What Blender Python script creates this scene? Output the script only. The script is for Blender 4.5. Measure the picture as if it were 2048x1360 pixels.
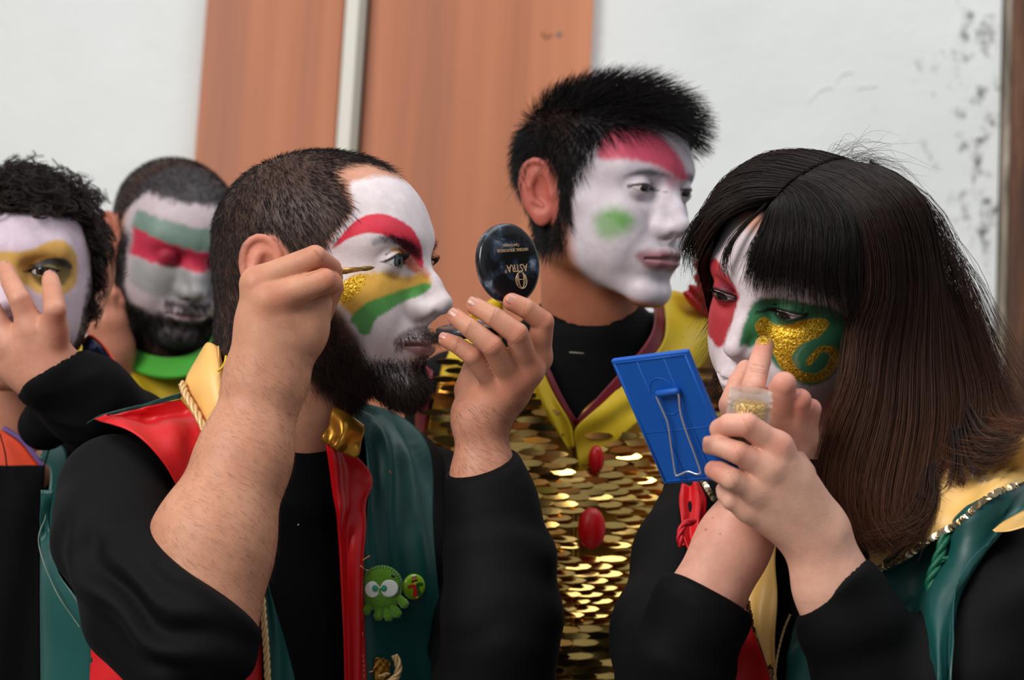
import bpy, bmesh, math, random, os
import numpy as np
from mathutils import Matrix, Vector
from mathutils.bvhtree import BVHTree

# ------------------------------------------------------------------ scene, camera, light
for _o in list(bpy.data.objects):
    bpy.data.objects.remove(_o, do_unlink=True)
SC = bpy.context.scene
COL = SC.collection
random.seed(7)
RNG = np.random.default_rng(7)
f32 = np.float32

FPX = 4000.0                     # focal length in pixels of the 2048 x 1360 frame
CAM_POS = np.array([0.0, 0.0, 1.36])
_p = math.radians(8.0)
_W = np.array([0.055 * math.cos(_p), math.cos(_p), -math.sin(_p)]); _W /= np.linalg.norm(_W)
_F = np.array([0, 0, -1.0])
_Y = _F - _F.dot(_W) * _W; _Y /= np.linalg.norm(_Y)
_X = np.cross(_Y, _W)
RCW = np.stack([_X, _Y, _W])     # camera axes -> world axes
CAMM = Matrix.Identity(4)
for _i in range(3):
    for _j in range(3):
        CAMM[_i][_j] = RCW[_i, _j]
    CAMM[_i][3] = CAM_POS[_i]
camd = bpy.data.cameras.new('camera')
camd.sensor_width = 36.0
camd.lens = FPX / 2048 * 36.0
camd.clip_start = 0.05
camd.dof.use_dof = True
camd.dof.focus_distance = 1.68
camd.dof.aperture_fstop = 6.0
cam = bpy.data.objects.new('camera', camd); COL.objects.link(cam)
cam.matrix_world = CAMM
SC.camera = cam

SC.view_settings.view_transform = 'Standard'
SC.view_settings.look = 'None'
SC.view_settings.gamma = 1.0
SC.view_settings.use_curve_mapping = False
SC.view_settings.exposure = 0.2

wd = bpy.data.worlds.new('world'); SC.world = wd
wd.use_nodes = True
wd.node_tree.nodes['Background'].inputs[0].default_value = (0.86, 0.93, 1.0, 1)
wd.node_tree.nodes['Background'].inputs[1].default_value = 0.27


def area_light(name, loc, target, size, power, color=(1, 1, 1), size_y=None):
    l = bpy.data.lights.new(name, 'AREA'); l.energy = power; l.color = color
    l.shape = 'RECTANGLE'; l.size = size; l.size_y = size_y or size
    o = bpy.data.objects.new(name, l); COL.objects.link(o)
    o.location = loc
    d = Vector(target) - Vector(loc)
    o.rotation_euler = d.to_track_quat('-Z', 'Y').to_euler()
    return o


area_light('window_light', (-2.1, -0.7, 3.0), (0.1, 2.0, 1.45), 1.7, 104, (1.0, 0.97, 0.93))
area_light('ceiling_bounce', (0.6, 1.5, 3.6), (0.3, 2.1, 1.3), 2.2, 34, (0.95, 0.97, 1.0))
ONLY = ''                        # every group is built

# ------------------------------------------------------------------ helpers: points


def P(px, py, d):
    """camera-space metres of the point seen at pixel (px, py), d metres in front of the lens"""
    return np.array([(px - 1024.0) * d / FPX, -(py - 680.0) * d / FPX, -d])


class Frame:
    """key points of one figure: pixel + depth offset in mm (away positive) from the figure's own distance"""
    def __init__(self, d0):
        self.d0 = d0; self.s = d0 / FPX

    def __call__(self, px, py, dz=0.0):
        return P(px, py, self.d0 + dz / 1000.0)


def unit(v):
    v = np.asarray(v, float); return v / (np.linalg.norm(v) + 1e-12)


def catmull(pts, n, closed=False):
    P_ = np.asarray(pts, float)
    m = len(P_)
    if closed:
        t = np.linspace(0, m, n, endpoint=False)
    else:
        t = np.linspace(0, m - 1, n)
    i = np.floor(t).astype(int)
    if not closed:
        i = np.minimum(i, m - 2)
    fr = (t - i)[:, None]
    if closed:
        g = lambda k: P_[(i + k) % m]
    else:
        g = lambda k: P_[np.clip(i + k, 0, m - 1)]
    p0, p1, p2, p3 = g(-1), g(0), g(1), g(2)
    if not closed and m > 2:
        p0 = np.where((i == 0)[:, None], 2 * p1 - p2, p0)
        p3 = np.where((i == m - 2)[:, None], 2 * p2 - p1, p3)
    return 0.5 * ((2 * p1) + (-p0 + p2) * fr + (2 * p0 - 5 * p1 + 4 * p2 - p3) * fr ** 2 + (-p0 + 3 * p1 - 3 * p2 + p3) * fr ** 3)

# ------------------------------------------------------------------ signed distance modelling


def smin(a, b, k):
    if k <= 0:
        return np.minimum(a, b)
    h = np.maximum(k - np.abs(a - b), 0) / k
    return np.minimum(a, b) - h * h * k * 0.25


def smax(a, b, k):
    return -smin(-a, -b, k)


def p_ell(c, r, R=None):
    c = np.asarray(c, f32); r = np.asarray(r, f32)

    def fn(X):
        q = X - c
        if R is not None:
            q = q @ np.asarray(R, f32)
        a = q / r
        k0 = np.sqrt(np.einsum('ij,ij->i', a, a)) + 1e-9
        a = a / r
        k1 = np.sqrt(np.einsum('ij,ij->i', a, a)) + 1e-9
        return k0 * (k0 - 1.0) / k1
    return fn


def p_cap(a, b, ra, rb):
    a = np.asarray(a, f32); b = np.asarray(b, f32); ab = b - a
    L2 = float(ab @ ab) + 1e-12

    def fn(X):
        q = X - a
        t = np.clip((q @ ab) / L2, 0, 1)
        w = q - t[:, None] * ab
        return np.sqrt(np.einsum('ij,ij->i', w, w)) - (ra + (rb - ra) * t)
    return fn


def p_ecap(a, b, ra, rb, flat, ax):
    """capsule squashed along the unit axis ax: flat < 1 makes it thinner there"""
    a = np.asarray(a, f32); b = np.asarray(b, f32); ab = b - a
    L2 = float(ab @ ab) + 1e-12
    ax = np.asarray(unit(ax), f32)

    def fn(X):
        q = X - a
        t = np.clip((q @ ab) / L2, 0, 1)
        w = q - t[:, None] * ab
        e = w @ ax
        w = w + (e * (1.0 / flat - 1.0))[:, None] * ax
        return (np.sqrt(np.einsum('ij,ij->i', w, w)) - (ra + (rb - ra) * t)) * (0.5 + 0.5 * flat)
    return fn


def p_chain(pts, rad, k=0.004):
    fns = [p_cap(pts[i], pts[i + 1], rad[i], rad[i + 1]) for i in range(len(pts) - 1)]

    def fn(X):
        d = fns[0](X)
        for g in fns[1:]:
            d = smin(d, g(X), k)
        return d
    return fn


def p_plane(c, n):
    c = np.asarray(c, f32); n = np.asarray(unit(n), f32)
    return lambda X: (X - c) @ n


class SDF:
    def __init__(self):
        self.ops = []

    def add(self, fn, k=0.0):
        self.ops.append(('a', fn, k)); return self

    def sub(self, fn, k=0.0):
        self.ops.append(('s', fn, k)); return self

    def cut(self, fn, k=0.0):
        self.ops.append(('i', fn, k)); return self

    def __call__(self, X):
        d = None
        for t, fn, k in self.ops:
            e = fn(X)
            if d is None:
                d = e
            elif t == 'a':
                d = smin(d, e, k)
            elif t == 's':
                d = smax(d, -e, k)
            else:
                d = smax(d, e, k)
        return d


def mesh_sdf(fn, lo, hi, h, B=4, snap=True, band=1.1):
    """surface nets of fn < 0 inside the box lo..hi at voxel size h; returns verts, quads"""
    lo = np.asarray(lo, float); hi = np.asarray(hi, float)
    nb = np.maximum(np.ceil((hi - lo) / (h * B)).astype(int), 1)
    n = nb * B
    ax = [lo[i] + h * B * (np.arange(nb[i]) + 0.5) - h * 0.5 for i in range(3)]
    C = np.stack(np.meshgrid(*ax, indexing='ij'), -1).reshape(-1, 3).astype(f32)
    dc = fn(C)
    act = np.abs(dc) < h * B * band
    V = np.repeat(np.repeat(np.repeat(dc.reshape(nb), B, 0), B, 1), B, 2).astype(f32)
    ids = np.argwhere(act.reshape(nb))
    off = np.stack(np.meshgrid(np.arange(B), np.arange(B), np.arange(B), indexing='ij'), -1).reshape(-1, 3)
    for c0 in range(0, len(ids), 6000):
        I = (ids[c0:c0 + 6000, None, :] * B + off[None]).reshape(-1, 3)
        V[I[:, 0], I[:, 1], I[:, 2]] = fn((lo + I * h).astype(f32))
    # outer shell is outside
    for a in range(3):
        sl = [slice(None)] * 3
        sl[a] = 0; V[tuple(sl)] = np.maximum(V[tuple(sl)], h)
        sl[a] = -1; V[tuple(sl)] = np.maximum(V[tuple(sl)], h)
    ins = V < 0
    cnt = np.zeros(np.array(V.shape) - 1, np.int8)
    for dx in (0, 1):
        for dy in (0, 1):
            for dz in (0, 1):
                cnt += ins[dx:dx + cnt.shape[0], dy:dy + cnt.shape[1], dz:dz + cnt.shape[2]]
    cells = np.argwhere((cnt > 0) & (cnt < 8))
    idx = -np.ones(cnt.shape, np.int32)
    idx[cells[:, 0], cells[:, 1], cells[:, 2]] = np.arange(len(cells))
    acc = np.zeros((len(cells), 3)); num = np.zeros(len(cells))
    for a in range(3):
        o1, o2 = [x for x in range(3) if x != a]
        for e1 in (0, 1):
            for e2 in (0, 1):
                s0 = np.zeros(3, int); s0[o1] = e1; s0[o2] = e2
                s1 = s0.copy(); s1[a] = 1
                A = V[tuple((cells + s0).T)]; Bv = V[tuple((cells + s1).T)]
                m = (A < 0) != (Bv < 0)
                t = np.where(m, A / np.where(m, A - Bv, 1), 0)
                p = s0[None].astype(float).repeat(len(cells), 0); p[:, a] = t
                acc += p * m[:, None]; num += m
    verts = lo + (cells + acc / num[:, None]) * h
    quads = []
    for a in range(3):
        o1, o2 = (a + 1) % 3, (a + 2) % 3
        sl0 = [slice(None)] * 3; sl1 = [slice(None)] * 3
        sl0[a] = slice(0, -1); sl1[a] = slice(1, None)
        m = ins[tuple(sl0)] != ins[tuple(sl1)]
        E = np.argwhere(m)
        E = E[(E[:, o1] > 0) & (E[:, o2] > 0) & (E[:, o1] < cnt.shape[o1]) & (E[:, o2] < cnt.shape[o2])]
        d1 = np.zeros(3, int); d1[o1] = 1
        d2 = np.zeros(3, int); d2[o2] = 1
        q = np.stack([idx[tuple((E - d1 - d2).T)], idx[tuple((E - d2).T)], idx[tuple(E.T)], idx[tuple((E - d1).T)]], 1)
        fl = ins[tuple(E.T)]
        q = np.where(fl[:, None], q, q[:, ::-1])
        quads.append(q)
    quads = np.concatenate(quads)
    quads = quads[(quads >= 0).all(1)]
    if snap and len(verts):
        e = h * 0.4
        for _ in range(2):
            v = verts.astype(f32)
            d = fn(v)
            g = np.stack([fn(v + np.array(o, f32) * e) - d for o in ((1, 0, 0), (0, 1, 0), (0, 0, 1))], 1) / e
            gn = np.maximum((g * g).sum(1), 0.15)
            st = np.clip(d / gn, -h * 0.6, h * 0.6)
            verts = verts - g * st[:, None] * 0.8
    return verts, quads


def vnormals(v, q):
    n = np.zeros_like(v)
    a = v[q[:, 2]] - v[q[:, 0]]
    b = v[q[:, 3]] - v[q[:, 1]] if q.shape[1] == 4 else v[q[:, 2]] - v[q[:, 1]]
    fn = np.cross(a, b)
    for i in range(q.shape[1]):
        np.add.at(n, q[:, i], fn)
    return n / (np.linalg.norm(n, axis=1, keepdims=True) + 1e-12)


def merge(parts):
    V, Q, C, o = [], [], [], 0
    for p in parts:
        V.append(p[0]); Q.append(p[1] + o); o += len(p[0])
        if len(p) > 2:
            C.append(p[2])
    return (np.concatenate(V), np.concatenate(Q)) + ((np.concatenate(C),) if C else ())

# ------------------------------------------------------------------ noise (value noise, vectorised)


def _hash(ix, iy, iz, seed):
    h = (ix * 374761393 + iy * 668265263 + iz * 2147483647 + seed * 974634777).astype(np.int64)
    h = (h ^ (h >> 13)) * 1274126177
    h = h ^ (h >> 16)
    return (h & 0xffff).astype(np.float64) / 65535.0


def noise3(X, scale, seed=0):
    p = np.asarray(X, float) * scale
    i = np.floor(p).astype(np.int64); f = p - i
    f = f * f * (3 - 2 * f)
    r = 0
    for dx in (0, 1):
        for dy in (0, 1):
            for dz in (0, 1):
                w = (f[:, 0] if dx else 1 - f[:, 0]) * (f[:, 1] if dy else 1 - f[:, 1]) * (f[:, 2] if dz else 1 - f[:, 2])
                r = r + w * _hash(i[:, 0] + dx, i[:, 1] + dy, i[:, 2] + dz, seed)
    return r * 2 - 1


def sstep(a, b, x):
    t = np.clip((x - a) / (b - a), 0, 1)
    return t * t * (3 - 2 * t)


def poly_sd(poly, U):
    """signed distance of points U (n,2) to a closed polygon, negative inside"""
    poly = np.asarray(poly, float)
    n = len(poly)
    near = ((U > poly.min(0) - 45) & (U < poly.max(0) + 45)).all(1)
    if not near.all():
        r = np.full(len(U), 45.0)
        if near.any():
            r[near] = poly_sd(poly, U[near])
        return r
    d = np.full(len(U), 1e18); ins = np.zeros(len(U), bool)
    for i in range(n):
        a = poly[i]; b = poly[(i + 1) % n]
        e = b - a; w = U - a
        t = np.clip((w @ e) / (e @ e + 1e-12), 0, 1)
        q = w - t[:, None] * e
        d = np.minimum(d, np.einsum('ij,ij->i', q, q))
        c = ((a[1] <= U[:, 1]) != (b[1] <= U[:, 1]))
        with np.errstate(divide='ignore', invalid='ignore'):
            xi = a[0] + (U[:, 1] - a[1]) / (b[1] - a[1]) * e[0]
        ins ^= c & (U[:, 0] < xi)
    d = np.sqrt(d)
    return np.where(ins, -d, d)


def to_px(v):
    """where camera-space points fall in the picture plane (used to lay make-up out on a modelled face)"""
    d = -v[:, 2]
    return np.stack([v[:, 0] / d * FPX + 1024, -v[:, 1] / d * FPX + 680], 1)

# ------------------------------------------------------------------ objects


def world(v):
    return np.asarray(v, float) @ RCW.T + CAM_POS


def mesh_obj(name, v, q, mat=None, parent=None, smooth=True, col=None, already_world=False, fmat=None, mats=None):
    """one mesh object from camera-space (or world) vertices, its faces given as an array or a list of tuples"""
    me = bpy.data.meshes.new(name)
    w = np.asarray(v, float) if already_world else world(v)
    ppos = np.zeros(3)
    pp = parent
    while pp is not None:
        ppos = ppos + np.array(pp.location); pp = pp.parent
    w = w - ppos
    if isinstance(q, np.ndarray):
        k = q.shape[1]
        me.vertices.add(len(w)); me.vertices.foreach_set('co', w.astype(f32).ravel())
        me.loops.add(q.size); me.loops.foreach_set('vertex_index', q.astype(np.int32).ravel())
        me.polygons.add(len(q))
        me.polygons.foreach_set('loop_start', np.arange(0, q.size, k, dtype=np.int32))
        me.update(calc_edges=True)
    else:
        me.from_pydata([tuple(x) for x in w], [], [tuple(int(i) for i in f) for f in q]); me.update()
    me.validate()
    if smooth:
        me.polygons.foreach_set('use_smooth', np.ones(len(me.polygons), bool))
    if col is not None:
        at = me.color_attributes.new('Col', 'FLOAT_COLOR', 'POINT')
        c = np.ones((len(w), 4), f32); c[:, :col.shape[1]] = col
        at.data.foreach_set('color', c.ravel())
    for m in (mats or ([mat] if mat else [])):
        me.materials.append(m)
    if fmat is not None:
        me.polygons.foreach_set('material_index', np.asarray(fmat, np.int32))
    o = bpy.data.objects.new(name, me); COL.objects.link(o)
    if parent is not None:
        o.parent = parent
    return o


def tag(o, label=None, cat=None, group=None, kind=None):
    if label: o['label'] = label
    if cat: o['category'] = cat
    if group: o['group'] = group
    if kind: o['kind'] = kind
    return o


def thing(name, label, cat, base, group=None):
    """an Empty at the thing's base (world point) that parents its parts"""
    o = bpy.data.objects.new(name, None); COL.objects.link(o)
    o.empty_display_size = 0.05
    o.location = tuple(base)
    return tag(o, label, cat, group)


def grid_faces(n, m, closed_m=False, closed_n=False):
    f = []
    for i in range(n if closed_n else n - 1):
        for j in range(m if closed_m else m - 1):
            a = i * m + j; b = i * m + (j + 1) % m
            c = ((i + 1) % n) * m + (j + 1) % m; d = ((i + 1) % n) * m + j
            f.append((a, b, c, d))
    return np.array(f)


def tube(pts, rad, sides=8, caps=True):
    """round tube along points; rad scalar or per-point"""
    p = np.asarray(pts, float); n = len(p)
    r = np.broadcast_to(np.asarray(rad, float), (n,))
    t = np.gradient(p, axis=0); t /= np.linalg.norm(t, axis=1, keepdims=True) + 1e-12
    u = np.cross(t[0], [0.3, 0.9, 0.27]); u = unit(u)
    V = []
    for i in range(n):
        u = u - (u @ t[i]) * t[i]; u = unit(u)
        w = np.cross(t[i], u)
        a = np.arange(sides) / sides * 2 * math.pi
        V.append(p[i] + r[i] * (np.cos(a)[:, None] * u + np.sin(a)[:, None] * w))
    V = np.concatenate(V)
    F = [tuple(x) for x in grid_faces(n, sides, closed_m=True)]
    if caps:
        F.append(tuple(range(sides))[::-1]); F.append(tuple(range((n - 1) * sides, n * sides)))
    return V, F


def loft(rails, nu, nv, thick=0.0012, fold=None):
    """cloth sheet through a list of rails (each a list of 3D points), with thickness away from the camera"""
    R = [catmull(r, nv) for r in rails]
    R = np.stack(R)                                  # rails, nv, 3
    G = np.stack([catmull(R[:, j], nu) for j in range(nv)], 1)   # nu, nv, 3
    v = G.reshape(-1, 3)
    q = grid_faces(nu, nv)
    nn = vnormals(v, q)
    if nn[:, 2].mean() < 0:
        q = q[:, ::-1]; nn = -nn
    if fold is not None:
        uu, vv = np.meshgrid(np.linspace(0, 1, nu), np.linspace(0, 1, nv), indexing='ij')
        v = v + nn * fold(uu.ravel(), vv.ravel())[:, None]
        nn = vnormals(v, q)
    b = v - nn * thick
    N = len(v)
    edge = [(i, 0) for i in range(nu)] + [(nu - 1, j) for j in range(1, nv)] + [(i, nv - 1) for i in range(nu - 2, -1, -1)] + [(0, j) for j in range(nv - 2, 0, -1)]
    e = [i * nv + j for i, j in edge]
    side = np.array([(e[k], e[(k + 1) % len(e)], e[(k + 1) % len(e)] + N, e[k] + N) for k in range(len(e))])
    return np.concatenate([v, b]), np.concatenate([q, q[:, ::-1] + N, side])


def strands(roots, pts, rad, sides=3):
    """hair: pts (n, m, 3) strand points; rad (m,) radius profile; returns one mesh"""
    n, m, _ = pts.shape
    t = np.gradient(pts, axis=1)
    t /= np.linalg.norm(t, axis=2, keepdims=True) + 1e-12
    ref = RNG.normal(size=(n, 1, 3)); ref /= np.linalg.norm(ref, axis=2, keepdims=True)
    u = np.cross(t, ref); u /= np.linalg.norm(u, axis=2, keepdims=True) + 1e-9
    w = np.cross(t, u)
    a = np.arange(sides) / sides * 2 * math.pi
    rr = np.asarray(rad)
    rr = rr[None, :, None, None] if rr.ndim == 1 else rr[:, :, None, None]
    V = pts[:, :, None, :] + rr * (np.cos(a)[None, None, :, None] * u[:, :, None, :] + np.sin(a)[None, None, :, None] * w[:, :, None, :])
    base = (np.arange(n) * m * sides)[:, None, None]
    i = np.arange(m - 1)[None, :, None]; j = np.arange(sides)[None, None, :]
    A = base + i * sides + j; Bq = base + i * sides + (j + 1) % sides
    q = np.stack([A, Bq, Bq + sides, A + sides], -1).reshape(-1, 4)
    return V.reshape(-1, 3), q


def sample_surface(v, q, n, weight=None):
    t = np.concatenate([q[:, [0, 1, 2]], q[:, [0, 2, 3]]])
    a, b, c = v[t[:, 0]], v[t[:, 1]], v[t[:, 2]]
    fn = np.cross(b - a, c - a); ar = np.linalg.norm(fn, axis=1)
    if weight is not None:
        ar = ar * weight[t].mean(1)
    k = RNG.choice(len(t), n, p=ar / ar.sum())
    r1 = np.sqrt(RNG.random(n)); r2 = RNG.random(n)
    p = (1 - r1)[:, None] * a[k] + (r1 * (1 - r2))[:, None] * b[k] + (r1 * r2)[:, None] * c[k]
    nn = fn[k] / (np.linalg.norm(fn[k], axis=1, keepdims=True) + 1e-12)
    return p, nn


def bm_obj(name, bm, mat, parent=None, smooth=False, M=None):
    """bmesh (local coordinates, camera-space placement matrix M) -> object"""
    v = np.array([x.co for x in bm.verts]); bm.verts.index_update()
    F = [tuple(x.index for x in f.verts) for f in bm.faces]
    bm.free()
    if M is not None:
        M = np.asarray(M)
        v = v @ M[:3, :3].T + M[:3, 3]
    return mesh_obj(name, v, F, mat, parent, smooth)


def basis(origin, x, y):
    """4x4 camera-space matrix from an origin, an x axis and an approximate y axis"""
    x = unit(x); z = unit(np.cross(x, y)); y = np.cross(z, x)
    M = np.eye(4); M[:3, 0] = x; M[:3, 1] = y; M[:3, 2] = z; M[:3, 3] = origin
    return M
# ------------------------------------------------------------------ materials
def lin(c):
    """sRGB 0-255 triple -> linear rgba"""
    o = []
    for x in c:
        x = x / 255.0
        o.append(x / 12.92 if x <= 0.04045 else ((x + 0.055) / 1.055) ** 2.4)
    return np.array(o)


def L4(c):
    return tuple(lin(c)) + (1.0,)


class NT:
    def __init__(self, name):
        self.m = bpy.data.materials.new(name); self.m.use_nodes = True
        self.t = self.m.node_tree; self.b = self.t.nodes['Principled BSDF']

    def n(self, typ, **kw):
        x = self.t.nodes.new(typ)
        for k, v in kw.items():
            setattr(x, k, v)
        return x

    def l(self, a, b):
        self.t.links.new(a, b)

    def set(self, **kw):
        for k, v in kw.items():
            self.b.inputs[k.replace('_', ' ')].default_value = v
        return self

    def coords(self, scale=(1, 1, 1), rot=(0, 0, 0)):
        tc = self.n('ShaderNodeTexCoord'); mp = self.n('ShaderNodeMapping')
        mp.inputs['Scale'].default_value = scale; mp.inputs['Rotation'].default_value = rot
        self.l(tc.outputs['Object'], mp.inputs['Vector'])
        return mp.outputs['Vector']

    def noise(self, vec, scale, detail=4, rough=0.55, dist=0.0):
        x = self.n('ShaderNodeTexNoise'); x.inputs['Scale'].default_value = scale
        x.inputs['Detail'].default_value = detail; x.inputs['Roughness'].default_value = rough; x.inputs['Distortion'].default_value = dist
        if vec is not None:
            self.l(vec, x.inputs['Vector'])
        return x

    def ramp(self, fac, stops):
        r = self.n('ShaderNodeValToRGB')
        e = r.color_ramp.elements
        while len(e) < len(stops):
            e.new(0.5)
        for i, (p, c) in enumerate(stops):
            e[i].position = p; e[i].color = c
        self.l(fac, r.inputs['Fac'])
        return r

    def bump(self, height, strength=0.3, dist=0.002, prev=None):
        b = self.n('ShaderNodeBump'); b.inputs['Strength'].default_value = strength; b.inputs['Distance'].default_value = dist
        self.l(height, b.inputs['Height'])
        if prev is not None:
            self.l(prev, b.inputs['Normal'])
        self.l(b.outputs['Normal'], self.b.inputs['Normal'])
        return b.outputs['Normal']

    def mix(self, fac, a, b, blend='MIX'):
        x = self.n('ShaderNodeMix', data_type='RGBA', blend_type=blend)
        if isinstance(fac, float):
            x.inputs[0].default_value = fac
        else:
            self.l(fac, x.inputs[0])
        for s, k in ((a, 6), (b, 7)):
            if isinstance(s, tuple):
                x.inputs[k].default_value = s
            else:
                self.l(s, x.inputs[k])
        return x.outputs[2]


def mat_plain(name, rgb, rough=0.6, metal=0.0, spec=0.5, sheen=0.0, nscale=0, nstr=0.2, ndist=0.001, coat=0.0, aniso=0.0, var=0.0):
    t = NT(name)
    t.set(Base_Color=L4(rgb), Roughness=rough, Metallic=metal)
    t.b.inputs['Specular IOR Level'].default_value = spec
    t.b.inputs['Sheen Weight'].default_value = sheen
    t.b.inputs['Coat Weight'].default_value = coat
    t.b.inputs['Anisotropic'].default_value = aniso
    if nscale:
        nz = t.noise(t.coords(), nscale, 3)
        t.bump(nz.outputs[0], nstr, ndist)
        if var:
            c = np.array(L4(rgb))
            r = t.ramp(nz.outputs[0], [(0.3, tuple(c[:3] * (1 - var)) + (1,)), (0.7, tuple(np.minimum(c[:3] * (1 + var), 1)) + (1,))])
            t.l(r.outputs[0], t.b.inputs['Base Color'])
    return t.m


def mat_skin(name='skin'):
    t = NT(name)
    a = t.n('ShaderNodeVertexColor'); a.layer_name = 'Col'
    vec = t.coords()
    mott = t.noise(vec, 85, 6, 0.65)
    m2 = t.ramp(mott.outputs[0], [(0.3, (0.90, 0.85, 0.84, 1)), (0.7, (1.05, 1.04, 1.04, 1))])
    base = t.mix(1.0, a.outputs['Color'], m2.outputs[0], 'MULTIPLY')
    vor = t.n('ShaderNodeTexVoronoi'); vor.inputs['Scale'].default_value = 900
    t.l(vec, vor.inputs['Vector'])
    flake = t.ramp(vor.outputs['Color'], [(0.0, L4((120, 84, 10))), (0.45, L4((212, 160, 28))), (0.8, L4((255, 214, 84)))])
    gl = t.mix(a.outputs['Alpha'], flake.outputs[0], base)
    t.l(gl, t.b.inputs['Base Color'])
    inv = t.n('ShaderNodeMath', operation='SUBTRACT'); inv.inputs[0].default_value = 1.0
    t.l(a.outputs['Alpha'], inv.inputs[1])
    sc = t.n('ShaderNodeMath', operation='MULTIPLY'); sc.inputs[1].default_value = 0.75
    t.l(inv.outputs[0], sc.inputs[0]); t.l(sc.outputs[0], t.b.inputs['Metallic'])
    t.set(Roughness=0.52)
    t.b.inputs['Specular IOR Level'].default_value = 0.35
    t.b.inputs['Subsurface Weight'].default_value = 0.08
    t.b.inputs['Subsurface Radius'].default_value = (0.006, 0.003, 0.0015)
    t.b.inputs['Subsurface Scale'].default_value = 0.6
    pore = t.noise(vec, 700, 2)
    b1 = t.n('ShaderNodeBump'); b1.inputs['Strength'].default_value = 0.25; b1.inputs['Distance'].default_value = 0.0007
    t.l(pore.outputs[0], b1.inputs['Height'])
    # glitter flakes lie at random angles
    nm = t.n('ShaderNodeNormalMap')
    nm.inputs['Strength'].default_value = 0.8
    fl2 = t.mix(0.55, vor.outputs['Color'], (0.5, 0.5, 1, 1))
    b2 = t.n('ShaderNodeBump'); b2.inputs['Strength'].default_value = 1.0; b2.inputs['Distance'].default_value = 0.0012
    cell = t.n('ShaderNodeTexNoise'); cell.inputs['Scale'].default_value = 420; cell.inputs['Detail'].default_value = 1
    t.l(vec, cell.inputs['Vector']); t.l(cell.outputs[0], b2.inputs['Height'])
    mx = t.n('ShaderNodeMix', data_type='VECTOR')
    t.l(a.outputs['Alpha'], mx.inputs[0])
    t.l(b2.outputs['Normal'], mx.inputs[4]); t.l(b1.outputs['Normal'], mx.inputs[5])
    t.l(mx.outputs[1], t.b.inputs['Normal'])
    return t.m


def mat_satin(name, rgb, rough=0.38, sheen=0.3, fold=0.0, metal=0.0):
    t = NT(name)
    c = lin(rgb)
    vec = t.coords()
    weave = t.noise(t.coords((1, 1, 1)), 900, 2)
    big = t.noise(vec, 9, 2)
    r = t.ramp(big.outputs[0], [(0.35, tuple(c * 0.88) + (1,)), (0.7, tuple(np.minimum(c * 1.08, 1)) + (1,))])
    t.l(r.outputs[0], t.b.inputs['Base Color'])
    t.set(Roughness=rough, Metallic=metal)
    t.b.inputs['Sheen Weight'].default_value = sheen
    t.b.inputs['Sheen Roughness'].default_value = 0.4
    t.b.inputs['Sheen Tint'].default_value = tuple(np.minimum(c * 1.5 + 0.05, 1)) + (1,)
    t.b.inputs['Specular IOR Level'].default_value = 0.45
    t.bump(weave.outputs[0], 0.12, 0.0006)
    return t.m


def mat_hair(name, root, tip=None, rough=0.45, spec=0.22):
    """hair colour may run from root to tip through the strand's own colour attribute"""
    t = NT(name)
    a = t.n('ShaderNodeVertexColor'); a.layer_name = 'Col'
    t.l(a.outputs['Color'], t.b.inputs['Base Color'])
    t.set(Roughness=rough)
    t.b.inputs['Specular IOR Level'].default_value = spec
    t.b.inputs['Anisotropic'].default_value = 0.5
    return t.m


M = {}
M['skin'] = mat_skin()
M['hair'] = mat_hair('hair', None)
M['black'] = mat_plain('black_jersey', (4, 4, 5), 0.74, sheen=0.0, nscale=1400, nstr=0.25, ndist=0.0005, spec=0.16)
M['black2'] = mat_plain('black_cotton', (5, 5, 7), 0.85, sheen=0.0, nscale=900, nstr=0.3, ndist=0.0006, spec=0.14)
M['red'] = mat_satin('red_satin', (204, 16, 24), 0.5, 0.1)
M['red_shine'] = mat_satin('red_satin_shiny', (200, 10, 20), 0.33, 0.1)
M['green'] = mat_satin('bottle_green_satin', (14, 72, 68), 0.46, 0.1)
M['gold'] = mat_satin('gold_satin', (236, 186, 106), 0.42, 0.15)
M['goldlame'] = mat_satin('gold_lame', (176, 124, 40), 0.28, 0.0, metal=0.75)
M['yellow'] = mat_satin('yellow_satin', (222, 186, 30), 0.5, 0.2)
M['rope'] = mat_plain('gold_cord', (214, 178, 126), 0.4, 0.35, nscale=700, nstr=0.4)
M['eye'] = mat_hair('eye', None, rough=0.08, spec=0.6)
M['nail'] = mat_plain('nail', (196, 138, 118), 0.32, coat=0.1)
M['seam'] = mat_plain('pale_green_thread', (112, 122, 104), 0.7)
M['sequin_trim'] = mat_plain('silver_gold_sequins', (206, 186, 150), 0.22, 0.9)
M['sequin_dark'] = mat_plain('bronze_sequins', (96, 76, 54), 0.22, 0.85)
M['red_cord'] = mat_plain('red_cord', (190, 14, 34), 0.5, nscale=700, nstr=0.4)
M['green_cord'] = mat_plain('green_cord', (8, 92, 66), 0.45, nscale=700, nstr=0.4)
# ------------------------------------------------------------------ the room
def W(px, py, Y):
    """world point on the vertical plane Y seen at a pixel"""
    d = RCW @ np.array([(px - 1024.0) / FPX, -(py - 680.0) / FPX, -1.0])
    return CAM_POS + d * ((Y - CAM_POS[1]) / d[1])


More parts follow.
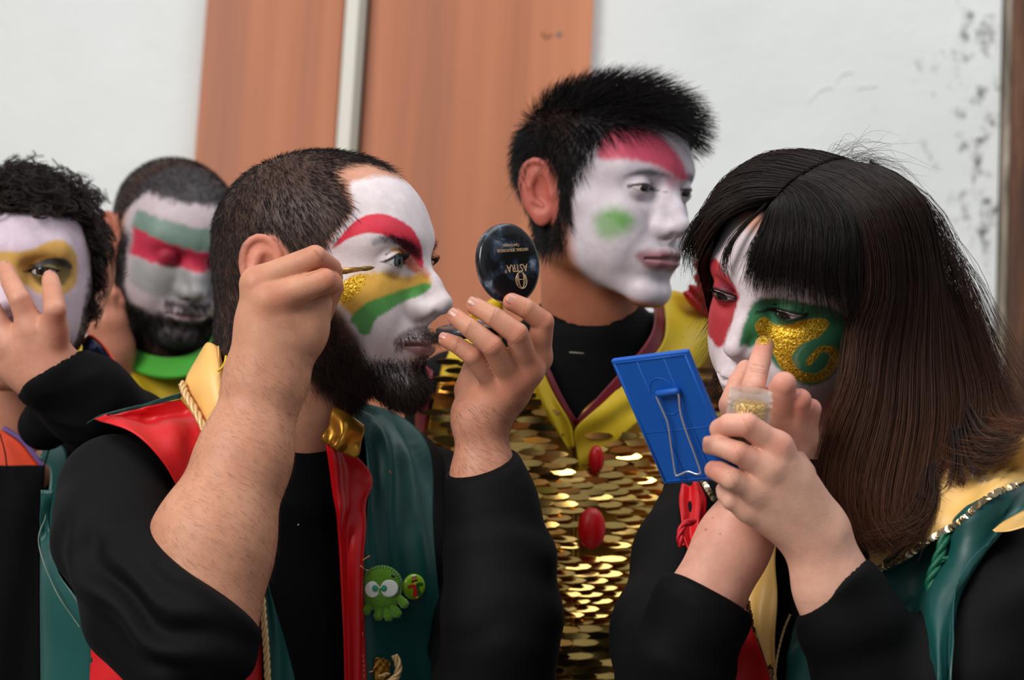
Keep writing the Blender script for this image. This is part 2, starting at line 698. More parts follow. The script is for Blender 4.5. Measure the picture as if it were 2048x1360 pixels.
def wbox(name, x0, x1, y0, y1, z0, z1, mat, parent=None, bevel=0.0, seg=2):
    bm = bmesh.new()
    bmesh.ops.create_cube(bm, size=1.0)
    for v in bm.verts:
        v.co = Vector(((x0 + x1) / 2 + v.co.x * (x1 - x0), (y0 + y1) / 2 + v.co.y * (y1 - y0), (z0 + z1) / 2 + v.co.z * (z1 - z0)))
    if bevel:
        bmesh.ops.bevel(bm, geom=list(bm.edges), offset=bevel, segments=seg, affect='EDGES', profile=0.5)
    v = np.array([x.co for x in bm.verts]); bm.verts.index_update()
    F = [tuple(x.index for x in f.verts) for f in bm.faces]; bm.free()
    return mesh_obj(name, v, F, mat, parent, False, already_world=True)


WALL_Y = 3.15
ZF = 0.0                         # floor level


def mat_plaster():
    t = NT('old_white_plaster')
    vec = t.coords()
    big = t.noise(vec, 1.3, 5)
    base = t.ramp(big.outputs[0], [(0.3, L4((206, 207, 203))), (0.7, L4((226, 227, 225)))])
    # mould gathers towards the door frame on the right
    sep = t.n('ShaderNodeSeparateXYZ'); t.l(vec, sep.inputs[0])
    xr = t.n('ShaderNodeMapRange'); xr.inputs['From Min'].default_value = 0.46; xr.inputs['From Max'].default_value = 0.80
    t.l(sep.outputs[0], xr.inputs['Value'])
    sp = t.noise(t.coords((1, 1, 0.7)), 42, 9, 0.74, 0.3)
    patch = t.noise(vec, 6, 3, 0.6)
    a = t.n('ShaderNodeMath', operation='MULTIPLY_ADD'); a.inputs[1].default_value = 0.27; a.inputs[2].default_value = -0.12
    t.l(xr.outputs[0], a.inputs[0])
    b = t.n('ShaderNodeMath', operation='ADD'); t.l(sp.outputs[0], b.inputs[0]); t.l(a.outputs[0], b.inputs[1])
    c = t.n('ShaderNodeMath', operation='MULTIPLY_ADD'); c.inputs[1].default_value = 0.35; t.l(patch.outputs[0], c.inputs[0]); t.l(b.outputs[0], c.inputs[2])
    spots = t.ramp(c.outputs[0], [(0.80, (0, 0, 0, 1)), (0.93, (0.9, 0.9, 0.9, 1))])
    col = t.mix(spots.outputs[0], base.outputs[0], L4((58, 58, 58)))
    t.l(col, t.b.inputs['Base Color'])
    t.set(Roughness=0.85)
    h1 = t.noise(vec, 5, 6, 0.55)
    h2 = t.noise(vec, 60, 4, 0.6)
    mm = t.n('ShaderNodeMath', operation='MULTIPLY_ADD'); mm.inputs[1].default_value = 0.12
    t.l(h2.outputs[0], mm.inputs[0]); t.l(h1.outputs[0], mm.inputs[2])
    t.bump(mm.outputs[0], 0.35, 0.02)
    return t.m


def mat_veneer():
    t = NT('orange_veneer')
    vec = t.coords((1, 1, 0.02))
    n1 = t.noise(vec, 9, 3, 0.5)
    n2 = t.noise(t.coords((1, 1, 0.05)), 60, 3, 0.5)
    mm = t.n('ShaderNodeMath', operation='MULTIPLY_ADD'); mm.inputs[1].default_value = 0.18
    t.l(n2.outputs[0], mm.inputs[0]); t.l(n1.outputs[0], mm.inputs[2])
    r = t.ramp(mm.outputs[0], [(0.40, L4((150, 88, 58))), (0.56, L4((176, 104, 66))), (0.76, L4((192, 120, 80)))])
    t.l(r.outputs[0], t.b.inputs['Base Color'])
    t.set(Roughness=0.5)
    return t.m


def mat_oldwood(name, c0, c1, c2):
    t = NT(name)
    n1 = t.noise(t.coords((1, 1, 0.12)), 45, 6, 0.65, 0.4)
    r = t.ramp(n1.outputs[0], [(0.36, L4(c0)), (0.55, L4(c1)), (0.72, L4(c2))])
    t.l(r.outputs[0], t.b.inputs['Base Color'])
    t.set(Roughness=0.7)
    t.bump(n1.outputs[0], 0.4, 0.004)
    return t.m


M['plaster'] = mat_plaster()
M['veneer'] = mat_veneer()
M['frame'] = mat_oldwood('old_brown_paint', (52, 30, 18), (88, 52, 28), (120, 82, 52))
M['chipped'] = mat_oldwood('chipped_grey_paint', (84, 72, 60), (160, 146, 128), (196, 190, 182))
M['floor'] = mat_plain('floor_tile', (120, 112, 104), 0.6, nscale=8, nstr=0.1)
M['cream'] = mat_plain('cream_paint', (214, 208, 196), 0.6, nscale=30, nstr=0.1, ndist=0.002)
M['cream_shade'] = mat_plain('cream_paint_shaded', (172, 164, 150), 0.7)  # shaded copy of the cream paint, the shade put into its colour
M['gap_shade'] = mat_plain('painted_gap_shade', (30, 24, 20), 0.9)  # near-black colour standing in for the shadow in the gap
M['steel'] = mat_plain('steel', (190, 192, 196), 0.3, 1.0)
M['rust'] = mat_plain('rust_hole', (96, 52, 26), 0.9)


def build_room():
    ztop = 3.4
    o = wbox('floor', -4.0, 4.0, -2.5, WALL_Y, ZF - 0.1, ZF, M['floor']); tag(o, kind='structure')
    o = wbox('wall_back', -4.0, W(1996, 400, WALL_Y)[0], WALL_Y, WALL_Y + 0.2, ZF, ztop, M['plaster']); tag(o, kind='structure')
    # plaster crack ridge
    for pts in ([(1616, 206), (1628, 192), (1646, 178), (1668, 176)], [(1672, 168), (1682, 150), (1696, 146), (1708, 143)], [(1712, 176), (1735, 174), (1756, 172)]):
        p = [W(x, y, WALL_Y - 0.0005) for x, y in pts]
        v, f = tube(catmull(p, 14), np.concatenate([[0.0003], np.full(12, 0.0011), [0.0003]]), 6)
        c = mesh_obj('plaster_crack', v, f, M['plaster'], o, True, already_world=True)
    # two veneered boards fixed to the wall with a cream strip between them
    y0 = WALL_Y - 0.03
    xs = lambda px, y=y0: W(px, 200, y)[0]
    lb = thing('veneer_board', 'narrower orange wood veneer board on the white wall, beside the cream strip', 'board', (xs(530), y0, ZF + 0.3))
    wbox('board_panel', xs(398), xs(676), y0, WALL_Y + 0.001, ZF + 0.12, 3.3, M['veneer'], lb, 0.0015)
    st = thing('cream_strip', 'cream painted upright strip between the two orange boards', 'strip', (xs(700), y0, ZF + 0.3))
    ys = WALL_Y - 0.07
    wbox('front_face', W(678, 200, ys)[0], W(707, 200, ys)[0], ys, WALL_Y, ZF + 0.12, 3.3, M['cream'], st, 0.004)
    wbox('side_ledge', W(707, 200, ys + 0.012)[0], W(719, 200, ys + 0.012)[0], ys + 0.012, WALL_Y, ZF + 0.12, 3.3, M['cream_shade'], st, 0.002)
    wbox('gap_shadow_strip', W(718, 200, y0)[0], W(727, 200, y0)[0], WALL_Y - 0.006, WALL_Y, ZF + 0.12, 3.3, M['gap_shade'], st)  # dark strip that paints in the shadow beside the cream strip
    rb = thing('veneer_board', 'wide orange wood veneer board with a steel screw, behind the black-haired man', 'board', (xs(950), y0, ZF + 0.3))
    wbox('board_panel', xs(727), xs(1178), y0, WALL_Y + 0.001, ZF + 0.12, 3.3, M['veneer'], rb, 0.0015)
    v, f = tube([W(1118, 68, y0 + 0.002), W(1118, 68, y0 - 0.003)], [0.0045, 0.0035], 10)
    mesh_obj('screw', v, f, M['steel'], rb, False, already_world=True)
    for px, py in ((1086, 69), (1101, 72), (1092, 76)):
        v, f = tube([W(px, py, y0 + 0.002), W(px, py, y0 - 0.0006)], [0.0032, 0.0028], 8)
        mesh_obj('screw_hole', v, f, M['rust'], rb, False, already_world=True)
    # door frame at the right edge
    x0 = W(1996, 400, WALL_Y)[0]; x1 = W(2019, 400, WALL_Y - 0.02)[0]
    df = wbox('trim_1', x0 + 0.004, x1, WALL_Y - 0.02, WALL_Y + 0.2, ZF, ztop, M['chipped'], None, 0.004); tag(df, kind='structure')
    x1b = W(2021, 400, WALL_Y - 0.03)[0]
    df = wbox('trim_2', x1b, x1 + 0.16, WALL_Y - 0.03, WALL_Y + 0.2, ZF, ztop, M['frame'], None, 0.006); tag(df, kind='structure')
    ws = wbox('wall_right', x1 + 0.16, 4.0, WALL_Y, WALL_Y + 0.2, ZF, ztop, M['plaster']); tag(ws, kind='structure')


if not ONLY or 'R' in ONLY:
    build_room()
# ------------------------------------------------------------------ heads
def rot_head(yaw, pitch, roll):
    """columns: forward, up, person's right; yaw + turns to picture right, pitch + looks down, roll + clockwise"""
    yaw, pitch, roll = map(math.radians, (yaw, pitch, roll))
    f = np.array([math.sin(yaw) * math.cos(pitch), -math.sin(pitch), math.cos(yaw) * math.cos(pitch)])
    u = np.array([0, 1.0, 0]); u = unit(u - f * (u @ f))
    c, s = math.cos(roll), math.sin(roll)
    Rz = np.array([[c, s, 0], [-s, c, 0], [0, 0, 1]])
    f = Rz @ f; u = Rz @ u
    return np.stack([f, u, np.cross(f, u)], 1)


HEAD_DEFAULT = dict(crown=116, jaw=1.0, nose=1.0, open=1.0, look=0.0, lookup=0.0, lip=1.0, mouth_open=0.0, brow=1.0, openfar=None)


class Head:
    """a head in its own frame, millimetres: f forward, u up, s to the person's right; the ear openings at f = u = 0"""
    def __init__(self, fr, px, py, yaw, pitch, roll, scale=1.0, **kw):
        self.o = fr(px, py); self.R = rot_head(yaw, pitch, roll); self.sc = scale / 1000.0
        self.p = dict(HEAD_DEFAULT); self.p.update(kw)

    def loc(self, X):
        return ((np.asarray(X) - self.o.astype(f32)) @ self.R.astype(f32)) / f32(self.sc)

    def pt(self, f, u, s):
        return self.o + self.R @ np.array([f, u, s]) * self.sc

    def dirv(self, f, u, s):
        return self.R @ np.array([f, u, s], float)

    def skull(self, q):
        """cranium only (for hair)"""
        c = self.p['crown']
        d = p_ell((-2, c - 76, 0), (97, 76, 75))(q)
        d = smin(d, p_ell((30, c - 78, 0), (66, 60, 61))(q), 20)
        return d

    def face(self, q):
        p = self.p
        q = np.asarray(q, f32)
        a = np.abs(q[:, 2])
        Q = np.stack([q[:, 0], q[:, 1], a], 1)
        jw = p['jaw']
        d = self.skull(Q)
        d = smin(d, p_ell((40, -26, 0), (51, 64, 50 * jw))(Q), 22)
        d = smin(d, p_cap((6, -50, 45 * jw), (78, -85, 11), 15, 15)(Q), 16)
        d = smin(d, p_cap((0, 0, 60), (6, -48, 46 * jw), 12, 15)(Q), 14)
        d = smin(d, p_ell((84, -88, 0), (14, 14, 19))(Q), 14)
        d = smin(d, p_cap((68, -8, 36), (30, -2, 58), 12, 9)(Q), 24)
        d = smin(d, p_ell((54, -36, 33 * jw), (32, 34, 25))(Q), 22)
        d = smin(d, p_ell((20, -28, 46 * jw), (30, 36, 18))(Q), 22)
        d = smin(d, p_cap((86, 34, 8), (72, 37, 44), 10 * p['brow'], 8)(Q), 18)
        d = smin(d, p_ell((82, -52, 0), (22, 24, 30))(Q), 12)
        # the fine features are only worked out where they lie
        m = Q[:, 0] > 58
        if m.any():
            d[m] = self.features(q[m], Q[m], d[m])
        m = (Q[:, 2] > 54) & (np.abs(Q[:, 0] + 12) < 38) & (np.abs(Q[:, 1] - 3) < 50)
        if m.any():
            d[m] = self.ears(Q[m], d[m])
        return d

    def features(self, q, Q, d):
        p = self.p
        a = Q[:, 2]
        # sockets
        d = smax(d, -p_ell((97, 15, 32), (13, 12, 19))(Q), 13)
        d = smax(d, -p_ell((102, 11, 19), (7, 9, 6))(Q), 9)
        # nose
        n = p['nose']
        d = smin(d, p_cap((88, 26, 0), (88 + 15 * n, -1, 0), 6.5, 7.8)(Q), 13)
        d = smin(d, p_chain([(88 + 15 * n, -1, 0), (88 + 25 * n, -17, 0)], [7.8, 9.8], 3)(Q), 9)
        d = smin(d, p_ell((86 + 14.5 * n, -23, 10.5), (10, 7, 5.5))(Q), 8)
        d = smin(d, p_cap((106, -27, 0), (97, -34, 0), 5, 5)(Q), 6)
        d = smax(d, -p_ell((86 + 18 * n, -31, 5.4), (5.5, 3.6, 2.9))(Q), 2.5)
        d = smin(d, p_cap((93, 8, 7), (95, -20, 13), 5.5, 5.5)(Q), 10)
        # philtrum + lips
        lp = p['lip']
        d = smin(d, p_chain([(103, -46.5, 3.5), (100.5, -49.0, 13), (91, -53, 24)], [4.8 * lp, 4.2 * lp, 1.8], 3)(Q), 5)
        d = smin(d, p_chain([(101.5, -58.5, 0), (99, -57.5, 12), (91, -54, 23)], [6 * lp, 5 * lp, 1.8], 3)(Q), 5)
        mo = p['mouth_open']
        d = smax(d, -p_chain([(108, -52.6, 0), (104, -52.4, 12), (93, -53.5, 25)], [2.0 + mo, 1.8 + mo, 1.2], 1)(Q), 2.6)
        d = smax(d, -p_ell((106, -71, 0), (8, 6, 22))(Q), 12)
        # eyelids: a cap over the eyeball, opened by an almond slit
        lid = p_ell((79, 17, 32), (13.6, 13.4, 14.5))(Q)
        d = smin(d, lid, 4)
        op = np.where(q[:, 2] >= 0, p['open'], p['open'] if p['openfar'] is None else p['openfar'])
        e = (a - 32.0) / 14.0
        up = 5.4 * op * np.maximum(1 - np.abs(e + 0.12) ** 2.2, -0.6)
        dn = 4.2 * (0.55 + 0.45 * op) * np.minimum(op * 4, 1) * np.maximum(1 - np.abs(e - 0.1) ** 2.2, -0.6)
        v = Q[:, 1] - 16.2 - 1.2 * e
        alm = np.maximum(v - up, -v - dn) * 0.8
        alm = np.maximum(alm, 80 - Q[:, 0])
        d = smax(d, -alm, 1.2)
        # fold above the lid
        cr = np.abs(v - (up + 4.2)) - 0.9
        d = np.where((Q[:, 0] > 80) & (np.abs(e) < 0.95), smax(d, -np.maximum(np.maximum(cr, p_ell((80, 20, 32), (14.6, 15, 16))(Q)), 0.75 - p_ell((79, 17, 32), (12.7, 12.7, 12.7))(Q)), 0.8), d)
        return d

    def ears(self, Q, d):
        E = self.ear_local(Q)
        er = p_ell((0, 0, 0), (19, 32, 5.5))(E)
        er = smax(er, -p_ell((2, -2, 6), (12, 20, 7))(E), 3)
        er = smin(er, p_chain([tuple(x) for x in catmull([(13, 4, 1), (13.5, 16, 2), (9, 27, 2), (-1, 32, 2), (-12, 27, 2), (-17.5, 14, 2), (-17, 0, 2), (-13, -14, 1), (-5, -25, 0)], 17)], [3.3] * 17, 0)(E), 3)
        er = smin(er, p_chain([(-2, 18, 1), (-9, 6, 2), (-7, -8, 1), (2, -15, 1)], [3, 3.2, 3, 2.6], 2)(E), 3)
        er = smin(er, p_ell((0, -27, 0), (8, 8, 4))(E), 5)
        er = smin(er, p_ell((14, -4, 1), (4, 6, 4))(E), 4)
        d = smin(d, er, 5)
        return d

    def ear_mask(self, q):
        Q = np.stack([q[:, 0], q[:, 1], np.abs(q[:, 2])], 1).astype(f32)
        return 1 - sstep(1.0, 5.0, p_ell((0, 0, 0), (20, 34, 9))(self.ear_local(Q)))

    def slit(self, q):
        """distance in mm from the lid opening (0 on its edge), large away from the eyes"""
        a = np.abs(q[:, 2]); p = self.p
        op = np.where(q[:, 2] >= 0, p['open'], p['open'] if p['openfar'] is None else p['openfar'])
        e = (a - 32.0) / 14.0
        up = 5.4 * op * np.maximum(1 - np.abs(e + 0.12) ** 2.2, -0.6)
        dn = 4.2 * (0.55 + 0.45 * op) * np.minimum(op * 4, 1) * np.maximum(1 - np.abs(e - 0.1) ** 2.2, -0.6)
        v = q[:, 1] - 16.2 - 1.2 * e
        d = np.maximum(v - up, -v - dn)
        return np.where((q[:, 0] > 78) & (np.abs(e) < 1.6), d, 99.0), v - up, e

    def line_eyes(self, hv, col, rgb=(30, 18, 18), w=1.6, st=0.85, lower=0.6):
        d, up, e = self.slit(self.loc(hv))
        a = (1 - sstep(w * 0.4, w * 1.3, d)) * np.where(up > -1.0, st, st * lower)
        col[:, :3] = col[:, :3] * (1 - a[:, None]) + lin(rgb) * a[:, None]
        col[:, 3] = np.maximum(col[:, 3], a)
        return col

    def ear_local(self, Q):
        t = math.radians(10); fl = math.radians(24)
        c = np.array([-12, 3, 78], f32)
        # axes of the ear: x forward, y up, z outwards
        y = np.array([-math.sin(t), math.cos(t), 0.12]); y /= np.linalg.norm(y)
        x = np.array([math.cos(fl), math.sin(t) * math.cos(fl), -math.sin(fl)]); x = x - y * (x @ y); x /= np.linalg.norm(x)
        z = np.cross(x, y)
        if z[2] < 0: z = -z
        return (Q - c) @ np.stack([x, y, z], 1).astype(f32)

    def sdf(self, X):
        return self.face(self.loc(X)) * f32(self.sc)

    def skull_sdf(self, X):
        return self.skull(self.loc(X)) * f32(self.sc)

    def eyes(self, parent, iris, sides=(1, -1), gaze=(1.0, 0, 0), r=12.7, white=(214, 206, 202)):
        """eyeballs as children, their iris turned along gaze (head frame f, u, s)"""
        g = unit(gaze)
        for sd in sides:
            c = self.pt(79, 17, 32 * sd)
            bm = bmesh.new(); bmesh.ops.create_uvsphere(bm, u_segments=48, v_segments=32, radius=1)
            v = np.array([x.co for x in bm.verts]); bm.verts.index_update()
            F = [tuple(x.index for x in f.verts) for f in bm.faces]; bm.free()
            # pole along +z -> gaze
            z = g; x = unit(np.cross(z, [0, 1, 0.01])); y = np.cross(z, x)
            ang = np.arccos(np.clip(v[:, 2], -1, 1))
            bul = np.where(ang < 0.5, 1 + 0.05 * (1 - (ang / 0.5) ** 2), 1)
            loc = (v * bul[:, None]) @ np.stack([x, y, z]) * r
            col = np.zeros((len(v), 3)); col[:] = lin(white)
            vein = sstep(0.5, 1.3, ang)[:, None]
            col = col * (1 - vein * 0.25) + lin((190, 120, 110)) * vein * 0.25
            ir = (ang < 0.50); col[ir] = lin(iris)
            col[(ang < 0.50) & (ang > 0.42)] = lin(np.array(iris) * 0.45)
            col[ang < 0.2] = lin((6, 6, 6))
            pw = self.o + loc @ self.R.T * self.sc + (c - self.o)
            mesh_obj('eyeball', pw, F, M['eye'], parent, True, col=col)


def paint(px, base, layers, tex=None):
    """make-up: polygons (picture-plane layout) laid over the modelled face; each layer = (polygon, rgb, softness, strength, glitter)"""
    col = np.ones((len(px), 4)); col[:, :3] = base
    for lay in layers:
        poly, rgb, soft, st, gl = lay[:5]
        pl = catmull(poly, max(len(poly) * 6, 24), closed=True) if (len(lay) < 6 or not lay[5]) else np.array(poly, float)
        lo = pl.min(0) - soft - 2; hi = pl.max(0) + soft + 2
        m = ((px >= lo) & (px <= hi)).all(1)
        if not m.any():
            continue
        d = poly_sd(pl, px[m])
        if tex is not None:
            d = d + tex[m] * min(soft, 6) * 0.4
        a = (1 - sstep(-soft, soft, d)) * st
        if rgb is not None:
            col[m, :3] = col[m, :3] * (1 - a[:, None]) + lin(rgb) * a[:, None]
        if gl:
            col[m, 3] = np.minimum(col[m, 3], 1 - a * gl)
        elif rgb is not None:
            col[m, 3] = 1 - (1 - col[m, 3]) * (1 - a)
    return col
# ------------------------------------------------------------------ shared figure tools
def mm(*r):
    return [x / 1000.0 for x in r]


def hand(fingers, palm, k_palm=0.012, k_join=0.007, k_f=0.0016, extra=None):
    """fingers: list of (points, radii m); palm: list of (a, b, ra, rb); extra: forearm primitives (fn, k)"""
    S = SDF()
    for a, b, ra, rb in palm:
        S.add(p_cap(a, b, ra, rb), k_palm)
    for fn, k in (extra or []):
        S.add(fn, k)
    FN = []
    for pts, rad in fingers:
        FN.append(p_chain(pts, rad, 0.0008))

    def fn(X):
        d = FN[0](X)
        for g in FN[1:]:
            d = smin(d, g(X), k_f)
        return smin(S(X), d, k_join)
    return fn


def nail(name, a, b, up, w, l, parent, mat=None, r=0.008):
    """finger nail: a curved plate near the tip b of the last phalanx a->b, on the side 'up'"""
    t = unit(np.asarray(b) - np.asarray(a)); up = unit(up - t * (np.asarray(up) @ t)); s = np.cross(t, up)
    V = []
    nu, nv = 9, 9
    for i in range(nu):
        for j in range(nv):
            x = (i / (nu - 1) - 0.5); y = (j / (nv - 1) - 0.5) * 2
            rr = 1 - 0.35 * max(0, abs(x * 2) - 0.4) ** 2
            ang = y * w / r * 0.5 * rr * 1.0
            V.append(np.asarray(b) + t * (x * l + r * 0.05) + (s * math.sin(ang) + up * math.cos(ang)) * (r + 0.0003 - 0.0005 * abs(x * 2) ** 3) + up * (-0.0004 * abs(y) ** 3))
    V = np.array(V)
    q = grid_faces(nu, nv)
    nn = vnormals(V, q)
    if (nn @ up).mean() < 0:
        q = q[:, ::-1]; nn = -nn
    B = V - nn * 0.0009
    N = len(V)
    e = [i * nv for i in range(nu)] + [(nu - 1) * nv + j for j in range(1, nv)] + [i * nv + nv - 1 for i in range(nu - 2, -1, -1)] + [j for j in range(nv - 2, 0, -1)]
    side = np.array([(e[k], e[(k + 1) % len(e)], e[(k + 1) % len(e)] + N, e[k] + N) for k in range(len(e))])
    return mesh_obj(name, np.concatenate([V, B]), np.concatenate([q, q[:, ::-1] + N, side]), mat or M['nail'], parent)


def bounds(pts, pad):
    p = np.asarray(pts); return p.min(0) - pad, p.max(0) + pad


def skin_tint(v, base, red, scale=35, seed=3, amt=0.5):
    n = noise3(v, scale, seed) * 0.5 + 0.5
    return lin(base)[None] * (1 - n[:, None] * amt) + lin(red)[None] * n[:, None] * amt


def floor_point(p, side=0.0, fwd=0.0):
    """camera-space point on the floor below p, moved along world x / y"""
    w = world(p); w[2] = ZF; w[0] += side; w[1] += fwd
    return (w - CAM_POS) @ RCW


def legs(parent, hipc, half, mat, skirt=False):
    """trousers down to the floor and shoes, below the picture"""
    w = world(hipc)
    cs = lambda x, y, z: (np.array([x, y, z]) - CAM_POS) @ RCW
    S = SDF()
    S.add(p_ell(hipc, (half + 0.02, 0.13, 0.115)))
    for sd in (-1, 1):
        h = cs(w[0] + sd * half * 0.5, w[1], w[2] - 0.03)
        kn = cs(w[0] + sd * half * 0.55, w[1] - 0.03, w[2] * 0.53)
        an = cs(w[0] + sd * half * 0.55, w[1], 0.07)
        S.add(p_cap(h, kn, 0.088, 0.062), 0.03); S.add(p_cap(kn, an, 0.062, 0.05), 0.02)
    lo, hi = bounds([hipc, cs(w[0] - half, w[1], 0.0), cs(w[0] + half, w[1], 0.0)], 0.17)
    v, q = mesh_sdf(S, lo, hi, 0.012, snap=True)
    mesh_obj('trousers', v, q, mat, parent)
    for sd in (-1, 1):
        T = SDF()
        a = cs(w[0] + sd * half * 0.55, w[1] + 0.05, 0.046); b = cs(w[0] + sd * half * 0.6, w[1] - 0.15, 0.034)
        T.add(p_cap(a, b, 0.046, 0.033)); T.add(p_cap(a, cs(w[0] + sd * half * 0.55, w[1] + 0.01, 0.1), 0.044, 0.045), 0.02)
        T.cut(p_plane(cs(w[0], w[1], 0.002), -RCW[2]))
        lo, hi = bounds([a, b], 0.12)
        v, q = mesh_sdf(T, lo, hi, 0.007)
        mesh_obj('shoe', v, q, M['black2'], parent)


def blush(c, pxs, pts, rad, rgb, st):
    """redder skin over the joints and finger ends"""
    for x, y in pts:
        w = np.exp(-((pxs[:, 0] - x) ** 2 + (pxs[:, 1] - y) ** 2) / rad ** 2)[:, None] * st
        c[:, :3] = c[:, :3] * (1 - w) + lin(rgb) * w


def crease(c, pxs, segs, width, rgb, st):
    """fine skin folds across the joints"""
    for a, b in segs:
        a = np.array(a, float); b = np.array(b, float); e = b - a
        t = np.clip(((pxs - a) @ e) / (e @ e), 0, 1)
        d = np.linalg.norm(pxs - a - t[:, None] * e, axis=1)
        w = ((1 - sstep(width * 0.4, width * 1.4, d)) * st)[:, None]
        c[:, :3] = c[:, :3] * (1 - w) + lin(rgb) * w


class Draper:
    """lays cloth pieces on a body: pixel outlines are dropped onto the modelled torso, then lifted off it"""
    def __init__(self, parts):
        v = np.concatenate([p[0] for p in parts]); o = 0; F = []
        for p in parts:
            F += [tuple(int(i) + o for i in f) for f in p[1]]; o += len(p[0])
        self.b = BVHTree.FromPolygons([tuple(x) for x in v], F)
        self.dm = -np.median(v[:, 2])

    def at(self, px, py, lift=4.0, dz=None, dflt=None):
        d = unit(P(px, py, 1.0))
        r = self.b.ray_cast(Vector((0, 0, 0)), Vector(d))
        if r[0] is not None:
            p = np.array(r[0]); n = np.array(r[1])
            if n[2] < 0: n = -n
            return p + n * lift / 1000.0
        dd = dflt or self.dm
        p = P(px, py, dd)
        h = self.b.find_nearest(Vector(p))
        d2 = -h[0][2]
        p = P(px, py, d2)
        h = self.b.find_nearest(Vector(p))
        return P(px, py, -h[0][2])

    def rail(self, pts, n=24, lift=4.0):
        """a pixel polyline dropped onto the body; smoothed in depth so that cloth spans small gaps"""
        c = catmull(np.array([p[:2] for p in pts], float), n)
        A = np.array([self.at(x, y, lift) for x, y in c])
        return A


def smooth_rail(A, it=3):
    A = A.copy()
    for _ in range(it):
        A[1:-1] = 0.5 * A[1:-1] + 0.25 * (A[:-2] + A[2:])
    return A


def drape(D, name, left, right, lift, nu, nv, mat, parent, fold=None, thick=0.0014, mid=1, bulge=0.0, smooth=3):
    """a cloth piece between two pixel outlines, following the body between them"""
    Lp = catmull(np.array(left, float), nv); Rp = catmull(np.array(right, float), nv)
    rails = []
    K = 2 + mid
    for i in range(K):
        t = i / (K - 1)
        c = Lp * (1 - t) + Rp * t
        A = np.array([D.at(x, y, lift) for x, y in c])
        d = -A[:, 2]
        for _ in range(smooth):
            d[1:-1] = np.minimum(0.5 * d[1:-1] + 0.25 * (d[:-2] + d[2:]), d[1:-1] + 0.0)
        d = d - bulge * 4 * t * (1 - t)
        rails.append([P(x, y, dd) for (x, y), dd in zip(c, d)])
    v, q = loft(rails, nu, nv, thick, fold)
    drape.last = v[:nu * nv].reshape(nu, nv, 3)
    return mesh_obj(name, v, q, mat, parent)


def rope(name, pts, r, mat, parent, n=120, strandsn=2, turns=None, sides=6):
    """twisted cord: two or three plies wound about a path"""
    c = catmull(pts, n)
    Ln = np.linalg.norm(np.diff(c, axis=0), axis=1).sum()
    turns = turns or Ln / (r * 7)
    t = np.gradient(c, axis=0); t /= np.linalg.norm(t, axis=1, keepdims=True)
    u = np.cross(t, [0.2, 0.3, 0.95]); u /= np.linalg.norm(u, axis=1, keepdims=True)
    w = np.cross(t, u)
    V = []; F = []; o = 0
    for k in range(strandsn):
        a = np.linspace(0, turns * 2 * math.pi, n) + k * 2 * math.pi / strandsn
        p = c + (np.cos(a)[:, None] * u + np.sin(a)[:, None] * w) * r * 0.5
        v, f = tube(p, r * 0.58, sides)
        V.append(v); F += [tuple(i + o for i in x) for x in f]; o += len(v)
    return mesh_obj(name, np.concatenate(V), F, mat, parent)


def fur(name, parent, p, n, length, rad, col, comb=None, lift=0.6, curl=0.0, seg=3, tipcol=None, jit=0.35, sides=3, mat=None, sag=None):
    """short strands at points p with normals n; comb = direction field (array) the hair lies along"""
    N = len(p)
    d = n * lift
    if comb is not None:
        comb = comb - n * (comb * n).sum(1, keepdims=True)
        comb = comb / (np.linalg.norm(comb, axis=1, keepdims=True) + 1e-9)
        d = d + comb * (1 - lift)
    d = d + RNG.normal(size=(N, 3)) * jit * 0.5
    d /= np.linalg.norm(d, axis=1, keepdims=True)
    t = np.linspace(0, 1, seg + 1)
    L = np.broadcast_to(np.asarray(length, float), (N,))
    pts = p[:, None, :] - n[:, None, :] * 0.001 + d[:, None, :] * (L[:, None] * t[None])[:, :, None]
    if comb is not None:
        pts = pts + comb[:, None, :] * (L[:, None] * (t ** 2)[None] * 0.35)[:, :, None]
    if sag is not None:
        pts = pts + np.asarray(sag)[None, None, :] * (L[:, None] * (t ** 2)[None])[:, :, None]
    if curl:
        ph = RNG.random((N, 1)) * 6.28
        e1 = np.cross(d, [0.3, 0.5, 0.8]); e1 /= np.linalg.norm(e1, axis=1, keepdims=True)
        e2 = np.cross(d, e1)
        a = ph + t[None] * 9
        pts = pts + (np.cos(a)[:, :, None] * e1[:, None, :] + np.sin(a)[:, :, None] * e2[:, None, :]) * (curl * t[None, :, None])
    rp = rad * (1 - 0.75 * t ** 1.5)
    v, q = strands(p, pts, rp, sides)
    c0 = lin(col)[None] * (0.65 + 0.7 * RNG.random((N, 1)))
    c = np.repeat(c0, (seg + 1) * sides, 0)
    if tipcol is not None:
        tt = np.tile(np.repeat(t, sides), N)[:, None]
        c = c * (1 - tt) + lin(tipcol) * tt
    o = mesh_obj(name, v, q, mat or M['hair'], parent, True, col=c)
    tag(o, kind='stuff')
    return o


def clothify(v, q, amp, scale, seed=1, dirv=None, freq=0, warp=0.0):
    """cloth creases: displace along normals with stretched noise"""
    n = vnormals(v, q)
    X = v.copy()
    if dirv is not None:
        d = unit(dirv)
        X = X + np.outer(X @ d, d) * (freq - 1)
    e = noise3(X + noise3(v, scale * 0.7, seed + 5)[:, None] * warp, scale, seed)
    e = 1 - np.abs(e) * 2
    return v + n * (e * amp)[:, None]


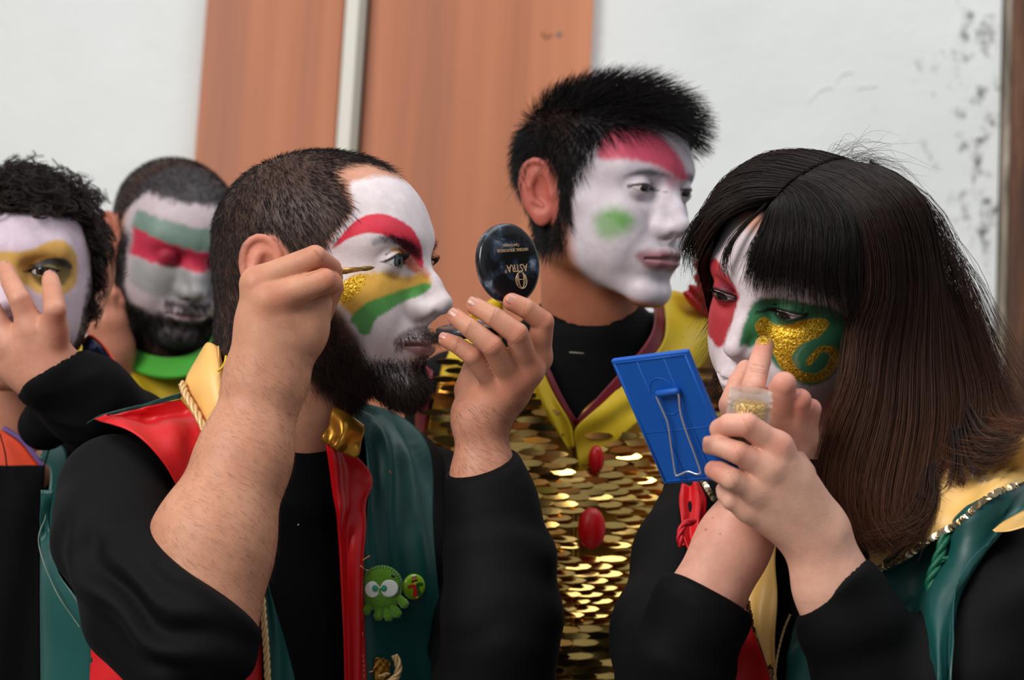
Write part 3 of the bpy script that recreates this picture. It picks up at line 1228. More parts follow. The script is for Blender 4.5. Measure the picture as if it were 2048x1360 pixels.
def lock(groups_pts, n, m, thick, rad, jit, c_root, c_tip, clump=0.0, tgam=1.0, wave=0.0, edge=0.0):
    """long hair: guides (each a list of 3D points, ordered across the lock) -> n strands of m points"""
    G = np.stack([catmull(g, m) for g in groups_pts])        # guides, m, 3
    K = len(G)
    t = RNG.random(n) * (K - 1)
    if clump:
        c = np.round(t * clump) / clump
        t = c + (t - c) * 0.45
    t = np.clip(t, 0, K - 1)
    # interpolate across the guides
    dense = np.stack([catmull(G[:, j], (K - 1) * 24 + 1) for j in range(m)], 1)
    i = np.clip(np.round(t * 24).astype(int), 0, len(dense) - 1)
    S = dense[i]
    # surface normal of the sheet, to give it thickness
    du = np.gradient(dense, axis=0); dv = np.gradient(dense, axis=1)
    nn = np.cross(du, dv); nn /= np.linalg.norm(nn, axis=2, keepdims=True) + 1e-9
    N = nn[i]
    tt = np.linspace(0, 1, m)
    prof = thick(tt) if callable(thick) else np.full(m, thick)
    off = (RNG.random(n) - 0.5)[:, None] * prof[None]
    S = S + N * off[:, :, None]
    ph = RNG.random((n, 1)) * 6.28
    j1 = RNG.normal(size=(n, 1, 3)) * jit * (tt ** 1.2)[None, :, None]
    j2 = np.stack([np.sin(ph + tt[None] * (3 + 2 * RNG.random((n, 1)))), np.cos(ph * 1.7 + tt[None] * 4), np.sin(ph * 2.3 + tt[None] * 3)], 2) * jit * 0.6 * tt[None, :, None]
    S = S + j1 + j2
    if edge:
        cut = 1 - edge * RNG.random(n)
        idx = cut[:, None] * (m - 1) * np.linspace(0, 1, m)[None]
        i0 = np.floor(idx).astype(int).clip(0, m - 2); fr_ = (idx - i0)[:, :, None]
        S = np.take_along_axis(S, i0[:, :, None], 1) * (1 - fr_) + np.take_along_axis(S, (i0 + 1)[:, :, None], 1) * fr_
    rp = rad * (1 - 0.7 * tt ** 2)
    v, q = strands(None, S, rp, 3)
    w = (tt ** tgam)[None, :, None]
    tone = 0.6 + 0.8 * RNG.random((n, 1, 1))
    c = (lin(c_root)[None, None] * (1 - w) + lin(c_tip)[None, None] * w) * tone
    c = np.repeat(c.reshape(n * m, 3), 3, 0)
    return v, q, c


def under_sheet(groups_pts, m, inset, c_root, c_tip, tgam=1.0, trim=0.93, nu=40, centre=None):
    """the mass of hair below the outermost strands"""
    G = np.stack([catmull(g, m) for g in groups_pts])
    mm_ = max(int(m * trim), 3); G = G[:, :mm_]
    D_ = np.stack([catmull(G[:, j], nu) for j in range(mm_)], 1)
    v = D_.reshape(-1, 3); q = grid_faces(nu, mm_)
    n = vnormals(v, q)
    if centre is not None:
        if ((v - centre) * n).sum() < 0: n = -n
    elif n[:, 2].mean() < 0: n = -n
    v = v - n * inset
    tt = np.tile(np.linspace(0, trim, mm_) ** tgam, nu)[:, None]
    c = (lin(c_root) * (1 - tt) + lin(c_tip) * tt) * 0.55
    v2 = v - n * 0.003
    N = len(v)
    return np.concatenate([v, v2]), np.concatenate([q, q[:, ::-1] + N]), np.concatenate([c, c])
# ------------------------------------------------------------------ man holding the compact mirror and the brush
def build_A():
    fr = Frame(1.80)
    T = thing('person', 'bearded man in red and green vest painting his face with a brush', 'person', world(floor_point(fr(560, 1000, 60))))
    H = Head(fr, 641, 565, 69, -1.4, 2.5, 1.03, crown=115, jaw=1.0, nose=1.08, open=1.2)
    skin = (206, 152, 124); skin_r = (186, 118, 94)
    # head and neck
    S = SDF().add(H.sdf)
    S.add(p_cap(fr(592, 690, 5), fr(560, 900, 35), 0.055, 0.062), 0.02)
    S.add(p_cap(fr(690, 740, -5), fr(640, 850, 10), 0.022, 0.018), 0.02)
    S.add(p_cap(fr(540, 590, 20), fr(545, 850, 40), 0.047, 0.056), 0.03)
    lo, hi = bounds([fr(430, 300, 0), fr(905, 960, 0)], 0.01); lo[2] = H.o[2] - 0.13; hi[2] = H.o[2] + 0.12
    hv, hq = mesh_sdf(S, lo, hi, 0.0013)
    # make-up layout: the far half of the face mirrors the near half
    ql = H.loc(hv); qm = ql.copy(); qm[:, 2] = np.abs(qm[:, 2])
    vm = H.o + (qm * H.sc) @ H.R.T
    px = to_px(vm)
    base = skin_tint(hv, skin, skin_r, 45)
    tex = noise3(hv, 320, 4) + 0.6 * noise3(hv, 900, 8)
    white = (222, 212, 214)
    W1 = [(700, 372), (716, 360), (770, 352), (815, 366), (850, 395), (880, 430), (885, 520), (920, 600), (915, 660), (890, 720), (860, 780), (820, 800), (750, 770), (720, 700), (690, 640), (655, 580), (650, 520), (668, 470), (705, 425)]
    red = (214, 30, 60)
    yellow = (214, 164, 48)
    green = (70, 150, 62)
    beard_c = (30, 20, 20)
    layers = [
        (W1, white, 7, 0.97, 0),
        # red sweep over the brow
        ([(664, 497), (690, 462), (714, 440), (742, 428), (775, 430), (805, 443), (828, 462), (842, 490), (846, 515), (846, 536), (836, 532), (822, 512), (800, 492), (770, 472), (738, 466), (705, 474)], red, 2.5, 0.97, 0),
        ([(776, 474), (806, 476), (830, 488), (842, 505), (840, 520), (822, 508), (800, 492)], (70, 16, 40), 5, 0.85, 0),
        ([(742, 482), (762, 474), (792, 480), (790, 488), (764, 486), (748, 492)], (120, 116, 128), 4, 0.6, 0),
        # inner corner of the eye
        ([(798, 498), (818, 508), (836, 530), (846, 542), (834, 548), (818, 540), (808, 522)], (206, 92, 50), 6, 0.85, 0),
        ([(782, 496), (800, 498), (815, 512), (812, 522), (798, 508), (784, 502)], (216, 150, 40), 3, 0.8, 0),
        # yellow cheek band
        ([(680, 580), (700, 556), (735, 545), (770, 545), (810, 552), (846, 546), (862, 556), (858, 572), (835, 578), (800, 590), (760, 600), (730, 615), (712, 632), (690, 620), (676, 605)], yellow, 7, 0.95, 0),
        ([(835, 540), (852, 536), (862, 548), (850, 558)], (206, 110, 50), 5, 0.6, 0),
        # green stripe
        ([(702, 634), (730, 608), (770, 592), (810, 578), (850, 566), (862, 574), (845, 588), (812, 602), (776, 622), (752, 640), (738, 668), (722, 668), (708, 650)], green, 4, 0.95, 0),
        # glitter patch by the brush
        ([(682, 572), (698, 556), (722, 550), (732, 556), (726, 572), (706, 596), (690, 606), (678, 598)], (200, 150, 30), 5, 0.9, 0.95),
        # skin left bare at the temple
        # lips
        ([(795, 688), (820, 680), (850, 686), (868, 692), (862, 706), (838, 712), (812, 700)], (150, 84, 84), 4, 0.75, 0),
        # eye rim
        # beard shadow on the skin
        ([(640, 585), (662, 600), (690, 640), (718, 672), (728, 700), (748, 745), (790, 788), (838, 776), (864, 762), (850, 806), (800, 840), (720, 830), (640, 780), (600, 720), (600, 600)], beard_c, 14, 0.85, 0),
        ([(786, 682), (805, 664), (840, 652), (872, 662), (872, 676), (850, 674), (815, 676), (795, 690)], (90, 66, 66), 6, 0.7, 0),
        ([(838, 712), (862, 716), (868, 750), (855, 780), (832, 750), (836, 730)], beard_c, 7, 0.85, 0),
        # hair-covered scalp
        ([(864, 410), (866, 350), (800, 290), (700, 250), (600, 250), (480, 300), (400, 450), (390, 560), (400, 660), (432, 720), (480, 720), (500, 640), (494, 520), (520, 482), (560, 492), (590, 520), (640, 540), (655, 486), (690, 440), (704, 412), (686, 382), (670, 345), (690, 332), (740, 330), (800, 352), (834, 382), (852, 412)], (24, 18, 18), 7, 0.9, 0),
    ]
    colr = paint(px, base, layers, tex)
    H.line_eyes(hv, colr, (26, 16, 18), 2.0, 0.95, 0.7)
    w = H.ear_mask(ql)[:, None]
    colr[:, :3] = colr[:, :3] * (1 - w) + lin((214, 140, 116)) * w
    # right hand (brush), seen from its back
    W0 = fr(530, 752, -140)
    fing = [
        ([fr(516, 566, -150), fr(630, 514, -150), fr(662, 536, -128), fr(668, 556, -112)], mm(13.5, 9.8, 8.6, 7.6)),
        ([fr(540, 600, -160), fr(648, 562, -158), fr(664, 566, -134), fr(650, 580, -112)], mm(13, 10.5, 9, 8)),
        ([fr(556, 640, -150), fr(638, 604, -134), fr(640, 612, -112), fr(620, 625, -100)], mm(12.5, 10.5, 9, 8)),
        ([fr(572, 680, -140), fr(618, 648, -122), fr(622, 650, -106), fr(610, 660, -98)], mm(11.5, 9.5, 8, 7)),
        ([fr(585, 700, -112), fr(640, 630, -96), fr(668, 575, -100)], mm(14, 10.5, 8.5)),
    ]
    palm = [(W0, fr(516, 572, -148), 0.027, 0.0135), (W0, fr(540, 606, -152), 0.027, 0.015), (W0, fr(560, 646, -150), 0.028, 0.016),
            (fr(545, 745, -136), fr(582, 684, -142), 0.026, 0.016), (fr(560, 735, -125), fr(600, 660, -118), 0.022, 0.02), (fr(535, 650, -138), fr(610, 635, -134), 0.024, 0.020), (fr(545, 690, -138), fr(600, 672, -134), 0.024, 0.02)]
    E0 = fr(392, 1250, -190)
    extra = [(p_ecap(fr(532, 760, -140), fr(488, 915, -155), 0.031, 0.036, 0.85, (0, 0, 1)), 0.014),
             (p_cap(fr(488, 915, -155), fr(425, 1085, -172), 0.0355, 0.0475), 0.02), (p_cap(fr(425, 1085, -172), E0, 0.0475, 0.05), 0.02)]
    hs = hand(fing, palm, extra=extra, k_palm=0.014, k_join=0.009, k_f=0.002)
    lo, hi = bounds([fr(440, 490, -150), fr(690, 490, -150), fr(280, 1320, -190), fr(540, 1320, -190)], 0.01); lo[2] = -1.80 + 0.085; hi[2] = -1.80 + 0.255
    rv, rq = mesh_sdf(hs, lo, hi, 0.0014)
    n = noise3(rv, 140, 2)
    rc = np.ones((len(rv), 4)); rc[:, :3] = skin_tint(rv, (202, 148, 118), (182, 116, 90), 40, 5)
    # left hand (mirror)
    fl = [
        ([fr(1074, 716, -66), fr(1086, 644, -84), fr(1052, 617, -92), fr(1024, 604, -92)], mm(12, 9.6, 8.6, 7.8)),
        ([fr(1056, 742, -80), fr(1034, 668, -108), fr(988, 634, -108), fr(950, 612, -102)], mm(12, 9.8, 8.6, 7.6)),
        ([fr(1028, 762, -84), fr(984, 692, -112), fr(940, 656, -110), fr(912, 634, -102)], mm(11.5, 9.5, 8.4, 7.4)),
        ([fr(1000, 784, -76), fr(946, 712, -100), fr(914, 690, -98), fr(892, 680, -92)], mm(10.5, 8.4, 7.4, 6.5)),
        ([fr(940, 780, -40), fr(958, 715, -20), fr(1000, 640, -38)], mm(14, 11, 9)),
    ]
    WL = fr(962, 842, -62)
    pl = [(WL, fl[0][0][0], 0.0185, 0.0125), (WL, fl[1][0][0], 0.0185, 0.0125), (WL, fl[2][0][0], 0.0185, 0.012), (fr(954, 838, -62), fl[3][0][0], 0.0185, 0.0115), (fr(944, 815, -52), fr(950, 775, -46), 0.0155, 0.0135), (fr(1010, 780, -58), fr(990, 790, -58), 0.02, 0.022)]
    EL = fr(1000, 1400, -90)
    xl = [(p_ecap(fr(963, 850, -62), fr(968, 960, -64), 0.0205, 0.0255, 0.95, (0, 0, 1)), 0.012), (p_cap(fr(968, 960, -64), EL, 0.0255, 0.044), 0.02)]
    hl = hand(fl, pl, extra=xl, k_palm=0.012, k_join=0.007, k_f=0.0016)
    lo, hi = bounds([fr(875, 585, 0), fr(1110, 1100, 0)], 0.012); lo[2] = -1.80 - 0.02; hi[2] = -1.80 + 0.14
    lv, lq = mesh_sdf(hl, lo, hi, 0.0013)
    lc = np.ones((len(lv), 4)); lc[:, :3] = skin_tint(lv, (202, 146, 118), (182, 116, 92), 40, 6)
    lpx = to_px(lv); rpx = to_px(rv)
    blush(lc, lpx, ((1018, 600), (943, 606), (905, 628), (888, 677), (1094, 634), (1040, 664), (988, 688), (948, 706), (1080, 725), (1052, 750), (1026, 768), (1000, 785)), 17, (196, 108, 84), 0.4)
    crease(lc, lpx, [((1052, 602), (1046, 630)), ((990, 618), (980, 646)), ((944, 640), (932, 668)), ((918, 676), (910, 702)), ((1060, 655), (1020, 690)), ((1003, 682), (968, 706))], 1.2, (150, 86, 66), 0.45)
    blush(rc, rpx, ((630, 505), (660, 555), (510, 555), (672, 545), (560, 600)), 26, (194, 112, 88), 0.35)
    crease(rc, rpx, [((612, 552), (656, 534)), ((638, 590), (672, 568)), ((628, 500), (646, 520))], 1.6, (146, 84, 64), 0.5)
    # torso (hidden under the clothes)
    Rt = rot_head(40, 0, 0)
    sh_r = fr(240, 968, -95); sh_l = fr(800, 955, 150)
    TS = SDF()
    TS.add(p_ell(fr(530, 1260, 60), (0.108, 0.195, 0.165), Rt))
    TS.add(p_ell(fr(540, 1650, 70), (0.105, 0.2, 0.15), Rt), 0.06)
    TS.add(p_cap(fr(565, 900, 30), fr(555, 970, 35), 0.052, 0.07), 0.04)
    TS.add(p_cap(fr(500, 935, 15), sh_r, 0.046, 0.046), 0.05)
    TS.add(p_cap(fr(620, 905, 55), sh_l, 0.05, 0.05), 0.06)
    TS.add(p_chain([fr(250, 1060, 10), fr(205, 1180, 10), fr(195, 1460, 15)], mm(45, 52, 55), 0.03), 0.05)
    TS.add(p_chain([fr(730, 980, 110), fr(755, 1120, 90), fr(765, 1400, 90)], mm(58, 66, 66), 0.03), 0.05)
    lo, hi = bounds([fr(120, 800, 0), fr(900, 1900, 0)], 0.03); lo[2] = -2.12; hi[2] = -1.58
    tv, tq = mesh_sdf(lambda X: TS(X) + 0.011, lo, hi, 0.008)
    tc = np.ones((len(tv), 4)); tc[:, :3] = lin(skin)
    bv, bq, bc = merge([(hv, hq, colr), (rv, rq, rc), (lv, lq, lc), (tv, tq, tc)])
    body = mesh_obj('body', bv, bq, M['skin'], T, True, col=bc)
    H.eyes(T, (78, 88, 88), gaze=(1, -0.02, 0.22))
    # nails of the mirror hand
    for i, up in ((0, (-0.15, 0.35, 0.9)), (1, (-0.25, 0.55, 0.75)), (2, (-0.3, 0.5, 0.75)), (3, (-0.3, 0.6, 0.7))):
        a, b = fl[i][0][2], fl[i][0][3]
        nail('fingernail', a, b, np.array(up), mm(9, 9.5, 9, 7.5)[i], mm(10.5, 11, 10, 8.5)[i], T, r=fl[i][1][3])
    # hair
    pxh = px
    hairpoly = catmull([(864, 405), (866, 350), (800, 290), (700, 250), (600, 250), (480, 300), (400, 450), (390, 560), (400, 660), (430, 730), (490, 740), (505, 640), (498, 520), (530, 478), (575, 488), (600, 520), (640, 548), (657, 490), (690, 442), (706, 412), (688, 382), (674, 345), (690, 330), (740, 328), (800, 350), (836, 380), (853, 408)], 160, True)
    dh = poly_sd(hairpoly, px) + tex * 6
    earz = H.ear_mask(ql) > 0.3
    wt = 1 - sstep(-9, 3, dh); wt[earz] = 0; wt[ql[:, 1] < -75] = 0
    p, nn = sample_surface(hv, hq, 17000, wt)
    comb = np.broadcast_to(H.dirv(0.35, -0.75, 0.0), p.shape)
    pl_ = H.loc(p)
    front = sstep(-20, 70, pl_[:, 0])[:, None] * sstep(40, 90, pl_[:, 1])[:, None]
    comb = comb * (1 - front) + H.dirv(0.9, 0.1, 0.2) * front
    fur('hair', T, p, nn, 0.006 + 0.003 * RNG.random(len(p)) + 0.003 * front[:, 0], 0.00026, (31, 23, 22), comb, 0.3, jit=0.22)
    # beard
    beard = catmull([(640, 585), (664, 604), (690, 644), (715, 676), (730, 705), (745, 742), (790, 788), (838, 776), (866, 762), (852, 806), (800, 845), (720, 840), (640, 790), (590, 720), (590, 600)], 120, True)
    mous = catmull([(788, 684), (805, 666), (840, 654), (874, 662), (874, 676), (850, 676), (815, 678), (797, 690)], 60, True)
    gt = catmull([(840, 712), (862, 716), (870, 750), (855, 780), (832, 752), (836, 730)], 60, True)
    lower = poly_sd(beard, px) + tex * 4
    sharp = np.minimum(poly_sd(gt, px), poly_sd(mous, px)) + tex * 2
    wb = (1 - sstep(-26, 4, lower)) ** 1.3
    wb = np.maximum(wb, 0.75 * (1 - sstep(-5, 3, sharp)))
    wb *= (ql[:, 1] < 5)
    # under the jaw as well
    und = sstep(-60, -70, ql[:, 1]) * sstep(20, 36, ql[:, 0]) * sstep(-112, -100, ql[:, 1])
    p, nn = sample_surface(hv, hq, 12500, np.maximum(wb, und))
    pl_ = H.loc(p)
    comb = np.broadcast_to(H.dirv(0.35, -0.9, 0.0), p.shape)
    ln = 0.006 + 0.005 * sstep(-40, -95, pl_[:, 1]) + 0.003 * RNG.random(len(p))
    fur('beard', T, p, nn, ln, 0.0002, (58, 43, 40), comb, 0.36, curl=0.0008, jit=0.5)
    # eyebrow and lashes
    bro = catmull([(770, 474), (806, 478), (832, 492), (842, 508), (838, 516), (820, 506), (798, 490), (772, 482)], 60, True)
    p, nn = sample_surface(hv, hq, 420, 1 - sstep(-3, 2, poly_sd(bro, px)))
    fur('eyebrow', T, p, nn, 0.007, 0.00016, (30, 16, 22), np.broadcast_to(H.dirv(-0.3, 0.3, 0.75), p.shape), 0.35, jit=0.3)
    for sd in (1, -1):
        e = np.linspace(-0.95, 0.95, 46)
        pts = []
        for x in e:
            up = 5.4 * 0.92 * (1 - abs(x + 0.12) ** 2.2)
            s = 32 + 14 * x
            u = 16.2 + 1.2 * x + up
            rr = max(13.6 ** 2 - (s - 32) ** 2 * 0.88 - (u - 17) ** 2, 4) ** 0.5
            b = np.array([79 + rr, u, s * sd])
            k = np.array([b, b + [2.6, 1.0, 0.6 * x * sd], b + [4.4, 2.6, 1.2 * x * sd], b + [5.4, 5.0, 1.8 * x * sd]])
            pts.append(H.o + (k * H.sc) @ H.R.T)
        pts = np.array(pts)
        v, q = strands(None, pts, np.array(mm(0.17, 0.15, 0.11, 0.05)))
        tag(mesh_obj('eyelashes', v, q, M['hair'], T, True, col=np.tile(lin((14, 10, 10)), (len(v), 1))), kind='stuff')
    # fine hair on the forearms
    for (v, q, top, bot, nn_) in ((rv, rq, 700, 1235, 3600), (lv, lq, 800, 945, 1100)):
        pp = to_px(v)
        wt = ((pp[:, 1] > top) & (pp[:, 1] < bot)).astype(float) * (v[:, 2] > np.median(v[:, 2]) - 0.03)
        p, nn = sample_surface(v, q, nn_, wt)
        ax = unit(fr(560, 760) - fr(420, 1100)) if top == 700 else np.array([0.35, 0.9, 0.0])
        side = np.array([0.75, -0.35, 0]) if top == 700 else np.array([0.8, -0.4, 0.1])
        comb = np.broadcast_to(ax * 0.15 + side * 0.75 - np.array([0, .35, 0]), p.shape)
        fur('arm_hair', T, p, nn, 0.006 + 0.005 * RNG.random(len(p)), 0.00007, (86, 58, 44), comb, 0.16, jit=0.4)
    # ---------------- clothes
    # shirt body and sleeves
    up_r = [fr(232, 960, -100), fr(250, 1080, -150), fr(320, 1230, -190), fr(395, 1330, -200)]
    SH = SDF()
    SH.add(lambda X: TS(X) + 0.004)
    lo, hi = bounds([fr(60, 820, 0), fr(920, 1900, 0)], 0.03); lo[2] = -2.14; hi[2] = -1.50; lo_t, hi_t = lo, hi
    neckcut = SDF().add(p_cap(fr(590, 700, -10), fr(606, 766, -10), 0.055, 0.052))
    sv, sq = mesh_sdf(lambda X: smax(SH(X), -neckcut(X), 0.004), lo, hi, 0.005)
    # right forearm sleeve, pushed up to the elbow
    cuffn = unit(fr(540, 1100, -170) - fr(392, 1330, -190)); cuffc = fr(394, 1170, -175)
    # cuff line runs from (290,1092) to (495,1250)
    cdir = unit(fr(495, 1250, -180) - fr(290, 1092, -180)); cn = unit(np.cross(cdir, [0.0, 0.0, 1.0]));
    if cn[1] < 0: cn = -cn
    cn = unit(cn + np.array([0, 0, -0.25]))
    FS = SDF().add(p_chain([fr(430, 1080, -172), fr(394, 1200, -192), fr(378, 1266, -198)], mm(50.5, 52, 52), 0.02)).cut(p_plane(fr(392, 1171, -180), cn), 0.006)
    ua = p_chain([fr(232, 985, -95), fr(228, 1075, -140), fr(282, 1195, -180), fr(372, 1268, -198)], mm(50, 50, 50, 51), 0.015)
    RS = SDF()
    RS.add(ua)
    RS.add(FS, 0.02)
    lo, hi = bounds([fr(60, 820, 0), fr(540, 1520, 0)], 0.02); lo[2] = -1.80 - 0.02; hi[2] = -1.80 + 0.30
    av, aq = mesh_sdf(RS, lo, hi, 0.0035)
    # creases gathered at the elbow
    an = vnormals(av, aq); ap = to_px(av)
    ra = np.hypot(ap[:, 0] - 440, ap[:, 1] - 1010)
    wv = np.sin(ra / 15.0 + 2.2 * noise3(av, 22, 3) + 0.6 * np.sin(ra / 37)) * 0.0048 * sstep(60, 180, ra) * (0.35 + 0.65 * sstep(950, 1050, ap[:, 1])) * (1 - 0.6 * sstep(380, 520, ra))
    wv = wv * (0.5 + 0.5 * noise3(av, 14, 9)) * 1.6
    fade = sstep(0.0, 0.03, -((av - fr(392, 1171, -180)) @ cn))
    av = av + an * (wv * fade)[:, None]
    # left sleeve
    LS = SDF()
    LS.add(p_chain([fr(966, 915, -63), fr(984, 1010, -66), fr(1000, 1130, -76), fr(1004, 1250, -88), fr(985, 1400, -80)], mm(30.5, 36, 45, 48, 50), 0.02))
    LS.add(p_chain([fr(985, 1400, -60), fr(965, 1250, 60), fr(915, 1060, 150), fr(866, 978, 165)], mm(52, 48, 42, 42), 0.03), 0.02)
    ln_ = unit(np.array([-0.28, 1.0, 0.30])); 
    LS.cut(p_plane(fr(966, 922, -63), ln_), 0.006)
    lo, hi = bounds([fr(800, 860, 0), fr(1130, 1560, 0)], 0.03); lo[2] = -2.06; hi[2] = -1.80 + 0.16
    lsv, lsq = mesh_sdf(LS, lo, hi, 0.004)
    ln2 = vnormals(lsv, lsq); lp = to_px(lsv)
    wv = np.sin((lp[:, 1] - 0.25 * lp[:, 0]) / 19.0 + 6 * noise3(lsv, 16, 4)) * 0.0013 * sstep(960, 1120, lp[:, 1]) * (0.5 + 0.5 * noise3(lsv, 12, 8)) * 1.5
    lsv = lsv + ln2 * wv[:, None]
    v, q = merge([(sv, sq), (av, aq), (lsv, lsq)])
    mesh_obj('shirt', v, q, M['black'], T)
    legs(T, fr(540, 1900, 70), 0.16, M['black2'])
    dv, dq = mesh_sdf(lambda X: TS(X) - 0.003, lo_t, hi_t, 0.008)
    D = Draper([(dv, dq)])
    uv, uq = mesh_sdf(lambda X: smin(ua(X), TS(X) - 0.003, 0.03), lo_t, hi_t, 0.008)
    DS = Draper([(uv, uq)])
    # vest: red front on his right side
    fold1 = lambda u, v: 0.002 * np.sin(v * 16 + u * 5) * np.sin(u * 3.1) + 0.0015 * np.sin(u * 11 + v * 7)
    drape(DS, 'vest_red_front', [(188, 838), (268, 868), (330, 925), (366, 985), (400, 1060)],
          [(362, 798), (392, 838), (420, 880), (455, 965), (480, 1060)], 9, 40, 50, M['red'], T, fold1, mid=12)
    drape(D, 'vest_red_skirt', [(330, 1040), (230, 1140), (180, 1240), (180, 1300), (178, 1360), (178, 1470)],
          [(475, 1040), (500, 1140), (516, 1220), (522, 1290), (525, 1360), (525, 1470)], 12, 40, 40, M['red'], T, fold1, mid=14)
    # green yoke over the shoulder and the green back
    drape(DS, 'vest_yoke', [(172, 848), (190, 838), (215, 832), (250, 824), (300, 811), (360, 797)], [(178, 843), (196, 832), (226, 824), (268, 813), (312, 801), (368, 784)], 10, 8, 30, M['green'], T, None, mid=2)
    drape(D, 'vest_green_back', [(82, 980), (80, 1040), (80, 1100), (80, 1240), (82, 1470)], [(106, 980), (100, 1050), (114, 1140), (178, 1250), (186, 1470)], 10, 10, 30, M['green'], T, None, mid=5)
    D2 = Draper([(sv, sq)])
    stp = [D.at(x, y, 13) for x, y in ((96, 985), (92, 1030), (102, 1100), (130, 1180), (176, 1250))]
    rope('armhole_stitching', stp, 0.0007, M['seam'], T, 80)
    # standing gold collar, his right half
    rails = [[fr(399, 706, -36), fr(370, 764, -52), fr(392, 808, -66), fr(414, 868, -80)],
             [fr(414, 685, -50), fr(404, 752, -70), fr(410, 800, -78), fr(424, 850, -86)],
             [fr(434, 692, -54), fr(438, 745, -74), fr(440, 795, -84), fr(440, 840, -90)],
             [fr(440, 700, -40), fr(452, 765, -62), fr(456, 800, -72), fr(452, 850, -80)]]
    v, q = loft(rails, 24, 30, 0.0016)
    mesh_obj('collar', v, q, M['gold'], T)
    # inside of the collar round the nape
    rails = [[fr(434, 692, -54), fr(436, 740, -70), fr(446, 790, -72)], [fr(430, 700, -10), fr(432, 750, -10), fr(440, 800, -10)], [fr(445, 712, 40), fr(445, 760, 45), fr(450, 810, 45)]]
    v, q = loft(rails, 16, 12, 0.0016)
    mesh_obj('collar_lining', v, q, M['gold'], T)
    rope('collar_cord', [fr(364, 766, -58), fr(372, 790, -66), fr(392, 824, -78), fr(415, 872, -92)], 0.0034, M['rope'], T, 90, 3)
    yt = [fr(452, 712, -66), fr(450, 724, -72), fr(444, 735, -78), fr(436, 742, -82)]
    v, f = tube(catmull(yt, 16), 0.0011, 6); mesh_obj('gold_thread', v, f, M['yellow'], T)
    # red satin lapel
    fold2 = lambda u, v: 0.0045 * np.sin(u * 7.5 + v * 4.5) * sstep(0, 0.1, u) * sstep(0, .1, 1 - u) + 0.0025 * np.sin(v * 24 + u * 4) * np.exp(-((v - 0.3) / 0.12) ** 2)
    drape(D, 'vest_red_lapel', [(650, 880), (662, 960), (674, 1050), (680, 1150), (686, 1260), (690, 1360), (692, 1470)],
          [(712, 914), (742, 952), (736, 1000), (729, 1080), (728, 1200), (731, 1300), (733, 1360), (733, 1470)], 22, 36, 80, M['red_shine'], T, fold2, mid=2, bulge=0.006)
    lapel = drape.last
    # green satin front on his left side, falling in vertical folds
    fold3 = lambda u, v: 0.0058 * np.sin(u * 17 + 2.4 * np.sin(v * 5.0) + 1.2 * v) * sstep(0.08, 0.35, v) * (0.55 + 0.45 * np.sin(v * 4 + 1)) + 0.003 * np.sin(u * 9 - v * 9)
    drape(D, 'vest_green_front', [(694, 812), (728, 858), (738, 950), (726, 1080), (722, 1200), (724, 1360), (724, 1470)],
          [(716, 806), (790, 832), (842, 880), (866, 950), (872, 1050), (878, 1200), (882, 1360), (884, 1470)], 15, 64, 90, M['green'], T, fold3, mid=14)
    green_grid = drape.last
    # gold collar, his left half
    rails = [[fr(668, 812, -28), fr(656, 850, -36), fr(646, 884, -42)], [fr(696, 826, -34), fr(686, 868, -50), fr(676, 902, -50)], [fr(728, 850, -26), fr(724, 884, -40), fr(711, 916, -42)]]
    v, q = loft(rails, 26, 22, 0.0016, lambda u, v: 0.003 * np.sin(u * 12 + v * 3) * sstep(0.3, 1, v) + 0.0015 * np.sin(v * 9))
    mesh_obj('collar', v, q, M['goldlame'], T)
    rails = [[fr(668, 812, -28), fr(690, 815, -20), fr(716, 835, -10)], [fr(640, 838, 0), fr(660, 845, 10), fr(690, 860, 20)]]
    # stitches along the lapel edge
    stc = lapel[-2] + np.array([-0.001, 0, 0.0012])
    SV = []; SF = []; o = 0
    for i in range(8, 78, 2):
        if RNG.random() < 0.3: continue
        v, f = tube([stc[i], stc[i + 1]], 0.0006, 5); SV.append(v); SF += [tuple(k + o for k in x) for x in f]; o += len(v)
    for a, b in (((699, 1121), (713, 1112)), ((693, 1131), (703, 1138)), ((706, 1140), (711, 1141)), ((736, 950), (742, 958)), ((705, 1337), (716, 1334)), ((716, 1330), (722, 1322))):
        v, f = tube([D.at(a[0], a[1], 27), D.at(b[0], b[1], 27)], 0.0006, 5); SV.append(v); SF += [tuple(k + o for k in x) for x in f]; o += len(v)
    M['thread'] = mat_plain('orange_thread', (226, 150, 84), 0.6)
    tag(mesh_obj('stitching', np.concatenate(SV), SF, M['thread'], T), kind='stuff')
    # turned-back facing inside the opening, with its gold cord
    drape(D, 'vest_green_facing', [(528, 1160), (526, 1220), (528, 1290), (532, 1360), (534, 1470)], [(533, 1165), (552, 1220), (574, 1290), (590, 1360), (600, 1470)], 15, 14, 30, M['green'], T, lambda u, v: 0.002 * np.sin(u * 8 + v * 6), mid=1)
    rope('front_cord', [D.at(x, y, 17) for x, y in ((514, 1196), (518, 1240), (521, 1290), (524, 1340), (526, 1400))], 0.0030, M['rope'], T, 90, 3)
    # gold patch pocket low on the green side
    rails = [[D.at(728, 1312, 18), D.at(745, 1312, 20), D.at(762, 1318, 18)], [D.at(728, 1340, 18), D.at(748, 1340, 20), D.at(760, 1342, 18)], [D.at(730, 1400, 18), D.at(745, 1400, 20), D.at(755, 1400, 18)]]
    v, q = loft(rails, 18, 18, 0.0015, lambda u, v: 0.0012 * np.sin(u * 20) * np.cos(v * 17))
    mesh_obj('gold_pocket', v, q, M['goldlame'], T)
    rope('pocket_cord', [D.at(764, 1304, 24), D.at(769, 1326, 26), D.at(764, 1346, 26), D.at(745, 1360, 26), D.at(728, 1376, 26)], 0.0034, M['rope'], T, 90, 3)
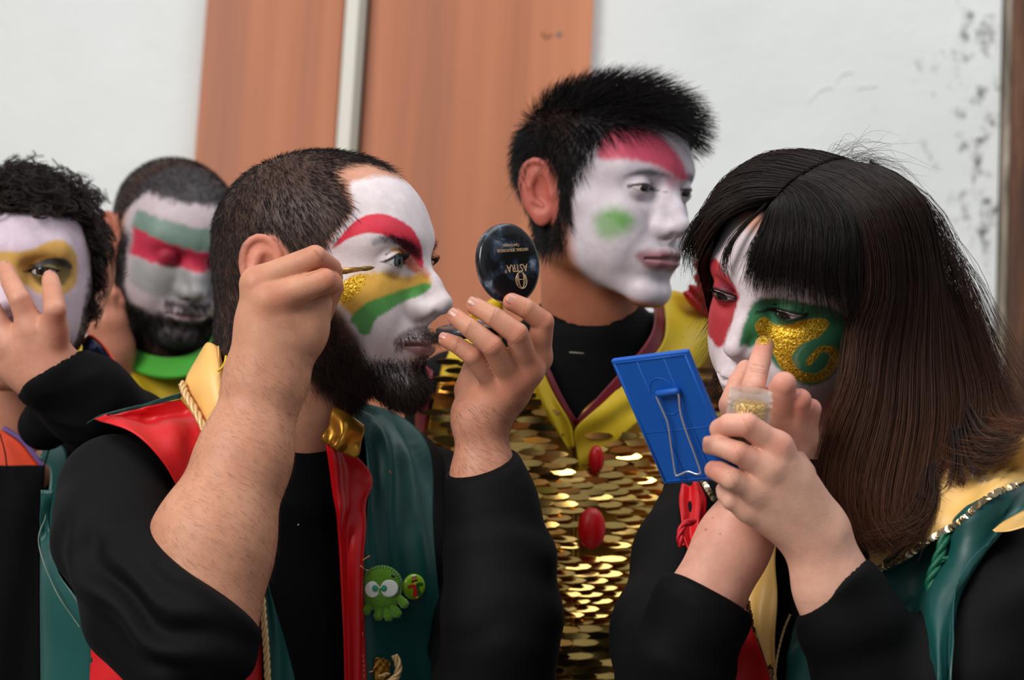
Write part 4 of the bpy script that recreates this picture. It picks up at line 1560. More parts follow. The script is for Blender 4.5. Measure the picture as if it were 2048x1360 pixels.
    rope('pocket_cord', [D.at(730, 1347, 24), D.at(742, 1343, 24), D.at(752, 1340, 24)], 0.0018, M['rope'], T, 40, 2)
    # bits of lint caught on the shirt
    for x, y in ((594, 1050),):
        p = D.at(x, y, 2); v, f = tube([p, p + np.array([0.0008, 0.0012, 0.0004])], 0.0005, 5); mesh_obj('lint', v, f, M['cream'], T)
    return dict(T=T, fr=fr, D=D, H=H, fl=fl, fing=fing, green=green_grid)


if not ONLY or 'A' in ONLY:
    PA = build_A()
# ------------------------------------------------------------------ woman with the small blue mirror
def sequin_trim(name, pts, r, mat, parent, n=60):
    """a row of small overlapping discs sewn along an edge, standing at changing angles"""
    c = catmull(pts, n)
    t = np.gradient(c, axis=0); t /= np.linalg.norm(t, axis=1, keepdims=True)
    V, F, o = [], [], 0
    for i in range(n):
        nrm = unit(np.array([0, 0.25, 1.0]) + RNG.normal(size=3) * 0.45 + t[i] * 0.5)
        x = unit(np.cross(nrm, t[i] + 0.01)); y = np.cross(nrm, x)
        a = np.arange(8) / 8 * 2 * math.pi
        ring = c[i] + r * (np.cos(a)[:, None] * x + np.sin(a)[:, None] * y)
        V.append(np.concatenate([ring, ring - nrm * 0.0006, [c[i] + nrm * 0.0003]]))
        for k in range(8):
            F.append((o + k, o + (k + 1) % 8, o + 16)); F.append((o + (k + 1) % 8, o + k, o + 8 + k, o + 8 + (k + 1) % 8))
        F.append(tuple(o + 8 + k for k in range(7, -1, -1)))
        o += 17
    ob = mesh_obj(name, np.concatenate(V), F, mat, parent, False)
    return tag(ob, kind='stuff')


def build_B():
    fr = Frame(1.72)
    T = thing('person', 'dark-haired woman with green and gold cheek paint looking into a blue mirror', 'person', world(floor_point(fr(1660, 1000, 60))))
    H = Head(fr, 1616, 594, -36, 27, 19.5, 0.975, crown=114, jaw=0.93, nose=0.94, open=0.52, brow=0.85, lip=1.05)
    skin = (212, 160, 138)
    S = SDF().add(H.sdf)
    S.add(p_cap(H.pt(-18, -10, 0), fr(1690, 980, 50), 0.05, 0.052), 0.02)
    lo, hi = bounds([fr(1410, 290, 0), fr(1860, 960, 0)], 0.012); lo[2] = H.o[2] - 0.13; hi[2] = H.o[2] + 0.125
    hv, hq = mesh_sdf(S, lo, hi, 0.0013)
    ql = H.loc(hv); px = to_px(hv)
    base = skin_tint(hv, skin, (196, 130, 110), 45)
    tex = noise3(hv, 320, 4) + 0.6 * noise3(hv, 900, 8)
    near = ql[:, 2] < 4
    white = (220, 208, 212); gg = (10, 108, 66); gold = (196, 146, 34)
    facem = sstep(22, 36, ql[:, 0] + 0.1 * ql[:, 1]) * (1 - sstep(72, 84, ql[:, 1])) * sstep(-112, -100, ql[:, 1])
    base = base * (1 - facem[:, None] * 0.95) + lin(white) * facem[:, None] * 0.95
    LN = [
        # green field from the brow to the cheek
        ([(1478, 690), (1492, 640), (1508, 604), (1540, 596), (1600, 604), (1660, 614), (1694, 636), (1694, 680), (1684, 722), (1662, 755), (1625, 772), (1590, 762), (1560, 740), (1535, 712), (1515, 690), (1500, 696), (1490, 690)], gg, 5, 0.95, 0),
        ([(1486, 680), (1500, 640), (1515, 618), (1530, 640), (1526, 668), (1510, 688)], (66, 140, 76), 8, 0.6, 0),
        ([(1560, 600), (1620, 610), (1690, 630), (1680, 648), (1620, 640), (1570, 622)], (40, 96, 52), 8, 0.6, 0),
        # golden sweep under the eye and the curl
        ([(1512, 652), (1518, 640), (1530, 634), (1540, 644), (1552, 650), (1580, 650), (1604, 642), (1640, 638), (1656, 644), (1650, 660), (1630, 676), (1606, 686), (1592, 698), (1583, 714), (1586, 728), (1600, 742), (1620, 748), (1638, 744), (1652, 732), (1660, 718), (1656, 706), (1645, 704), (1636, 712), (1626, 724), (1616, 730), (1614, 722), (1622, 712), (1634, 698), (1652, 692), (1670, 696), (1678, 712), (1672, 736), (1656, 754), (1632, 764), (1606, 762), (1580, 752), (1562, 734), (1550, 712), (1542, 696), (1530, 680), (1518, 668)], gold, 2.5, 1.0, 0.97),
        ([(1588, 716), (1594, 704), (1604, 694), (1612, 690), (1602, 700), (1596, 714), (1600, 736), (1590, 730)], (176, 176, 140), 3, 0.35, 0),
    ]
    LF = [([(1436, 520), (1446, 540), (1462, 560), (1478, 590), (1474, 606), (1466, 640), (1456, 664), (1446, 690), (1430, 690), (1405, 640), (1405, 560), (1420, 520)], (176, 20, 34), 4, 0.95, 0),
          ([(1436, 555), (1452, 565), (1470, 582), (1462, 590), (1444, 580)], (90, 20, 40), 5, 0.7, 0)]
    cn = paint(px, base, LN, tex); cf = paint(px, base, LF, tex)
    colr = np.where(near[:, None], cn, cf)
    nose = (np.abs(ql[:, 2]) < 14) & ~near
    H.line_eyes(hv, colr, (14, 10, 12), 3.4, 0.95, 0.85)
    lips = ([(1455, 770), (1500, 770), (1520, 800), (1470, 810)], (150, 60, 66), 5, 0.6, 0)
    sc = sstep(78, 90, ql[:, 1] - 0.25 * np.minimum(ql[:, 0] - 60, 0) * 0) * 0
    scalp = np.maximum(sstep(84, 92, ql[:, 1]), 1 - sstep(8, 22, ql[:, 0])) * (ql[:, 1] > -40) * (1 - H.ear_mask(ql))
    part = 1 - sstep(1.5, 3.5, np.abs(ql[:, 2] + 3))
    scol = lin((26, 18, 17)) * (1 - part[:, None] * 0.8) + lin((150, 100, 84)) * part[:, None] * 0.8
    colr[:, :3] = colr[:, :3] * (1 - scalp[:, None]) + scol * scalp[:, None]
    # her left hand, holding the mirror and the jar
    fl = [
        ([fr(1556, 894, -188), fr(1494, 850, -198), fr(1458, 850, -192), fr(1440, 858, -184)], mm(10.5, 9.4, 8.8, 8.2)),
        ([fr(1540, 938, -190), fr(1478, 906, -198), fr(1440, 892, -190), fr(1418, 890, -180)], mm(10.5, 8.8, 8.0, 7.2)),
        ([fr(1516, 980, -184), fr(1464, 958, -194), fr(1440, 944, -186), fr(1428, 940, -176)], mm(10.2, 8.8, 8.2, 7.4)),
        ([fr(1500, 1018, -172), fr(1464, 1000, -176), fr(1452, 988, -166), fr(1448, 980, -158)], mm(9.5, 8.2, 7.2, 6.5)),
        ([fr(1600, 950, -140), fr(1560, 880, -112), fr(1515, 850, -118)], mm(13, 10, 8.4)),
    ]
    WL = fr(1632, 1068, -156)
    pal = [(WL, fl[0][0][0], 0.021, 0.0115), (WL, fl[1][0][0], 0.021, 0.012), (WL, fl[2][0][0], 0.021, 0.012), (fr(1622, 1075, -154), fl[3][0][0], 0.0205, 0.011), (fr(1615, 1030, -150), fr(1575, 960, -165), 0.022, 0.02)]
    xl = [(p_ecap(fr(1636, 1076, -156), fr(1664, 1168, -150), 0.0235, 0.027, 0.88, (0, 0, 1)), 0.012), (p_cap(fr(1664, 1168, -150), fr(1740, 1400, -120), 0.027, 0.04), 0.02)]
    hl = hand(fl, pal, extra=xl, k_palm=0.012, k_join=0.0065, k_f=0.0015)
    lo, hi = bounds([fr(1395, 830, 0), fr(1800, 1330, 0)], 0.012); lo[2] = -1.72 + 0.07; hi[2] = -1.72 + 0.225
    lv, lq = mesh_sdf(hl, lo, hi, 0.0013)
    lc = np.ones((len(lv), 4)); lc[:, :3] = skin_tint(lv, (228, 178, 154), (208, 144, 122), 40, 6)
    lp = to_px(lv)
    blush(lc, lp, ((1440, 856), (1428, 940), (1500, 850), (1480, 905), (1560, 890)), 26, (206, 112, 92), 0.45)
    blush(lc, lp, ((1412, 890),), 14, (120, 60, 52), 0.6)
    crease(lc, lp, [((1486, 836), (1500, 866)), ((1470, 894), (1482, 922)), ((1458, 946), (1472, 970)), ((1520, 890), (1530, 905))], 1.2, (170, 98, 78), 0.4)
    # her right hand, one finger on the cheek
    fr_ = [
        ([fr(1528, 858, -128), fr(1506, 776, -146), fr(1520, 722, -128), fr(1529, 690, -112)], mm(11, 9.4, 8.6, 7.6)),
        ([fr(1562, 850, -132), fr(1568, 768, -158), fr(1548, 792, -136), fr(1552, 820, -120)], mm(11, 9.6, 8.2, 7.5)),
        ([fr(1588, 862, -126), fr(1600, 800, -148), fr(1582, 822, -128), fr(1584, 840, -112)], mm(10.5, 9.0, 8, 7)),
        ([fr(1606, 878, -116), fr(1622, 818, -136), fr(1606, 838, -116), fr(1604, 850, -104)], mm(9.5, 8.2, 7, 6.5)),
        ([fr(1500, 900, -120), fr(1462, 810, -124), fr(1478, 765, -120), fr(1492, 738, -112)], mm(13, 9.8, 8.8, 7.6)),
    ]
    WR = fr(1528, 972, -112)
    pr = [(WR, fr_[0][0][0], 0.0215, 0.0125), (WR, fr_[1][0][0], 0.0215, 0.013), (WR, fr_[2][0][0], 0.021, 0.0125), (WR, fr_[3][0][0], 0.021, 0.0115), (WR, fr_[4][0][0], 0.02, 0.015)]
    xr = [(p_ecap(fr(1522, 980, -112), fr(1468, 1085, -112), 0.0235, 0.0265, 0.9, (0, 0, 1)), 0.012), (p_cap(fr(1468, 1085, -112), fr(1395, 1230, -108), 0.0268, 0.034), 0.02)]
    hr = hand(fr_, pr, extra=xr, k_palm=0.012, k_join=0.0065, k_f=0.0015)
    lo, hi = bounds([fr(1340, 680, 0), fr(1650, 1240, 0)], 0.012); lo[2] = -1.72 + 0.06; hi[2] = -1.72 + 0.185
    rv, rq = mesh_sdf(hr, lo, hi, 0.0013)
    rc = np.ones((len(rv), 4)); rc[:, :3] = skin_tint(rv, (222, 166, 144), (204, 136, 116), 40, 7)
    rp = to_px(rv)
    blush(rc, rp, ((1525, 690), (1566, 765), (1600, 795), (1622, 812)), 24, (206, 112, 96), 0.4)
    crease(rc, rp, [((1500, 736), (1532, 742)), ((1499, 741), (1531, 747)), ((1505, 728), (1530, 733))], 1.2, (170, 92, 76), 0.45)
    w = np.exp(-((rp[:, 0] - 1527) ** 2 + (rp[:, 1] - 676) ** 2) / 14 ** 2) * (rp[:, 1] < 690)
    rc[:, 3] = 1 - np.clip(w * 1.5, 0, 0.95)
    for x, y, r_ in ((1412, 1059, 3), (1440, 1068, 2.6), (1480, 1106, 1.8), (1425, 1035, 1.5)):
        w = (1 - sstep(r_ * 0.6, r_ * 1.3, np.hypot(rp[:, 0] - x, rp[:, 1] - y)))[:, None] * 0.6
        rc[:, :3] = rc[:, :3] * (1 - w) + lin((120, 66, 50)) * w
    # torso
    Rt = rot_head(-33, 4, 0)
    sh_l = fr(1975, 1075, -70); sh_r = fr(1412, 1000, 110)
    TS = SDF()
    TS.add(p_ell(fr(1660, 1370, 50), (0.100, 0.185, 0.15), Rt))
    TS.add(p_ell(fr(1680, 1720, 70), (0.10, 0.2, 0.14), Rt), 0.05)
    TS.add(p_cap(fr(1690, 930, 45), fr(1685, 1060, 45), 0.05, 0.07), 0.04)
    TS.add(p_cap(fr(1760, 1010, 20), sh_l, 0.05, 0.048), 0.05)
    TS.add(p_cap(fr(1620, 1000, 50), sh_r, 0.045, 0.045), 0.05)
    lo, hi = bounds([fr(1330, 850, 0), fr(2080, 1950, 0)], 0.03); lo[2] = -2.02; hi[2] = -1.53
    tv, tq = mesh_sdf(lambda X: TS(X) + 0.011, lo, hi, 0.008)
    tc = np.ones((len(tv), 4)); tc[:, :3] = lin(skin)
    bv, bq, bc = merge([(hv, hq, colr), (lv, lq, lc), (rv, rq, rc), (tv, tq, tc)])
    mesh_obj('body', bv, bq, M['skin'], T, True, col=bc)
    H.eyes(T, (40, 26, 20), gaze=(1, -0.42, 0.0))
    for sd in (1, -1):
        e = np.linspace(-0.95, 1.0, 50); pts = []
        for x in e:
            up = 5.4 * 0.52 * (1 - abs(x + 0.12) ** 2.2); s = 32 + 14 * x; u = 16.2 + 1.2 * x + up
            rr = max(13.6 ** 2 - (s - 32) ** 2 * 0.88 - (u - 17) ** 2, 4) ** 0.5
            b = np.array([79 + rr, u, s * sd])
            k = np.array([b, b + [3.2, -0.4, 0.9 * x * sd], b + [6.0, 0.4, 2.0 * x * sd], b + [8.4, 3.0, 3.2 * x * sd]])
            pts.append(H.o + (k * H.sc) @ H.R.T)
        v, q = strands(None, np.array(pts), np.array(mm(0.2, 0.18, 0.14, 0.06)))
        tag(mesh_obj('eyelashes', v, q, M['hair'], T, True, col=np.tile(lin((10, 8, 8)), (len(v), 1))), kind='stuff')
    nail('fingernail', fr_[0][0][2], fr_[0][0][3], np.array([-0.1, -0.1, 1.0]) * -1 + np.array([0.0, 0.5, 0.2]), 0.008, 0.009, T, r=0.0076)
    # ---- hair
    h = lambda *a: H.pt(*a)
    fringe = [
        [h(68, 103, -2), h(97, 84, -6), h(106, 62, -3), h(106, 42, 3)],
        [h(66, 104, -1.5), h(96, 84, -14), h(105, 60, -14), h(104, 31, -11)],
        [h(60, 107, -1.5), h(91, 89, -30), h(100, 60, -34), h(98, 23, -32)],
        [h(50, 111, -1.5), h(79, 93, -47), h(90, 58, -55), h(86, 20, -60)],
        [h(40, 114, -1.5), h(61, 96, -60), h(75, 55, -69), h(63, 8, -81)],
        [h(34, 116, -1.5), h(48, 94, -68), h(55, 45, -83), h(56, -20, -88)],
    ]
    side = [
        [h(34, 116, -1.5), h(48, 94, -68), h(54, 45, -84), fr(1702, 650, -92), fr(1690, 760, -96), fr(1652, 880, -92), fr(1632, 990, -96), fr(1668, 1090, -105)],
        [h(22, 118, -1.5), h(32, 96, -74), h(34, 42, -90), fr(1738, 680, -84), fr(1722, 800, -92), fr(1684, 930, -98), fr(1684, 1030, -104), fr(1730, 1108, -110)],
        [h(8, 120, -1.5), h(12, 97, -78), h(10, 40, -94), fr(1782, 710, -70), fr(1770, 840, -84), fr(1744, 960, -96), fr(1742, 1050, -104), fr(1790, 1104, -112)],
        [h(-8, 120, -1.5), h(-10, 97, -79), h(-16, 40, -95), fr(1826, 720, -58), fr(1822, 850, -72), fr(1800, 970, -90), fr(1794, 1040, -100), fr(1830, 1070, -108)],
        [h(-24, 119, -1.5), h(-30, 95, -78), h(-42, 40, -91), fr(1868, 718, -42), fr(1872, 840, -55), fr(1856, 940, -74), fr(1850, 1000, -88), fr(1880, 1030, -96)],
        [h(-45, 114, -1.5), h(-60, 86, -70), h(-74, 36, -78), fr(1902, 690, -18), fr(1922, 800, -28), fr(1912, 880, -48), fr(1924, 905, -70), fr(1990, 912, -84)],
        [h(-65, 104, -1.5), h(-86, 76, -52), h(-101, 30, -52), fr(1920, 640, 12), fr(1958, 750, 8), fr(1972, 830, -8), fr(2000, 862, -30), fr(2060, 870, -50)],
        [h(-80, 90, 0), h(-104, 56, -18), h(-111, 12, -16), fr(1932, 610, 50), fr(1976, 720, 52), fr(2008, 800, 44), fr(2040, 850, 30), fr(2085, 880, 10)],
    ]
    far = [
        [h(66, 104, 1.5), h(84, 99, 20), h(95, 84, 38), h(96, 60, 52), h(88, 40, 62), h(84, 26, 66)],
        [h(50, 112, 1.5), h(60, 108, 34), h(72, 88, 60), h(70, 52, 72), h(34, 6, 72), h(6, -60, 72), h(34, -112, 84)],
        [h(20, 118, 1.5), h(24, 116, 42), h(25, 97, 75), h(14, 44, 86), h(-4, -15, 79), h(0, -70, 74), h(20, -130, 80)],
        [h(-30, 119, 1.5), h(-36, 116, 42), h(-40, 95, 77), h(-50, 40, 87), h(-55, -30, 84), h(-50, -80, 78), h(-40, -120, 76)],
        [h(-72, 101, 1.5), h(-90, 92, 24), h(-104, 66, 34), h(-110, 10, 34), h(-98, -50, 40), h(-92, -80, 45), h(-88, -110, 50)],
        [h(-78, 97, 0), h(-98, 78, -2), h(-109, 52, -5), h(-112, 5, -5), h(-100, -50, 0), h(-94, -80, 2), h(-90, -110, 5)],
    ]
    # a rounder crown: every guide rises off the parting before it falls
    def dome(g, k):
        q0 = H.loc(g[0][None])[0]; q1 = H.loc(g[1][None])[0]
        m = (q0 + q1) / 2; m[1] = m[1] + k
        m[0] = m[0] * (1.06 if q0[0] < -40 else 1.0)
        return [g[0], h(*m)] + list(g[1:])
    side = [dome(g, 10.5) for g in side]
    fringe = [dome(g, 5 + 1.0 * i) for i, g in enumerate(fringe)]
    R0, T0 = (31, 23, 21), (102, 62, 41)
    parts = [
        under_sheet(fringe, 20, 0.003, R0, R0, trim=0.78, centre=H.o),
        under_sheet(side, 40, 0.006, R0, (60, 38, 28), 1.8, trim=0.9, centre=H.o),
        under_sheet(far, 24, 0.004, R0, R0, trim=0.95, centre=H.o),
        lock(fringe, 3200, 12, 0.007, 0.00026, 0.0034, R0, (30, 22, 20), clump=8, edge=0.42),
        lock(side, 6800, 22, lambda t: 0.004 + 0.013 * t, 0.00027, 0.0040, R0, T0, clump=14, tgam=1.8, edge=0.22),
        lock(far, 2600, 16, 0.008, 0.00026, 0.004, R0, (70, 44, 32), clump=6, tgam=1.6, edge=0.2),
    ]
    # loose wisps: over the brow, the far temple, the parting and the ends
    w1 = [[h(72, 100, 6), h(101, 76, 14), h(108, 52, 16), h(106, 32, 6)], [h(72, 100, 8), h(101, 74, 18), h(108, 50, 22), h(107, 36, 16)]]
    parts.append(lock(w1, 60, 14, 0.002, 0.00024, 0.003, R0, (30, 22, 20), edge=0.3))
    w2 = [[h(66, 104, 6), h(88, 88, 44), h(90, 60, 64), h(84, 44, 70), h(84, 30, 68)], [h(60, 108, 6), h(80, 90, 54), h(82, 56, 74), h(80, 40, 76), h(80, 24, 72)]]
    parts.append(lock(w2, 260, 14, 0.006, 0.00024, 0.005, R0, (30, 22, 20), edge=0.3))
    w3 = [[h(0, 120, -2), h(20, 128, -14), h(44, 122, -30)], [h(-30, 120, -2), h(-44, 128, -20), h(-60, 116, -36)], [h(-70, 104, 0), h(-98, 92, -26), h(-112, 62, -40)]]
    parts.append(lock(w3, 140, 10, 0.02, 0.00012, 0.012, R0, R0))
    w4 = [[h(-60, 108, -10), h(-108, 70, -50), fr(1905, 560, 0), fr(1950, 690, 0), fr(1985, 800, 0), fr(2010, 880, -10)], [h(-80, 92, 0), h(-118, 50, -30), fr(1925, 560, 30), fr(1975, 690, 30), fr(2030, 800, 30), fr(2070, 900, 20)]]
    parts.append(lock(w4, 420, 18, 0.02, 0.00016, 0.014, R0, (90, 58, 44)))
    w5 = [[fr(1900, 860, -60), fr(1905, 930, -85), fr(1880, 990, -92), fr(1840, 985, -95)], [fr(1925, 850, -50), fr(1945, 910, -80), fr(1990, 925, -90), fr(2035, 905, -92)], [fr(1935, 800, -30), fr(1970, 855, -60), fr(2020, 870, -70), fr(2070, 850, -75)]]
    parts.append(lock(w5, 300, 16, 0.008, 0.00030, 0.0022, (34, 24, 21), (70, 44, 32), clump=3, edge=0.35))
    w6 = [[fr(1840, 940, -85), fr(1830, 1010, -98), fr(1790, 1070, -104), fr(1730, 1090, -108)], [fr(1870, 930, -80), fr(1872, 1000, -98), fr(1850, 1050, -106), fr(1800, 1085, -110)]]
    parts.append(lock(w6, 500, 14, 0.014, 0.00024, 0.006, (44, 29, 24), (84, 52, 36)))
    v, q, c = merge(parts)
    tag(mesh_obj('hair', v, q, M['hair'], T, True, col=c), kind='stuff')
    # ---- shirt and sleeves
    lo, hi = bounds([fr(1200, 850, 0), fr(2080, 1950, 0)], 0.03); lo[2] = -2.02; hi[2] = -1.50; lo_t, hi_t = lo, hi
    SV, SQ = mesh_sdf(lambda X: TS(X) + 0.004, lo, hi, 0.006)
    def cutline(a, b, dz, tilt=-0.2):
        d = unit(fr(b[0], b[1], dz) - fr(a[0], a[1], dz)); n = unit(np.cross(d, [0, 0, 1.0]))
        if n[1] < 0: n = -n
        return p_plane(fr((a[0] + b[0]) / 2, (a[1] + b[1]) / 2, dz), n + np.array([0, 0, tilt]))
    FS = SDF().add(p_chain([fr(1460, 1090, -112), fr(1408, 1205, -110), fr(1372, 1300, -100)], mm(30, 36, 44), 0.02)).cut(cutline((1346, 1150), (1476, 1216), -112), 0.007)
    uar = p_chain([fr(1402, 1022, 100), fr(1368, 1120, 40), fr(1336, 1270, -40), fr(1345, 1370, -80)], mm(40, 43, 45, 48), 0.02)
    RS = SDF().add(uar).add(FS, 0.015)
    lo, hi = bounds([fr(1195, 900, 0), fr(1500, 1540, 0)], 0.02); lo[2] = -1.90; hi[2] = -1.72 + 0.18
    av, aq = mesh_sdf(RS, lo, hi, 0.0034)
    FL = SDF().add(p_chain([fr(1655, 1140, -152), fr(1700, 1240, -140), fr(1760, 1360, -120)], mm(31, 38, 50), 0.02)).cut(cutline((1612, 1216), (1728, 1112), -150, -0.1), 0.007)
    ual = p_chain([fr(2000, 1120, -70), fr(2000, 1240, -110), fr(1920, 1380, -130), fr(1830, 1450, -120)], mm(52, 54, 56, 54), 0.02)
    LS = SDF().add(ual).add(FL, 0.015).add(p_cap(fr(1760, 1360, -120), fr(1850, 1450, -120), 0.05, 0.055), 0.02)
    lo, hi = bounds([fr(1560, 980, 0), fr(2180, 1600, 0)], 0.02); lo[2] = -1.78; hi[2] = -1.72 + 0.22
    lv2, lq2 = mesh_sdf(LS, lo, hi, 0.0034)
    for vv, qq, sd in ((av, aq, 3), (lv2, lq2, 5)):
        n = vnormals(vv, qq); p = to_px(vv)
        vv += n * (np.sin((p[:, 1] + 0.4 * p[:, 0]) / 22 + 3 * noise3(vv, 14, sd)) * 0.0016 * (0.5 + 0.5 * noise3(vv, 12, sd + 4)))[:, None]
    v, q = merge([(SV, SQ), (av, aq), (lv2, lq2)])
    mesh_obj('shirt', v, q, M['black'], T)
    legs(T, fr(1680, 1950, 70), 0.15, M['black2'])
    dv, dq = mesh_sdf(lambda X: smin(TS(X) - 0.003, ual(X), 0.02), lo_t, hi_t, 0.008)
    D = Draper([(dv, dq)])
    dv, dq = mesh_sdf(lambda X: TS(X) - 0.003, lo_t, hi_t, 0.008)
    D1 = Draper([(dv, dq)])
    dv, dq = mesh_sdf(lambda X: smin(TS(X) - 0.003, uar(X), 0.02), lo_t, hi_t, 0.008)
    D2 = Draper([(dv, dq)])
    # gold front edge with bronze sequins, red front beside it
    fold = lambda u, v: 0.002 * np.sin(u * 9 + v * 8) + 0.0015 * np.sin(v * 15)
    drape(D1, 'vest_gold_edge', [(1520, 1040), (1500, 1110), (1486, 1168), (1500, 1240), (1526, 1310), (1546, 1370), (1560, 1470)],
          [(1560, 1040), (1550, 1130), (1550, 1200), (1550, 1280), (1553, 1360), (1560, 1400), (1572, 1470)], 20, 14, 50, M['gold'], T, fold, mid=3)
    g = drape.last
    sequin_trim('sequin_edge', [g[0][i] + np.array([0.001, 0, 0.002]) for i in range(14, 50, 4)], 0.0023, M['sequin_dark'], T, 46)
    drape(D1, 'vest_red_front', [(1400, 1080), (1440, 1180), (1440, 1260), (1432, 1330), (1424, 1400), (1420, 1470)],
          [(1500, 1110), (1490, 1190), (1506, 1250), (1532, 1322), (1550, 1380), (1560, 1470)], 14, 24, 40, M['red'], T, fold, mid=4)
    drape(D2, 'vest_red_shoulder', [(1362, 972), (1358, 1005), (1362, 1040), (1366, 1075), (1380, 1110)],
          [(1398, 962), (1410, 985), (1414, 1005), (1412, 1040), (1420, 1090)], 14, 16, 24, M['red_shine'], T, lambda u, v: 0.003 * np.sin(u * 10 + 2 * v), mid=3)
    sequin_trim('sequin_edge', [D2.at(x, y, 19) for x, y in ((1398, 960), (1408, 978), (1413, 1000), (1412, 1030))], 0.0028, M['sequin_trim'], T, 16)
    rope('red_tassel_cord', [fr(1388, 1042, -40), fr(1368, 1050, -46), fr(1360, 1072, -50), fr(1364, 1092, -50)], 0.0032, M['red_cord'], T, 60, 3)
    # green satin on her left side
    fold2 = lambda u, v: 0.005 * np.sin(u * 9 + v * 5 + 2 * np.sin(3 * v)) + 0.003 * np.sin(u * 4 - v * 11)
    drape(D, 'vest_green_front', [(1742, 1136), (1760, 1170), (1790, 1215), (1825, 1270), (1858, 1320), (1880, 1400)],
          [(1990, 985), (2060, 960), (2060, 1000), (1990, 1080), (1920, 1200), (1900, 1400)], 14, 40, 40, M['green'], T, fold2, mid=8)
    drape(D1, 'vest_green_skirt', [(1598, 1234), (1584, 1270), (1574, 1310), (1568, 1360), (1562, 1470)], [(1620, 1225), (1650, 1270), (1680, 1320), (1700, 1380), (1720, 1470)], 16, 18, 30, M['green'], T, fold, mid=3)
    rope('front_cord', [D1.at(x, y, 22) for x, y in ((1600, 1232), (1588, 1260), (1578, 1300), (1571, 1345), (1566, 1400))], 0.0012, M['rope'], T, 60, 2)
    # gold shoulder collar with its silver sequin edge
    drape(D, 'vest_gold_collar', [(1730, 1060), (1800, 1000), (1870, 930), (1930, 895), (1990, 872), (2062, 866)],
          [(1744, 1142), (1800, 1118), (1860, 1080), (1920, 1040), (1980, 1000), (2062, 955)], 20, 30, 44, M['gold'], T, lambda u, v: 0.003 * np.sin(v * 14 + u * 3) + 0.002 * np.sin(u * 8), mid=6)
    g = drape.last
    sequin_trim('sequin_edge', [g[-1][i] + np.array([0.0, 0.0, 0.003]) for i in range(0, 44, 4)], 0.0030, M['sequin_trim'], T, 64)
    drape(D, 'vest_gold_lining', [(1985, 1060), (2010, 1040), (2062, 1012)], [(1990, 1064), (2020, 1062), (2062, 1050)], 20, 8, 14, M['gold'], T, None, mid=2)
    tp = [g[-2][32] + np.array([0, 0.0, 0.006])]
    tz = D.at(1885, 1100, 26)[2]
    pts = [fr(1912, 1022, 0), fr(1896, 1056, 0), fr(1884, 1095, 0), fr(1872, 1130, 0), fr(1862, 1160, 0), fr(1862, 1182, 0), fr(1876, 1192, 0)]
    pts = [P(x, y, -(tz + k)) for (x, y), k in zip(((1912, 1022), (1896, 1056), (1884, 1095), (1872, 1130), (1862, 1160), (1862, 1182), (1876, 1192)), (-0.012, -0.006, 0, 0.003, 0.005, 0.006, 0.006))]
    rope('green_tassel_cord', pts, 0.0046, M['green_cord'], T, 130, 3)
    pts = [P(x, y, -(tz + 0.004)) for x, y in ((1872, 1128), (1888, 1118), (1900, 1122), (1892, 1136), (1878, 1142))]
    rope('green_tassel_cord', pts, 0.0026, M['green_cord'], T, 60, 3)
    return dict(T=T, fr=fr, D=D, H=H)


if not ONLY or 'B' in ONLY:
    PB = build_B()
# ------------------------------------------------------------------ the three people behind
def head_mesh(H, fr, extra, lo, hi, h):
    S = SDF().add(H.sdf)
    for fn, k in extra:
        S.add(fn, k)
    return mesh_sdf(S, lo, hi, h)


